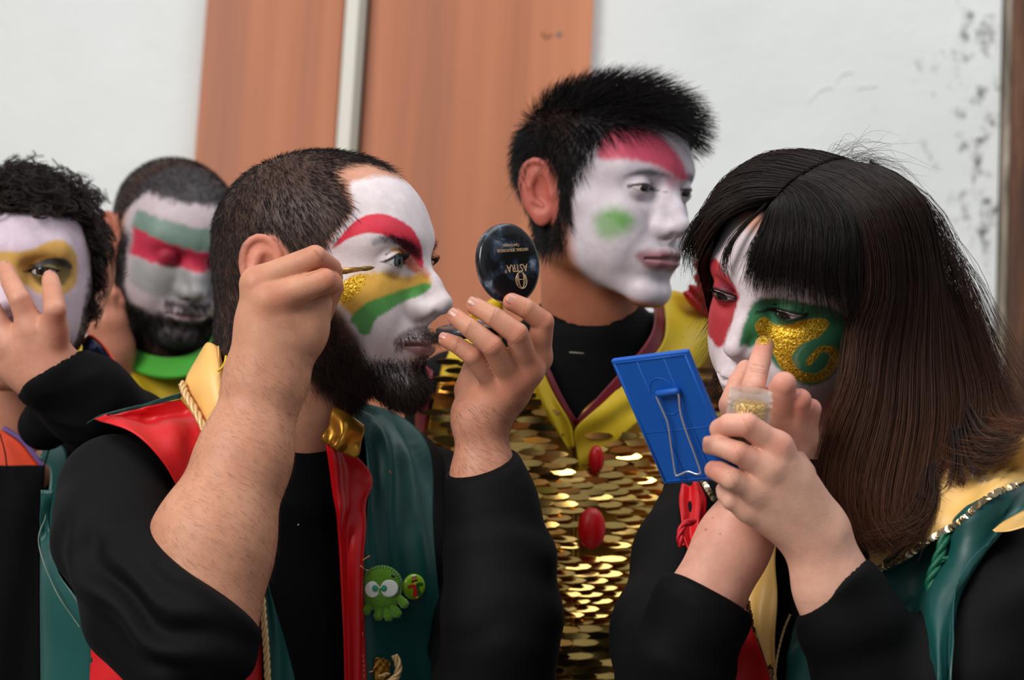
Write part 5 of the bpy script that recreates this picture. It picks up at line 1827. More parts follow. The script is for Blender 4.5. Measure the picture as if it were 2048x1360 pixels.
def build_C():
    fr = Frame(2.06)
    T = thing('person', 'black-haired man in a gold sequin vest standing in front of the wide orange board', 'person', world(floor_point(fr(1150, 1000, 60))))
    H = Head(fr, 1199, 402, 45, 5, 2.0, 0.99, crown=116, jaw=0.95, nose=1.0, open=0.55)
    lo, hi = bounds([fr(1040, 140, 0), fr(1400, 800, 0)], 0.012); lo[2] = H.o[2] - 0.13; hi[2] = H.o[2] + 0.13
    hv, hq = head_mesh(H, fr, [(p_cap(H.pt(-12, -20, 0), fr(1180, 720, 50), 0.052, 0.050), 0.02)], lo, hi, 0.0018)
    ql = H.loc(hv); qm = ql.copy(); qm[:, 2] = np.abs(qm[:, 2])
    px = to_px(H.o + (qm * H.sc) @ H.R.T)
    base = skin_tint(hv, (190, 122, 92), (168, 96, 72), 45)
    tex = noise3(hv, 220, 4)
    facem = sstep(14, 34, ql[:, 0] + 0.05 * ql[:, 1]) * sstep(-101, -90, ql[:, 1] + 0.18 * (ql[:, 0] - 80))
    base = base * (1 - facem[:, None] * 0.96) + lin((216, 208, 216)) * facem[:, None] * 0.96
    lay = [([(1196, 314), (1208, 262), (1260, 248), (1310, 264), (1350, 300), (1376, 350), (1364, 360), (1334, 344), (1296, 326), (1244, 318)], (206, 40, 84), 8, 0.9, 0),
           ([(1250, 352), (1290, 338), (1330, 346), (1338, 354), (1290, 350)], (60, 64, 80), 8, 0.85, 0),
           ([(1330, 352), (1352, 350), (1356, 372), (1340, 378)], (176, 70, 100), 9, 0.5, 0),
           ([(1192, 432), (1226, 414), (1262, 428), (1270, 448), (1246, 470), (1212, 478), (1194, 462)], (96, 158, 66), 16, 0.75, 0),
           ([(1215, 430), (1240, 424), (1258, 440), (1240, 452)], (84, 156, 50), 10, 0.6, 0),
           ([(1270, 512), (1300, 500), (1345, 505), (1345, 535), (1305, 540)], (136, 58, 66), 8, 0.8, 0)]
    col = paint(px, base, lay[1:], tex)
    col = paint(to_px(hv), col[:, :3], lay[:1], tex)
    H.line_eyes(hv, col, (30, 20, 26), 2.6, 0.85)
    w = H.ear_mask(ql)[:, None]; col[:, :3] = col[:, :3] * (1 - w) + lin((186, 100, 84)) * w
    # torso
    Rt = rot_head(22, 0, 0)
    sh_r = fr(915, 800, 70); sh_l = fr(1440, 700, 170)
    TS = SDF()
    TS.add(p_ell(fr(1150, 1150, 90), (0.115, 0.25, 0.18), Rt))
    TS.add(p_ell(fr(1150, 1600, 100), (0.11, 0.22, 0.16), Rt), 0.06)
    TS.add(p_cap(fr(1182, 680, 45), fr(1170, 800, 55), 0.066, 0.085), 0.04)
    TS.add(p_cap(fr(1090, 760, 60), sh_r, 0.06, 0.056), 0.05)
    TS.add(p_cap(fr(1240, 740, 90), sh_l, 0.06, 0.056), 0.05)
    lo, hi = bounds([fr(800, 600, 0), fr(1560, 1850, 0)], 0.03); lo[2] = -2.42; hi[2] = -1.9
    tv, tq = mesh_sdf(lambda X: TS(X) + 0.012, lo, hi, 0.009)
    tc = np.ones((len(tv), 4)); tc[:, :3] = lin((190, 122, 92))
    v, q, c = merge([(hv, hq, col), (tv, tq, tc)])
    mesh_obj('body', v, q, M['skin'], T, True, col=c)
    H.eyes(T, (50, 34, 26), gaze=(1, -0.2, 0.05))
    # hair: full on top, swept to the front
    hairline = 84 - 0.0 * ql[:, 0]
    topm = sstep(72, 82, ql[:, 1] + 0.12 * (60 - ql[:, 0]) + 8 * np.abs(ql[:, 2]) / 60)
    sidem = (1 - sstep(10, 22, ql[:, 0] - 0.62 * np.maximum(ql[:, 1], 0))) * sstep(-58, -46, ql[:, 1] - 0.35 * np.minimum(ql[:, 0] + 10, 0) * 0)
    burn = (1 - sstep(24, 30, ql[:, 0])) * sstep(-30, -20, ql[:, 1])
    wt = np.clip(np.maximum(np.maximum(topm, sidem), burn * (ql[:, 0] > 4)), 0, 1) * (1 - H.ear_mask(ql))
    wt = np.where(ql[:, 1] < -62, 0, wt)
    sc = wt[:, None] * 0.95
    col2 = v.copy()
    p, nn = sample_surface(hv, hq, 12000, wt)
    pl = H.loc(p)
    top = sstep(55, 100, pl[:, 1])[:, None]
    comb = np.broadcast_to(H.dirv(0.35, -0.9, 0), p.shape) * (1 - top) + H.dirv(1.0, 0.12, -0.15) * top
    ln = 0.013 + top[:, 0] * (0.007 + 0.022 * sstep(-60, 60, pl[:, 0])) + 0.006 * RNG.random(len(p))
    fur('hair', T, p, nn, ln, 0.00034, (17, 13, 13), comb, 0.46, jit=0.3, seg=4)
    at = bpy.data.objects[T.name].children[0].data.color_attributes['Col']
    n0 = len(hv)
    buf = np.zeros(len(at.data) * 4, f32); at.data.foreach_get('color', buf); buf = buf.reshape(-1, 4)
    buf[:n0, :3] = buf[:n0, :3] * (1 - sc) + lin((14, 11, 11)) * sc
    at.data.foreach_set('color', buf.ravel())
    # black T-shirt and sleeves
    SV, SQ = mesh_sdf(lambda X: smax(TS(X) + 0.004, -p_cap(fr(1180, 500, 0), fr(1182, 552, 0), 0.052, 0.052)(X), 0.004), lo, hi, 0.007)
    ar = p_chain([sh_r, fr(880, 1000, 70), fr(870, 1250, 60), fr(880, 1450, 50)], mm(54, 50, 46, 42), 0.02)
    al = p_chain([sh_l, fr(1480, 900, 120), fr(1490, 1150, 110), fr(1480, 1400, 90)], mm(54, 50, 46, 42), 0.02)
    lo2, hi2 = bounds([fr(780, 640, 0), fr(1620, 1520, 0)], 0.03); lo2[2] = -2.36; hi2[2] = -1.9
    av, aq = mesh_sdf(lambda X: smin(ar(X), al(X), 0.0), lo2, hi2, 0.009)
    v, q = merge([(SV, SQ), (av, aq)])
    mesh_obj('shirt', v, q, M['black'], T)
    legs(T, fr(1150, 1800, 80), 0.17, M['black2'])
    dv, dq = mesh_sdf(lambda X: TS(X) - 0.003, lo, hi, 0.009)
    D = Draper([(dv, dq)])
    # gold lame ground of the vest
    VB = lambda X: np.maximum(TS(X) - 0.007, -(TS(X) + 0.001))
    left = [(885, 720), (868, 800), (850, 880), (850, 1000), (856, 1150), (860, 1300), (862, 1460)]
    midl = [(1075, 690), (1100, 760), (1128, 812), (1150, 850), (1150, 1000), (1150, 1200), (1150, 1460)]
    midr = [(1300, 690), (1250, 740), (1200, 790), (1152, 850), (1152, 1000), (1152, 1200), (1152, 1460)]
    right = [(1440, 640), (1445, 720), (1440, 850), (1430, 1000), (1420, 1150), (1415, 1300), (1410, 1460)]
    drape(D, 'vest_front', left, midl, 12, 34, 40, M['goldlame'], T, None, mid=10)
    drape(D, 'vest_front', midr, right, 12, 34, 40, M['goldlame'], T, None, mid=10)
    # rows of sequins
    V, F, o = [], [], 0
    a8 = np.arange(8) / 8 * 2 * math.pi
    y = 742.0; row = 0
    while y < 1420:
        x = 866 + (row * 17) % 43
        while x < 1425:
            vx = 1150 - (850 - y) * (0.42 if x < 1150 else -0.9) if y < 850 else None
            inside = True
            if y < 852:
                l_edge = 1075 + (y - 690) / 160 * 75; r_edge = 1300 - (y - 690) / 160 * 148
                if l_edge - 34 < x < r_edge + 120: inside = False
                if x > 1150: inside = inside and x > 1330
            elif y < 960 and abs(x - 1150) < 44 * (960 - y) / 108: inside = False
            ed = 885 - (y - 720) * 0.45 if y < 800 else 850
            if x < ed + 24 or (1142 < x < 1200 and 1018 < y < 1110): inside = False
            if inside:
                c = D.at(x + random.uniform(-2, 2), y + random.uniform(-1.2, 1.2), 17)
                sw = math.sin(y * 0.021 + x * 0.006) * 0.35
                nrm = unit(np.array([-0.30 + 0.42 * (0.5 - 0.5 * math.cos((x - 1092) / 165 * 2 * math.pi)) + random.gauss(0, 0.07), 0.26 + (y - 930) / 420 + random.gauss(0, 0.09) - (0.95 if y > 1250 else 0), 1.0]))
                ex = unit(np.array([1.0, 0, -nrm[0]])); ey = np.cross(nrm, ex)
                ring = c + 0.0150 * np.cos(a8)[:, None] * ex + 0.0036 * np.sin(a8)[:, None] * ey
                V.append(np.concatenate([ring, ring - nrm * 0.0008]))
                F.append(tuple(o + k for k in range(8))); F.append(tuple(o + 8 + k for k in range(7, -1, -1)))
                for k in range(8):
                    F.append((o + (k + 1) % 8, o + k, o + 8 + k, o + 8 + (k + 1) % 8))
                o += 16
            x += 43
        y += 13.4; row += 1
    tag(mesh_obj('sequins', np.concatenate(V), F, M['sequin'], T, False), kind='stuff')
    # maroon lining and yellow satin lapels
    fold = lambda u, v: 0.002 * np.sin(u * 8 + v * 9)
    drape(D, 'lapel_lining', [(1300, 560), (1310, 640), (1290, 690), (1240, 745), (1190, 800), (1150, 842)], [(1322, 566), (1330, 640), (1318, 700), (1262, 755), (1206, 808), (1156, 856)], 16, 6, 30, M['maroon'], T, None, mid=2)
    drape(D, 'yellow_lapel', [(1322, 580), (1330, 650), (1318, 700), (1262, 755), (1206, 806), (1154, 852), (1150, 880)], [(1420, 590), (1440, 660), (1400, 740), (1330, 800), (1255, 860), (1195, 920), (1160, 950)], 18, 20, 36, M['yellow'], T, fold, mid=5)
    drape(D, 'lapel_lining', [(1066, 690), (1092, 750), (1116, 800), (1146, 846)], [(1078, 690), (1104, 748), (1128, 798), (1154, 842)], 17, 5, 24, M['maroon'], T, None, mid=1)
    drape(D, 'yellow_lapel', [(1000, 700), (1040, 760), (1076, 812), (1112, 860), (1140, 900)], [(1064, 690), (1090, 750), (1112, 800), (1142, 850), (1150, 890)], 18, 12, 26, M['yellow'], T, fold, mid=3)
    drape(D, 'shoulder_yoke', [(925, 640), (905, 680), (890, 720), (880, 760)], [(1010, 580), (1000, 650), (985, 700), (980, 745)], 16, 12, 16, M['yellow'], T, fold, mid=3)
    drape(D, 'maroon_edging', [(840, 722), (834, 780), (830, 840), (832, 900), (834, 960)], [(866, 742), (858, 800), (852, 860), (850, 910), (850, 960)], 14, 6, 20, M['maroon'], T, None, mid=2)
    # small collar button mark on the T-shirt
    p0 = D.at(1140, 706, 5); p1 = D.at(1168, 708, 5)
    vv, ff = tube([p0, p1], 0.0007, 5); mesh_obj('neck_stitch', vv, ff, M['cream_shade'], T)
    # red stone on the chest
    S2 = SDF().add(p_ell(D.at(1170, 1058, 26), (0.014, 0.021, 0.009)))
    c = D.at(1170, 1058, 26)
    vv, qq = mesh_sdf(S2, c - 0.03, c + 0.03, 0.002)
    mesh_obj('red_pompom', vv, qq, M['red_shine'], T)
    c = D.at(1185, 905, 24)
    vv, qq = mesh_sdf(SDF().add(p_ell(c, (0.008, 0.014, 0.006))), c - 0.03, c + 0.03, 0.002)
    mesh_obj('red_knot', vv, qq, M['red_shine'], T)
    # red ruffle on his left shoulder
    for k, (x, y_) in enumerate(((1408, 545), (1425, 520), (1430, 575), (1415, 600), (1438, 548))):
        c = fr(x, y_, 110 - 6 * k)
        R = rot_head(30 * k, 20 * k, 17 * k)
        vv, qq = mesh_sdf(lambda X: p_ell(c, (0.016, 0.026, 0.010), R)(X) + 0.002 * np.sin((X[:, 0] + X[:, 1]) * 420).astype(f32), c - 0.03, c + 0.03, 0.0025)
        mesh_obj('shoulder_ruffle', vv, qq, M['red'], T)
    return dict(T=T, fr=fr)


def build_D():
    fr = Frame(2.45)
    T = thing('person', 'bearded man with crimson eye band in a yellow robe, farthest back', 'person', world(floor_point(fr(350, 900, 60))))
    H = Head(fr, 342, 497, 30, 20, 4, 0.96, crown=114, jaw=1.02, nose=1.0, open=0.0)
    lo, hi = bounds([fr(215, 325, 0), fr(480, 790, 0)], 0.012); lo[2] = H.o[2] - 0.13; hi[2] = H.o[2] + 0.13
    hv, hq = head_mesh(H, fr, [(p_cap(H.pt(-15, -20, 0), fr(330, 760, 40), 0.055, 0.06), 0.02)], lo, hi, 0.0021)
    ql = H.loc(hv); qm = ql.copy(); qm[:, 2] = np.abs(qm[:, 2])
    base = skin_tint(hv, (188, 120, 90), (168, 96, 72), 45)
    tex = noise3(hv, 150, 4)
    facem = sstep(12, 30, ql[:, 0] + 0.1 * ql[:, 1]) * sstep(-110, -96, ql[:, 1])
    col = np.ones((len(hv), 4)); col[:, :3] = base * (1 - facem[:, None] * 0.93) + lin((190, 178, 184)) * facem[:, None] * 0.93
    def band(mask, rgb, st):
        m = (np.clip(mask, 0, 1) * st)[:, None]
        col[:, :3] = col[:, :3] * (1 - m) + lin(rgb) * m
    u, f, a = ql[:, 1], ql[:, 0], np.abs(ql[:, 2])
    t = tex * 2
    band(sstep(30, 36, u + t) * (1 - sstep(58, 64, u + t)) * sstep(30, 44, f), (92, 128, 112), 0.85)
    band(sstep(4, 10, u + t + 0.06 * a) * (1 - sstep(29, 34, u + t - 0.1 * a)) * sstep(34, 48, f), (196, 20, 62), 0.95)
    band(np.exp(-((u - 19) / 8) ** 2 - ((a - 33) / 15) ** 2) * (f > 60), (110, 8, 36), 0.75)
    band((1 - sstep(2, 9, u + t + 0.06 * a)) * sstep(-40, -28, u + t) * sstep(40, 60, f), (116, 132, 126), 0.6)
    beard = np.maximum((1 - sstep(-64, -52, u + t * 2 + 0.0 * a)) * sstep(14, 22, f), (1 - sstep(-6, 20, u - 0.55 * (a - 40))) * (1 - sstep(28, 46, f)) * sstep(2, 10, f) * (u < 40))
    must = np.exp(-((u + 41) / 4.5) ** 2) * (f > 84) * (a < 30)
    chinpatch = np.exp(-((u + 70) / 9) ** 2 - (a / 18) ** 2) * (f > 70)
    bw = np.clip(np.maximum(beard, must) - chinpatch * 0.8, 0, 1) * (u > -125) * (1 - H.ear_mask(ql))
    band(bw, (26, 22, 24), 0.85)
    band(np.exp(-((u + 53) / 5) ** 2 - (a / 22) ** 2) * (f > 85), (146, 80, 86), 0.6)
    w = H.ear_mask(ql); band(w, (180, 106, 84), 0.95)
    hl = np.maximum(sstep(80, 88, u + 0.1 * (a - 30) + t), (1 - sstep(2, 12, f - 0.5 * np.maximum(u - 30, 0))) * sstep(-55, -40, u)) * (1 - w)
    band(hl, (20, 17, 18), 0.93)
    # torso
    Rt = rot_head(25, 0, 0)
    TS = SDF()
    sh_r = fr(205, 780, 60); sh_l = fr(505, 780, 100)
    TS.add(p_ell(fr(345, 1000, 70), (0.12, 0.22, 0.18), Rt))
    TS.add(p_ell(fr(345, 1250, 70), (0.115, 0.25, 0.16), Rt), 0.06)
    TS.add(p_cap(fr(330, 740, 40), fr(335, 800, 50), 0.06, 0.08), 0.04)
    TS.add(p_cap(fr(300, 790, 45), sh_r, 0.055, 0.055), 0.05)
    TS.add(p_cap(fr(370, 790, 60), sh_l, 0.055, 0.055), 0.05)
    lo, hi = bounds([fr(120, 660, 0), fr(590, 1500, 0)], 0.03); lo[2] = -2.8; hi[2] = -2.26
    tv, tq = mesh_sdf(lambda X: TS(X) + 0.012, lo, hi, 0.011)
    tc = np.ones((len(tv), 4)); tc[:, :3] = lin((188, 120, 90))
    # raised right hand beside the curly head
    fg = [([fr(214, 640, -70), fr(206, 590, -78), fr(200, 560, -72)], mm(10, 9, 8)), ([fr(222, 640, -66), fr(222, 590, -74), fr(214, 566, -66)], mm(10, 9, 8)), ([fr(232, 648, -60), fr(236, 606, -66), fr(230, 586, -60)], mm(9.5, 8.5, 7.5)), ([fr(196, 660, -60), fr(180, 620, -64), fr(184, 590, -60)], mm(11, 9, 8))]
    pm = [(fr(222, 700, -50), f_[0][0], 0.02, 0.012) for f_ in fg] + [(fr(222, 690, -50), fr(215, 650, -60), 0.022, 0.02)]
    hh = hand(fg, pm, extra=[(p_cap(fr(224, 695, -50), fr(225, 850, -20), 0.023, 0.032), 0.014)])
    lo2, hi2 = bounds([fr(160, 545, 0), fr(270, 860, 0)], 0.012); lo2[2] = -2.48; hi2[2] = -2.34
    rv, rq = mesh_sdf(hh, lo2, hi2, 0.0022)
    rc = np.ones((len(rv), 4)); rc[:, :3] = skin_tint(rv, (196, 132, 106), (172, 104, 82), 40, 6)
    v, q, c = merge([(hv, hq, col), (tv, tq, tc), (rv, rq, rc)])
    mesh_obj('body', v, q, M['skin'], T, True, col=c)
    H.eyes(T, (40, 30, 26), gaze=(1, -0.4, 0.0))
    p, nn = sample_surface(hv, hq, 7000, hl + 0.001)
    fur('hair', T, p, nn, 0.005, 0.0003, (12, 10, 10), np.broadcast_to(H.dirv(0.5, -0.6, 0), p.shape), 0.6, jit=0.4, seg=2)
    p, nn = sample_surface(hv, hq, 5000, bw)
    fur('beard', T, p, nn, 0.009, 0.00028, (13, 11, 11), np.broadcast_to(H.dirv(0.3, -0.9, 0), p.shape), 0.45, jit=0.4, seg=2)
    # yellow robe, green collar
    sl = p_chain([sh_r, fr(190, 900, 20), fr(224, 930, -20), fr(226, 800, -30)], mm(56, 50, 46, 38), 0.02)
    sl2 = p_chain([sh_l, fr(540, 930, 90), fr(530, 1150, 60)], mm(56, 50, 44), 0.02)
    RB = lambda X: smax(smin(TS(X), smin(sl(X), sl2(X), 0.0), 0.02) - 0.004, -p_cap(fr(345, 600, 0), fr(345, 668, 0), 0.062, 0.058)(X), 0.006)
    v, q = mesh_sdf(RB, lo - np.array([0.02, 0, 0]), hi, 0.006)
    v = clothify(v, q, 0.0035, 9, 3, (0, 1, 0), 0.35, 0.05)
    mesh_obj('robe', v, q, M['yellow2'], T)
    rails = []
    for k in range(3):
        ring = []
        for i in range(13):
            a_ = math.radians(-205 + i * 230 / 12)
            rr = 1.0 + 0.13 * k
            ring.append(fr(338 + math.cos(a_) * 92 * rr, 655 - math.sin(a_) * 60 * rr * (1.0 if math.sin(a_) < 0 else 0.5) + 12 * k, 40 + math.sin(a_) * 85 * rr))
        rails.append(ring)
    v, q = loft(rails, 12, 50, 0.003)
    mesh_obj('green_collar', v, q, M['bright_green'], T)
    S2 = SDF()
    for x, y, dz in ((196, 500, -20), (208, 520, -30), (200, 545, -25), (192, 565, -30), (212, 548, -20)):
        S2.add(p_ell(fr(x, y, dz), (0.012, 0.018, 0.012)), 0.006)
    c = fr(200, 532, -25)
    v, q = mesh_sdf(S2, c - np.array([0.045, 0.06, 0.045]), c + np.array([0.045, 0.06, 0.045]), 0.003)
    v = clothify(v, q, 0.003, 60, 3)
    mesh_obj('green_ruff', v, q, M['bright_green'], T)
    legs(T, fr(345, 1420, 90), 0.17, M['black2'])


def build_E():
    fr = Frame(2.02)
    T = thing('person', 'curly-haired man rubbing yellow face paint with his fingers', 'person', world(floor_point(fr(-20, 1000, 60))))
    H = Head(fr, 43, 568, 6, 3, 2, 0.985, crown=104, jaw=0.98, nose=1.0, open=0.5)
    lo, hi = bounds([fr(-120, 340, 0), fr(240, 930, 0)], 0.012); lo[2] = H.o[2] - 0.13; hi[2] = H.o[2] + 0.14
    hv, hq = head_mesh(H, fr, [(p_cap(H.pt(-15, -20, 0), fr(10, 900, 50), 0.054, 0.058), 0.02)], lo, hi, 0.0018)
    ql = H.loc(hv); px = to_px(hv)
    base = skin_tint(hv, (196, 138, 112), (172, 104, 82), 45)
    tex = noise3(hv, 220, 4)
    u, f, a = ql[:, 1], ql[:, 0], np.abs(ql[:, 2])
    facem = sstep(18, 34, f + 0.05 * u) * sstep(-70, -50, u)
    base = base * (1 - facem[:, None] * 0.95) + lin((206, 190, 204)) * facem[:, None] * 0.95
    qm = ql.copy(); qm[:, 2] = -np.abs(qm[:, 2]); pxm = to_px(H.o + (qm * H.sc) @ H.R.T)
    lay = [([(-20, 500), (20, 503), (60, 500), (100, 482), (128, 482), (150, 505), (156, 540), (148, 575), (120, 590), (80, 588), (50, 570), (20, 555), (-20, 560)], (206, 160, 62), 5, 0.92, 0),
           ([(62, 535), (75, 524), (105, 516), (132, 520), (143, 535), (140, 556), (115, 575), (84, 574), (66, 556)], (74, 80, 52), 5, 0.8, 0),
           ([(62, 536), (78, 524), (108, 515), (136, 522), (144, 540), (128, 534), (100, 530), (76, 540), (68, 552)], (36, 38, 46), 3.5, 0.9, 0)]
    col = paint(pxm, base, lay, tex)
    H.line_eyes(hv, col, (24, 20, 18), 2.2, 0.9)
    beard = (1 - sstep(-12, 8, u - 0.9 * (a - 58))) * (1 - sstep(34, 46, f)) * (f > 6) * (u > -80)
    m = (np.clip(beard, 0, 1) * 0.7)[:, None]; col[:, :3] = col[:, :3] * (1 - m) + lin((60, 52, 54)) * m
    scalp = np.maximum(sstep(68, 76, u + 0.08 * a), 1 - sstep(14, 24, f - 0.3 * np.maximum(u, 0))) * (u > -45) * (1 - H.ear_mask(ql))
    m = scalp[:, None] * 0.95; col[:, :3] = col[:, :3] * (1 - m) + lin((20, 16, 15)) * m
    # hand over the face: the back of his left hand
    fg = [
        ([fr(64, 660, -168), fr(40, 600, -172), fr(22, 565, -152), fr(12, 540, -136)], mm(12.5, 10.2, 9.2, 8)),
        ([fr(106, 665, -170), fr(110, 620, -182), fr(105, 585, -156), fr(101, 560, -138)], mm(12.5, 10.4, 9.4, 8.2)),
        ([fr(20, 690, -160), fr(-12, 630, -158), fr(-30, 590, -146)], mm(12, 10, 8.6)),
        ([fr(-16, 720, -150), fr(-50, 680, -150), fr(-66, 640, -140)], mm(11, 9, 8)),
        ([fr(110, 735, -118), fr(84, 690, -112), fr(76, 660, -108)], mm(13, 10, 8.5)),
    ]
    Wr = fr(98, 748, -150)
    pm = [(Wr, fg[i][0][0], 0.024, 0.0135) for i in range(4)] + [(Wr, fg[4][0][0], 0.02, 0.014), (fr(60, 735, -150), fr(60, 690, -158), 0.02, 0.018)]
    el = fr(285, 890, -60)
    hh = hand(fg, pm, extra=[(p_cap(fr(105, 750, -148), fr(190, 806, -122), 0.0265, 0.03), 0.014)], k_palm=0.014, k_join=0.008)
    lo2, hi2 = bounds([fr(-80, 535, 0), fr(220, 830, 0)], 0.012); lo2[2] = -2.02 + 0.075; hi2[2] = -2.02 + 0.205
    rv, rq = mesh_sdf(hh, lo2, hi2, 0.0016)
    rc = np.ones((len(rv), 4)); rc[:, :3] = skin_tint(rv, (206, 150, 124), (182, 116, 92), 40, 6)
    rp = to_px(rv)
    for x, y in ((100, 640), (50, 615), (118, 660)):
        w = np.exp(-((rp[:, 0] - x) ** 2 / 22 ** 2 + (rp[:, 1] - y) ** 2 / 20 ** 2))[:, None] * 0.4
        rc[:, :3] = rc[:, :3] * (1 - w) + lin((150, 78, 62)) * w
    Rt = rot_head(0, 0, 0)
    TS = SDF()
    sh_l = fr(200, 980, 70); sh_r = fr(-230, 980, 70)
    TS.add(p_ell(fr(-10, 1250, 70), (0.175, 0.24, 0.115)))
    TS.add(p_ell(fr(-10, 1650, 80), (0.16, 0.24, 0.11)), 0.06)
    TS.add(p_cap(fr(5, 900, 55), fr(0, 980, 60), 0.058, 0.08), 0.04)
    TS.add(p_cap(fr(60, 960, 60), sh_l, 0.055, 0.052), 0.05)
    TS.add(p_cap(fr(-70, 960, 60), sh_r, 0.055, 0.052), 0.05)
    lo, hi = bounds([fr(-340, 820, 0), fr(300, 1880, 0)], 0.03); lo[2] = -2.27; hi[2] = -1.9
    tv, tq = mesh_sdf(lambda X: TS(X) + 0.012, lo, hi, 0.010)
    tc = np.ones((len(tv), 4)); tc[:, :3] = lin((196, 138, 112))
    v, q, c = merge([(hv, hq, col), (tv, tq, tc), (rv, rq, rc)])
    mesh_obj('body', v, q, M['skin'], T, True, col=c)
    H.eyes(T, (44, 34, 26), gaze=(1, -0.05, 0.0))
    for i in (0, 1):
        nail('fingernail', fg[i][0][2], fg[i][0][3], np.array([0.0, 0.3, 1.0]), 0.009, 0.0095, T, r=fg[i][1][3])
    # curls
    wt = scalp * (ql[:, 1] > -30)
    n = 1150
    p, nn = sample_surface(hv, hq, n, wt + 1e-4)
    m = 22; t = np.linspace(0, 1, m)
    out = nn * 0.85 + np.array([0, 0.35, 0]) + RNG.normal(size=(n, 3)) * 0.3
    out /= np.linalg.norm(out, axis=1, keepdims=True)
    L = 0.007 + (0.010 + 0.028 * RNG.random(n)) * (0.15 + 0.85 * sstep(10, 95, H.loc(p)[:, 1]))
    e1 = np.cross(out, RNG.normal(size=(n, 3))); e1 /= np.linalg.norm(e1, axis=1, keepdims=True); e2 = np.cross(out, e1)
    cr = (0.005 + 0.005 * RNG.random(n))
    ph = RNG.random((n, 1)) * 6.28; tw = 7 + 8 * RNG.random((n, 1))
    ang = ph + t[None] * tw
    sag = np.array([0, -1, 0]) * 0.012
    pts = p[:, None] + out[:, None] * (L[:, None] * t[None])[:, :, None] + (np.cos(ang)[:, :, None] * e1[:, None] + np.sin(ang)[:, :, None] * e2[:, None]) * (cr[:, None] * np.minimum(t * 4, 1)[None])[:, :, None] + sag * (t ** 2)[None, :, None]
    # each curl is a bundle of three hairs
    P3 = np.concatenate([pts + RNG.normal(size=(n, 1, 3)) * 0.0011 for _ in range(7)])
    v, q = strands(None, P3, 0.00034 * (1 - 0.6 * t ** 2))
    c = np.repeat((lin((42, 32, 29))[None] * (0.6 + 0.9 * RNG.random((len(P3), 1)))), m * 3, 0)
    tag(mesh_obj('hair', v, q, M['hair'], T, True, col=c), kind='stuff')
    fb, fn = sample_surface(hv, hq, 1600, np.clip(beard, 0, 1) + 1e-5)
    fur('beard', T, fb, fn, 0.005, 0.0002, (50, 44, 44), np.broadcast_to(H.dirv(0.3, -0.9, 0), fb.shape), 0.4, jit=0.4, seg=2)
    # black top: sleeve bent at the elbow, bib of the vest
    SV, SQ = mesh_sdf(lambda X: smax(TS(X) + 0.003, -p_cap(fr(10, 780, -10), fr(10, 890, -30), 0.06, 0.062)(X), 0.004), lo, hi, 0.006)
    FS = SDF().add(p_chain([fr(100, 750, -150), fr(185, 806, -128), el], mm(35, 38, 42), 0.02))
    cd = unit(fr(160, 702, -140) - fr(66, 768, -140)); cnn = unit(np.cross(cd, [0, 0, 1.0]))
    if cnn[0] > 0: cnn = -cnn
    FS.cut(p_plane(fr(116, 738, -145), cnn), 0.002)
    SL = SDF().add(FS).add(p_chain([el, fr(245, 930, 20), sh_l], mm(42, 48, 52), 0.02), 0.02).add(p_chain([fr(140, 800, -100), fr(90, 850, -60)], mm(30, 24), 0.02), 0.02)
    lo2, hi2 = bounds([fr(30, 660, 0), fr(330, 1080, 0)], 0.03); lo2[2] = -2.17; hi2[2] = -2.02 + 0.22
    av, aq = mesh_sdf(SL, lo2, hi2, 0.0036)
    av = clothify(av, aq, 0.0026, 24, 4, (1, 0, 0), 0.5, 0.03)
    ar = p_chain([sh_r, fr(-270, 1150, 40), fr(-250, 1350, 0)], mm(56, 50, 44), 0.02)
    lo3, hi3 = bounds([fr(-300, 950, 0), fr(-200, 1400, 0)], 0.07)
    bv, bq = mesh_sdf(ar, lo3, hi3, 0.01)
    v, q = merge([(SV, SQ), (av, aq), (bv, bq)])
    mesh_obj('shirt', v, q, M['black2'], T)
    legs(T, fr(-10, 1800, 80), 0.17, M['black2'])
    dv, dq = mesh_sdf(lambda X: TS(X) - 0.003, lo, hi, 0.009)
    D = Draper([(dv, dq)])
    drape(D, 'orange_undershirt', [(-60, 850), (-60, 880), (-60, 920), (-60, 950)], [(6, 862), (40, 885), (64, 912), (84, 936)], 7, 14, 16, M['orange'], T, None, mid=3)
    drape(D, 'violet_neck_binding', [(4, 858), (38, 880), (62, 908), (82, 934)], [(10, 852), (46, 876), (70, 904), (92, 934)], 9, 4, 16, M['violet'], T, None, mid=1)
    drape(D, 'black_bib', [(-80, 928), (-80, 1060), (-80, 1250), (-80, 1470)], [(90, 932), (84, 1060), (82, 1250), (84, 1470)], 12, 22, 30, M['black2'], T, lambda u, v: 0.002 * np.sin(u * 9 + v * 5), mid=5)
    drape(D, 'vest_green_side', [(78, 915), (100, 940), (96, 1000), (90, 1100)], [(96, 884), (130, 900), (150, 1000), (160, 1100)], 10, 8, 16, M['green'], T, None, mid=2)
    v, f_ = tube(catmull([fr(0, 868, -30), fr(10, 905, -45), fr(14, 940, -50)], 14), 0.0008, 6)
    mesh_obj('neck_string', v, f_, M['black2'], T)
    v, f_ = tube(catmull([fr(112, 862, -40), fr(98, 900, -45), fr(86, 940, -48)], 14), 0.0008, 6)
    mesh_obj('neck_string', v, f_, M['black2'], T)
    # patterned stand-up collar with an orange edge
    rails = [[fr(165, 688, 10), fr(180, 672, 0), fr(205, 690, -5), fr(228, 722, -10), fr(243, 752, -15)], [fr(160, 740, 5), fr(178, 735, 0), fr(200, 748, -5), fr(222, 770, -8), fr(240, 790, -10)]]
    v, q = loft(rails, 10, 24, 0.002)
    mesh_obj('patterned_collar', v, q, M['blue_print'], T)
    v, f_ = tube(catmull(rails[0], 30), 0.0014, 6); mesh_obj('collar_piping', v, f_, M['orange'], T)


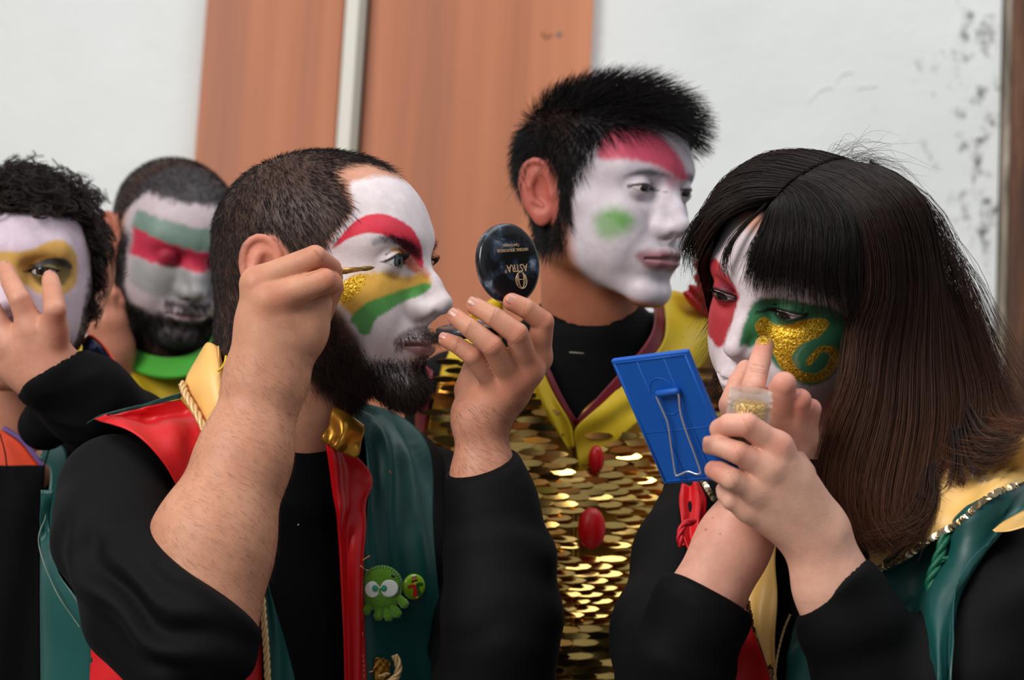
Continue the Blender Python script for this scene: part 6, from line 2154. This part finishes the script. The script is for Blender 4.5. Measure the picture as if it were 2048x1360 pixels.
def mat_print():
    t = NT('blue_printed_cloth')
    n = t.noise(t.coords(), 55, 3, 0.6, 0.6)
    r = t.ramp(n.outputs[0], [(0.36, L4((10, 48, 46))), (0.5, L4((22, 26, 66))), (0.6, L4((90, 100, 170))), (0.68, L4((190, 196, 214)))])
    t.l(r.outputs[0], t.b.inputs['Base Color']); t.set(Roughness=0.55)
    return t.m


M['sequin'] = mat_plain('gold_sequins', (232, 192, 112), 0.13, 1.0)
M['maroon'] = mat_satin('maroon_satin', (112, 12, 30), 0.45, 0.1)
M['yellow2'] = mat_satin('yellow_robe', (206, 172, 28), 0.55, 0.1)
M['bright_green'] = mat_satin('bright_green_cloth', (66, 158, 44), 0.6, 0.2)
M['orange'] = mat_satin('orange_cloth', (214, 62, 18), 0.6, 0.1)
M['violet'] = mat_satin('violet_binding', (96, 70, 130), 0.6, 0.1)
M['blue_print'] = mat_print()
if not ONLY or 'C' in ONLY:
    PC = build_C()
if not ONLY or 'D' in ONLY:
    build_D()
if not ONLY or 'E' in ONLY:
    build_E()
# ------------------------------------------------------------------ things in their hands and on their clothes
def lathe(profile, n=48):
    """profile: list of (r, z) -> closed ring mesh about z"""
    V = []; F = []
    m = len(profile)
    for r, z in profile:
        for i in range(n):
            a = 2 * math.pi * i / n
            V.append((r * math.cos(a), r * math.sin(a), z))
    for j in range(m - 1):
        for i in range(n):
            F.append((j * n + i, j * n + (i + 1) % n, (j + 1) * n + (i + 1) % n, (j + 1) * n + i))
    if profile[0][0] > 1e-9: F.append(tuple(range(n))[::-1])
    if profile[-1][0] > 1e-9: F.append(tuple(range((m - 1) * n, m * n)))
    return np.array(V), F


def put(Mx, v):
    return np.asarray(v) @ Mx[:3, :3].T + Mx[:3, 3]


def text_mesh(txt, size):
    cu = bpy.data.curves.new('lettering_source', 'FONT'); cu.body = txt; cu.size = size
    cu.align_x = 'CENTER'; cu.align_y = 'CENTER'; cu.extrude = 0.00008; cu.resolution_u = 3
    o = bpy.data.objects.new('lettering_source', cu); COL.objects.link(o)
    dg = bpy.context.evaluated_depsgraph_get(); me = o.evaluated_get(dg).to_mesh()
    v = np.array([x.co for x in me.vertices]); F = [tuple(p.vertices) for p in me.polygons]
    o.evaluated_get(dg).to_mesh_clear()
    bpy.data.objects.remove(o); bpy.data.curves.remove(cu)
    return v, F


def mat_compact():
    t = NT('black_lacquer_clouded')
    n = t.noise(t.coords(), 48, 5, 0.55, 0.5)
    r = t.ramp(n.outputs[0], [(0.48, L4((12, 12, 14))), (0.58, L4((40, 50, 66))), (0.72, L4((140, 154, 172)))])  # pale clouds colour a ceiling reflection and powder smudges into the black
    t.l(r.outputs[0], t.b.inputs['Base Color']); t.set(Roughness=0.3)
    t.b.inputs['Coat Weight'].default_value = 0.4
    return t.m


def mat_glitter(name):
    t = NT(name)
    vec = t.coords()
    vor = t.n('ShaderNodeTexVoronoi'); vor.inputs['Scale'].default_value = 1100
    t.l(vec, vor.inputs['Vector'])
    r = t.ramp(vor.outputs['Color'], [(0.0, L4((120, 84, 20))), (0.5, L4((206, 160, 50))), (0.85, L4((255, 226, 130)))])
    t.l(r.outputs[0], t.b.inputs['Base Color'])
    t.set(Roughness=0.3, Metallic=0.85)
    nz = t.noise(vec, 500, 1)
    t.bump(nz.outputs[0], 1.0, 0.0015)
    return t.m


def mat_clear():
    """thin clear plastic: mostly see-through, brighter and glossy where it is seen edge-on"""
    t = NT('clear_plastic')
    out = t.t.nodes['Material Output']
    tr = t.n('ShaderNodeBsdfTransparent'); tr.inputs[0].default_value = (0.97, 0.95, 0.92, 1)
    t.set(Base_Color=(0.9, 0.87, 0.82, 1), Roughness=0.12)
    lw = t.n('ShaderNodeLayerWeight'); lw.inputs[0].default_value = 0.35
    mr = t.n('ShaderNodeMapRange'); mr.inputs['To Min'].default_value = 0.06; mr.inputs['To Max'].default_value = 0.5
    t.l(lw.outputs['Facing'], mr.inputs['Value'])
    mx = t.n('ShaderNodeMixShader')
    t.l(mr.outputs[0], mx.inputs[0]); t.l(tr.outputs[0], mx.inputs[1]); t.l(t.b.outputs[0], mx.inputs[2])
    t.l(mx.outputs[0], out.inputs['Surface'])
    return t.m


def build_compact(fr):
    T = thing('compact_mirror', 'open round black powder compact held by the bearded man', 'compact', world(fr(960, 655, -60)))
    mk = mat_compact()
    n = unit(np.array([math.sin(math.radians(42)), 0.10, math.cos(math.radians(42))]))
    up = unit(np.array([-0.10, 1.0, 0.0])); x = unit(np.cross(up, n)); up = np.cross(n, x)
    c = fr(1022, 526, -66)
    Mx = np.eye(4); Mx[:3, 0] = x; Mx[:3, 1] = up; Mx[:3, 2] = n; Mx[:3, 3] = c
    R = 0.0350
    prof = [(R - 0.004, -0.0075), (R, -0.0068), (R, -0.0015), (R - 0.0012, 0.0), (R - 0.004, 0.0006), (0.02, 0.0009), (0.0005, 0.0010)]
    v, F = lathe(prof, 72)
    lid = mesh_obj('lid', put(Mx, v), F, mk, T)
    # mirror glass on the inner side
    v, F = lathe([(R - 0.005, -0.0082), (R - 0.005, -0.0074)], 64)
    mesh_obj('mirror_glass', put(Mx, v), F, M['mirror'], T, False)
    gold = M['print_gold']
    def letters(txt, size, cx, cy, wide):
        v, F = text_mesh(txt, size)
        v = v * np.array([wide / (v[:, 0].max() - v[:, 0].min()), 1, 1])
        v[:, :2] *= -1          # the compact is held upside down
        v = v + np.array([cx, cy, 0.0011])
        mesh_obj('lettering', put(Mx, v), F, gold, lid, False)
    letters('ASTRA', 0.0095, 0.0056, -0.0045, 0.0245)
    letters('\u00ae', 0.004, -0.0082, -0.0072, 0.0021)
    letters('NATURAL SKIN POWDER', 0.0040, 0.0028, 0.0112, 0.0365)
    letters('Cipria Compatta', 0.0036, 0.0016, 0.0152, 0.0185)
    # oval monogram below the name: ring, two uprights that meet in a point, and a bar
    e0 = np.array([0.0088, -0.0158])
    def line(pts, r=0.0003):
        p = [np.array([e0[0] + a, e0[1] + b, 0.00105]) for a, b in pts]
        v, F = tube(catmull(p, max(len(p) * 4, 8)) if len(p) > 2 else p, r, 5)
        mesh_obj('monogram', put(Mx, v), F, gold, lid)
    line([(0.0064 * math.cos(a), 0.0072 * math.sin(a)) for a in np.linspace(0, 2 * math.pi, 25)])
    line([(-0.0030, 0.0062), (-0.0030, 0.0), (-0.0022, -0.0045), (0, -0.0066), (0.0022, -0.0045), (0.0030, 0.0), (0.0030, 0.0062)])
    line([(-0.0046, 0.0050), (-0.0046, -0.004)]); line([(0.0046, 0.0050), (0.0046, -0.004)])
    line([(-0.0030, 0.0008), (0.0030, 0.0008)])
    # powder base below, opened away from the lid
    hp = fr(985, 600, -40)
    e1 = unit(np.array([-0.95, -0.12, 0.28])); n2 = unit(np.array([-0.22, 0.95, 0.14])); n2 = unit(n2 - e1 * (n2 @ e1))
    Mb = np.eye(4); Mb[:3, 0] = e1; Mb[:3, 1] = np.cross(n2, e1); Mb[:3, 2] = n2; Mb[:3, 3] = fr(952, 655, -62)
    v, F = lathe([(R - 0.003, -0.006), (R, -0.005), (R, 0.002), (R - 0.002, 0.003), (R - 0.004, 0.0016), (0.0005, 0.0016)], 64)
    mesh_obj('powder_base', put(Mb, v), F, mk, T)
    v, F = tube([fr(990, 592, -62), fr(1012, 604, -58)], 0.0028, 10)
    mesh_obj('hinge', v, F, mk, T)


def build_brush(fr):
    T = thing('makeup_brush', 'thin make-up brush with a gold ferrule in the bearded man\'s hand', 'brush', world(fr(640, 550, -110)))
    a, b, c, d = fr(596, 552, -128), fr(676, 543, -118), fr(722, 538, -104), fr(749, 535, -88)
    v, F = tube([a, a + (b - a) * 0.5, b], [0.0021, 0.0027, 0.0028], 14); mesh_obj('handle', v, F, M['brush_wood'], T)
    v, F = tube([b, b + (c - b) * 0.3, b + (c - b) * 0.34, b + (c - b) * 0.4, c], [0.0029, 0.0028, 0.0031, 0.0027, 0.0019], 16); mesh_obj('ferrule', v, F, M['copper'], T)
    v, F = tube([c, c + (d - c) * 0.35, c + (d - c) * 0.75, d], [0.0018, 0.0023, 0.0017, 0.0004], 14); mesh_obj('bristles', v, F, M['wet_glitter'], T)


def build_blue_mirror():
    T = thing('stand_mirror', 'blue plastic pocket mirror with a wire stand in the woman\'s hand', 'mirror', world(P(1400, 962, 1.58)))
    BL, BR, TL = P(1328, 969, 1.600), P(1480, 957, 1.556), P(1238, 720, 1.556)
    x = BR - BL; w = np.linalg.norm(x); x /= w
    y = TL - BL; y = y - x * (y @ x); h = np.linalg.norm(TL - BL); y = unit(y); z = np.cross(x, y)
    Mx = np.eye(4); Mx[:3, 0] = x; Mx[:3, 1] = y; Mx[:3, 2] = z; Mx[:3, 3] = BL
    th = 0.0045
    def slab(name, x0, x1, y0, y1, z0, z1, bev, mat, par):
        bm = bmesh.new(); bmesh.ops.create_cube(bm, size=1)
        for v in bm.verts:
            v.co = Vector(((x0 + x1) / 2 + v.co.x * (x1 - x0), (y0 + y1) / 2 + v.co.y * (y1 - y0), (z0 + z1) / 2 + v.co.z * (z1 - z0)))
        if bev: bmesh.ops.bevel(bm, geom=list(bm.edges), offset=bev, segments=3, affect='EDGES', profile=0.5)
        return bm_obj(name, bm, mat, par, False, Mx)
    slab('back_plate', 0, w, 0, h, -th, 0, 0.0011, M['blue'], T)
    slab('mirror_glass', 0.003, w - 0.003, 0.003, h - 0.003, -th - 0.0006, -th + 0.0004, 0, M['mirror'], T)
    # raised rim and moulding lines
    def ridge(pts, r, n=None):
        p = np.array([(a, b, 0.0) for a, b in pts])
        v, F = tube(catmull(p, n) if n else p, r, 8)
        mesh_obj('moulded_rib', put(Mx, v), F, M['blue'], T)
    e = 0.0028
    ridge([(e, e), (e, h - e)], 0.0007); ridge([(w - e, e), (w - e, h - e)], 0.0007); ridge([(e, e), (w - e, e)], 0.0007); ridge([(e, h - e), (w - e, h - e)], 0.0007)
    ridge([(w * 0.33, e), (w * 0.33, h - e)], 0.00042); ridge([(w * 0.68, e), (w * 0.68, h - e)], 0.00042); ridge([(e, h * 0.42), (w - e, h * 0.42)], 0.00042)
    cc = np.array([w * 0.50, h * 0.685])
    ridge([(cc[0] + 0.0125 * math.cos(a), cc[1] + 0.0165 * math.sin(a)) for a in np.linspace(0, 2 * math.pi, 40)], 0.00045)
    def onp(px, py, lift=0.0):
        d = unit(P(px, py, 1.0)); t = ((BL + z * lift) @ z) / (d @ z)
        return d * t
    v, F = tube([onp(1312, 788, 0.0028), onp(1316, 787.4, 0.0028), onp(1354, 781.6, 0.0028), onp(1359, 781, 0.0028)], [0.0019, 0.0030, 0.0030, 0.0019], 14)
    mesh_obj('hinge_barrel', v, F, M['blue'], T)
    wire = [(1352, 786), (1357, 790), (1361, 826), (1372, 862), (1388, 905), (1400, 940), (1399, 947), (1392, 948), (1376, 943), (1362, 948), (1354, 951), (1350, 946), (1344, 905), (1336, 850), (1330, 832), (1314, 796), (1313, 789)]
    lifts = [0.0028, 0.004] + [0.0038] * 13 + [0.004, 0.0028]
    p = [onp(x_, y_, l) for (x_, y_), l in zip(wire, lifts)]
    v, F = tube(catmull(p, 110), 0.0008, 8); mesh_obj('wire_stand', v, F, M['wire'], T)


def build_jar(fr):
    T = thing('glitter_jar', 'small clear jar of gold glitter held beside the blue mirror', 'jar', world(fr(1494, 880, -172)))
    up = unit(np.array([0.10, 1.0, 0.16])); x = unit(np.cross(up, [0, 0, 1.0])); y = np.cross(up, x)
    base = fr(1488, 902, -172)
    Mx = np.eye(4); Mx[:3, 0] = x; Mx[:3, 1] = y; Mx[:3, 2] = up; Mx[:3, 3] = base
    R = 0.0172
    prof = [(0.001, 0.0), (R - 0.001, 0.0), (R, 0.001), (R, 0.0335), (R - 0.0006, 0.0345), (R - 0.0006, 0.0360), (R + 0.0006, 0.0368), (R + 0.0006, 0.0380), (R - 0.0004, 0.0386), (R - 0.0004, 0.0408), (R + 0.0005, 0.0414), (R + 0.0005, 0.0426), (R - 0.0004, 0.0432),
            (R - 0.0004, 0.0478), (R - 0.0022, 0.0478), (R - 0.0022, 0.003), (0.001, 0.003)]
    v, F = lathe(prof, 56)
    mesh_obj('jar_wall', put(Mx, v), F, M['clear'], T)
    v, F = lathe([(0.0005, 0.0036), (R - 0.003, 0.0036), (R - 0.003, 0.0375), (R - 0.006, 0.0392), (0.004, 0.0382), (0.0005, 0.0385)], 48)
    tag(mesh_obj('glitter_fill', put(Mx, v), F, M['glitter'], T), kind='stuff')


def build_pins(PA):
    g = PA['green']; nu, nv = g.shape[:2]
    D = Draper([(g.reshape(-1, 3), grid_faces(nu, nv))])
    s = 1.82 / FPX
    # felt octopus
    c = D.at(764, 1172, 7)
    dpt = min(-D.at(x_, y_, 0)[2] for x_ in (735, 750, 765, 780, 800) for y_ in (1140, 1170, 1200, 1225)) + 0.002
    q = lambda px, py, k=0.0: P(px, py, dpt - k)
    T = thing('felt_octopus_brooch', 'green felt octopus brooch with big white eyes on the satin vest', 'brooch', world(q(764, 1240)))
    S = SDF().add(p_ell(q(764, 1168, 0.002), (0.0180, 0.0165, 0.0070))).add(p_ell(q(763, 1195, 0.001), (0.0165, 0.0125, 0.0062)), 0.006)
    v, qd = mesh_sdf(S, q(764, 1180) - 0.035, q(764, 1180) + 0.035, 0.0011)
    v = clothify(v, qd, 0.0003, 700, 3)
    mesh_obj('felt_body', v, qd, M['felt'], T)
    for x, y, r in ((732, 1221, 9), (757, 1231, 9.5), (777, 1232, 9.5), (794, 1226, 9), (808, 1207, 9)):
        Tn = SDF()
        cc = q(x, y, 0.002)
        Tn.add(p_cap(q(x + (764 - x) * 0.35, y - 16, 0.002), cc, r * s * 0.8, r * s))
        for k in range(6):
            a = k * 1.05
            Tn.add(p_ell(cc + np.array([math.cos(a), math.sin(a), 0.3]) * r * s * 0.7, (r * s * 0.42,) * 3), 0.0006)
        v, qd = mesh_sdf(Tn, cc - 0.014, cc + 0.014, 0.0009)
        mesh_obj('tentacle', v, qd, M['felt'], T)
    def disc(name, px, py, rx, ry, k, h, mat, par, rot=0.0):
        v, F = lathe([(0.97, -1.0), (1.0, -0.3), (0.96, 0.6), (0.8, 1.0), (0.001, 1.0)], 32)
        co, si = math.cos(rot), math.sin(rot)
        v = np.stack([v[:, 0] * rx * s * co - v[:, 1] * ry * s * si, v[:, 0] * rx * s * si + v[:, 1] * ry * s * co, v[:, 2] * h], 1)
        return mesh_obj(name, v + q(px, py, k), F, mat, par)
    e1 = disc('eye_patch', 745, 1179, 15, 16, 0.0086, 0.0007, M['white_felt'], T)
    e2 = disc('eye_patch', 778, 1177, 18, 17, 0.0088, 0.0007, M['white_felt'], T, 0.2)
    for e, x in ((e1, 750), (e2, 768)):
        v, F = lathe([(0.9, -0.6), (1.0, 0.0), (0.62, 0.75), (0.001, 0.9)], 8)
        v = v * np.array([6.2 * s, 6.6 * s, 0.0016])
        mesh_obj('gem_pupil', v + q(x, 1177, 0.0098), F, M['gem'], e, False)
    v, F = lathe([(0.9, -0.6), (1.0, 0.0), (0.62, 0.75), (0.001, 0.9)], 8)
    mesh_obj('dark_bead', v * np.array([4 * s, 4 * s, 0.0014]) + q(786, 1152, 0.0070), F, M['bead'], T, False)
    # blanket stitches round the rim
    SV, SF, o = [], [], 0
    for k in range(26):
        a = math.radians(-25 + k * 230 / 25)
        p = np.array([math.cos(a), math.sin(a), 0])
        ctr = q(764, 1168, 0.002)
        a0 = ctr + p * np.array([0.0181, 0.0166, 0]) + np.array([0, 0, 0.0008]); a1 = ctr + p * np.array([0.0158, 0.0144, 0]) + np.array([0, 0, 0.0040])
        v, F = tube([a0, a1], 0.0004, 5); SV.append(v); SF += [tuple(i + o for i in f) for f in F]; o += len(v)
    tag(mesh_obj('blanket_stitch', np.concatenate(SV), SF, M['dark_green'], T), kind='stuff')
    # button badge
    T = thing('button_badge', 'round lime green button badge with a small hatted figure in red and green', 'badge', world(D.at(830, 1195, 4)))
    n = unit(np.array([0.55, 0.0, 0.83])); y = np.array([-0.12, 1.0, 0]); x = unit(np.cross(y, n)); y = np.cross(n, x)
    Mx = np.eye(4); Mx[:3, 0] = x; Mx[:3, 1] = y; Mx[:3, 2] = n; Mx[:3, 3] = D.at(829, 1171, 6)
    R = 0.0118
    v, F = lathe([(R - 0.001, -0.004), (R, -0.003), (R - 0.0006, -0.001), (R - 0.003, 0.0002), (0.0005, 0.0008)], 48)
    disc_o = mesh_obj('badge_disc', put(Mx, v), F, M['lime'], T)
    def flat(name, pts, mat, zz=0.0):
        p = np.array(pts) * 0.00098
        k = len(p)
        zf = 0.0009 + zz
        V = np.concatenate([np.column_stack([p, np.full(k, zf)]), np.column_stack([p, np.full(k, zf - 0.0012)])])
        F = [tuple(range(k)), tuple(range(2 * k - 1, k - 1, -1))] + [(i, i + k, (i + 1) % k + k, (i + 1) % k) for i in range(k)]
        mesh_obj(name, put(Mx, V), F, mat, disc_o, False)
    flat('printed_hat', [(-3.2, 10), (2.2, 10.4), (1.4, 6.4), (-2.2, 6.2)], M['hat'])
    flat('printed_hat_brim', [(-3.6, 6.2), (2.8, 6.6), (2.4, 5.4), (-3.2, 5.0)], M['bead'], 0.0001)
    flat('printed_face', [(-1.6, 5.2), (1.4, 5.4), (1.6, 3.4), (0.2, 1.8), (-1.6, 3.0)], M['print_yellow'])
    flat('printed_red_half', [(0.2, 1.8), (-2.6, 3.0), (-7.6, 2.6), (-8, 0.4), (-3, 0.4), (-2.4, -2), (-3.6, -8.2), (1.0, -8.6), (1.2, -2)], M['print_red'])
    flat('printed_green_half', [(0.4, 2.0), (3, 3.6), (8, 2.8), (8.2, 0.4), (4, 0.6), (3.4, -2), (6, -7.6), (1.6, -8.4), (1.4, -2)], M['dark_green'])
    flat('printed_feet', [(0.2, -8.8), (1.6, -8.8), (1.6, -10.6), (0.2, -10.6)], M['print_yellow'])


M['wire'] = mat_plain('silver_wire', (226, 226, 224), 0.42, 0.85)
M['mirror'] = mat_plain('mirror_silver', (230, 232, 235), 0.02, 1.0)
M['print_gold'] = mat_plain('gold_print', (226, 186, 140), 0.4, 0.2)
M['brush_wood'] = mat_plain('dark_lacquer', (40, 22, 16), 0.3)
M['copper'] = mat_plain('gold_ferrule', (206, 150, 84), 0.3, 0.8)
M['glitter'] = mat_glitter('gold_glitter')
M['wet_glitter'] = mat_plain('glitter_bristles', (128, 100, 34), 0.4, 0.4, nscale=900, nstr=0.8, ndist=0.001, var=0.5)
M['blue'] = mat_plain('blue_plastic', (0, 84, 176), 0.55, nscale=1600, nstr=0.15, ndist=0.0004)
M['clear'] = mat_clear()
M['felt'] = mat_plain('green_felt', (88, 140, 20), 0.95, sheen=0.4, nscale=800, nstr=0.6, ndist=0.001, var=0.3)
M['white_felt'] = mat_plain('white_felt', (222, 224, 218), 0.95, sheen=0.2, nscale=900, nstr=0.4)
M['gem'] = mat_plain('green_gem', (40, 150, 120), 0.08, 0.3, coat=0.6)
M['bead'] = mat_plain('dark_bead', (30, 18, 18), 0.2)
M['dark_green'] = mat_plain('dark_green_print', (20, 84, 40), 0.6)
M['lime'] = mat_plain('lime_enamel', (146, 190, 24), 0.2, coat=0.5)
M['hat'] = mat_plain('printed_hat', (190, 130, 90), 0.4)
M['print_yellow'] = mat_plain('printed_yellow', (232, 190, 40), 0.4)
M['print_red'] = mat_plain('printed_red', (206, 36, 48), 0.4)
if not ONLY or 'A' in ONLY:
    build_compact(PA['fr']); build_brush(PA['fr']); build_pins(PA)
if not ONLY or 'B' in ONLY:
    build_blue_mirror(); build_jar(PB['fr'])
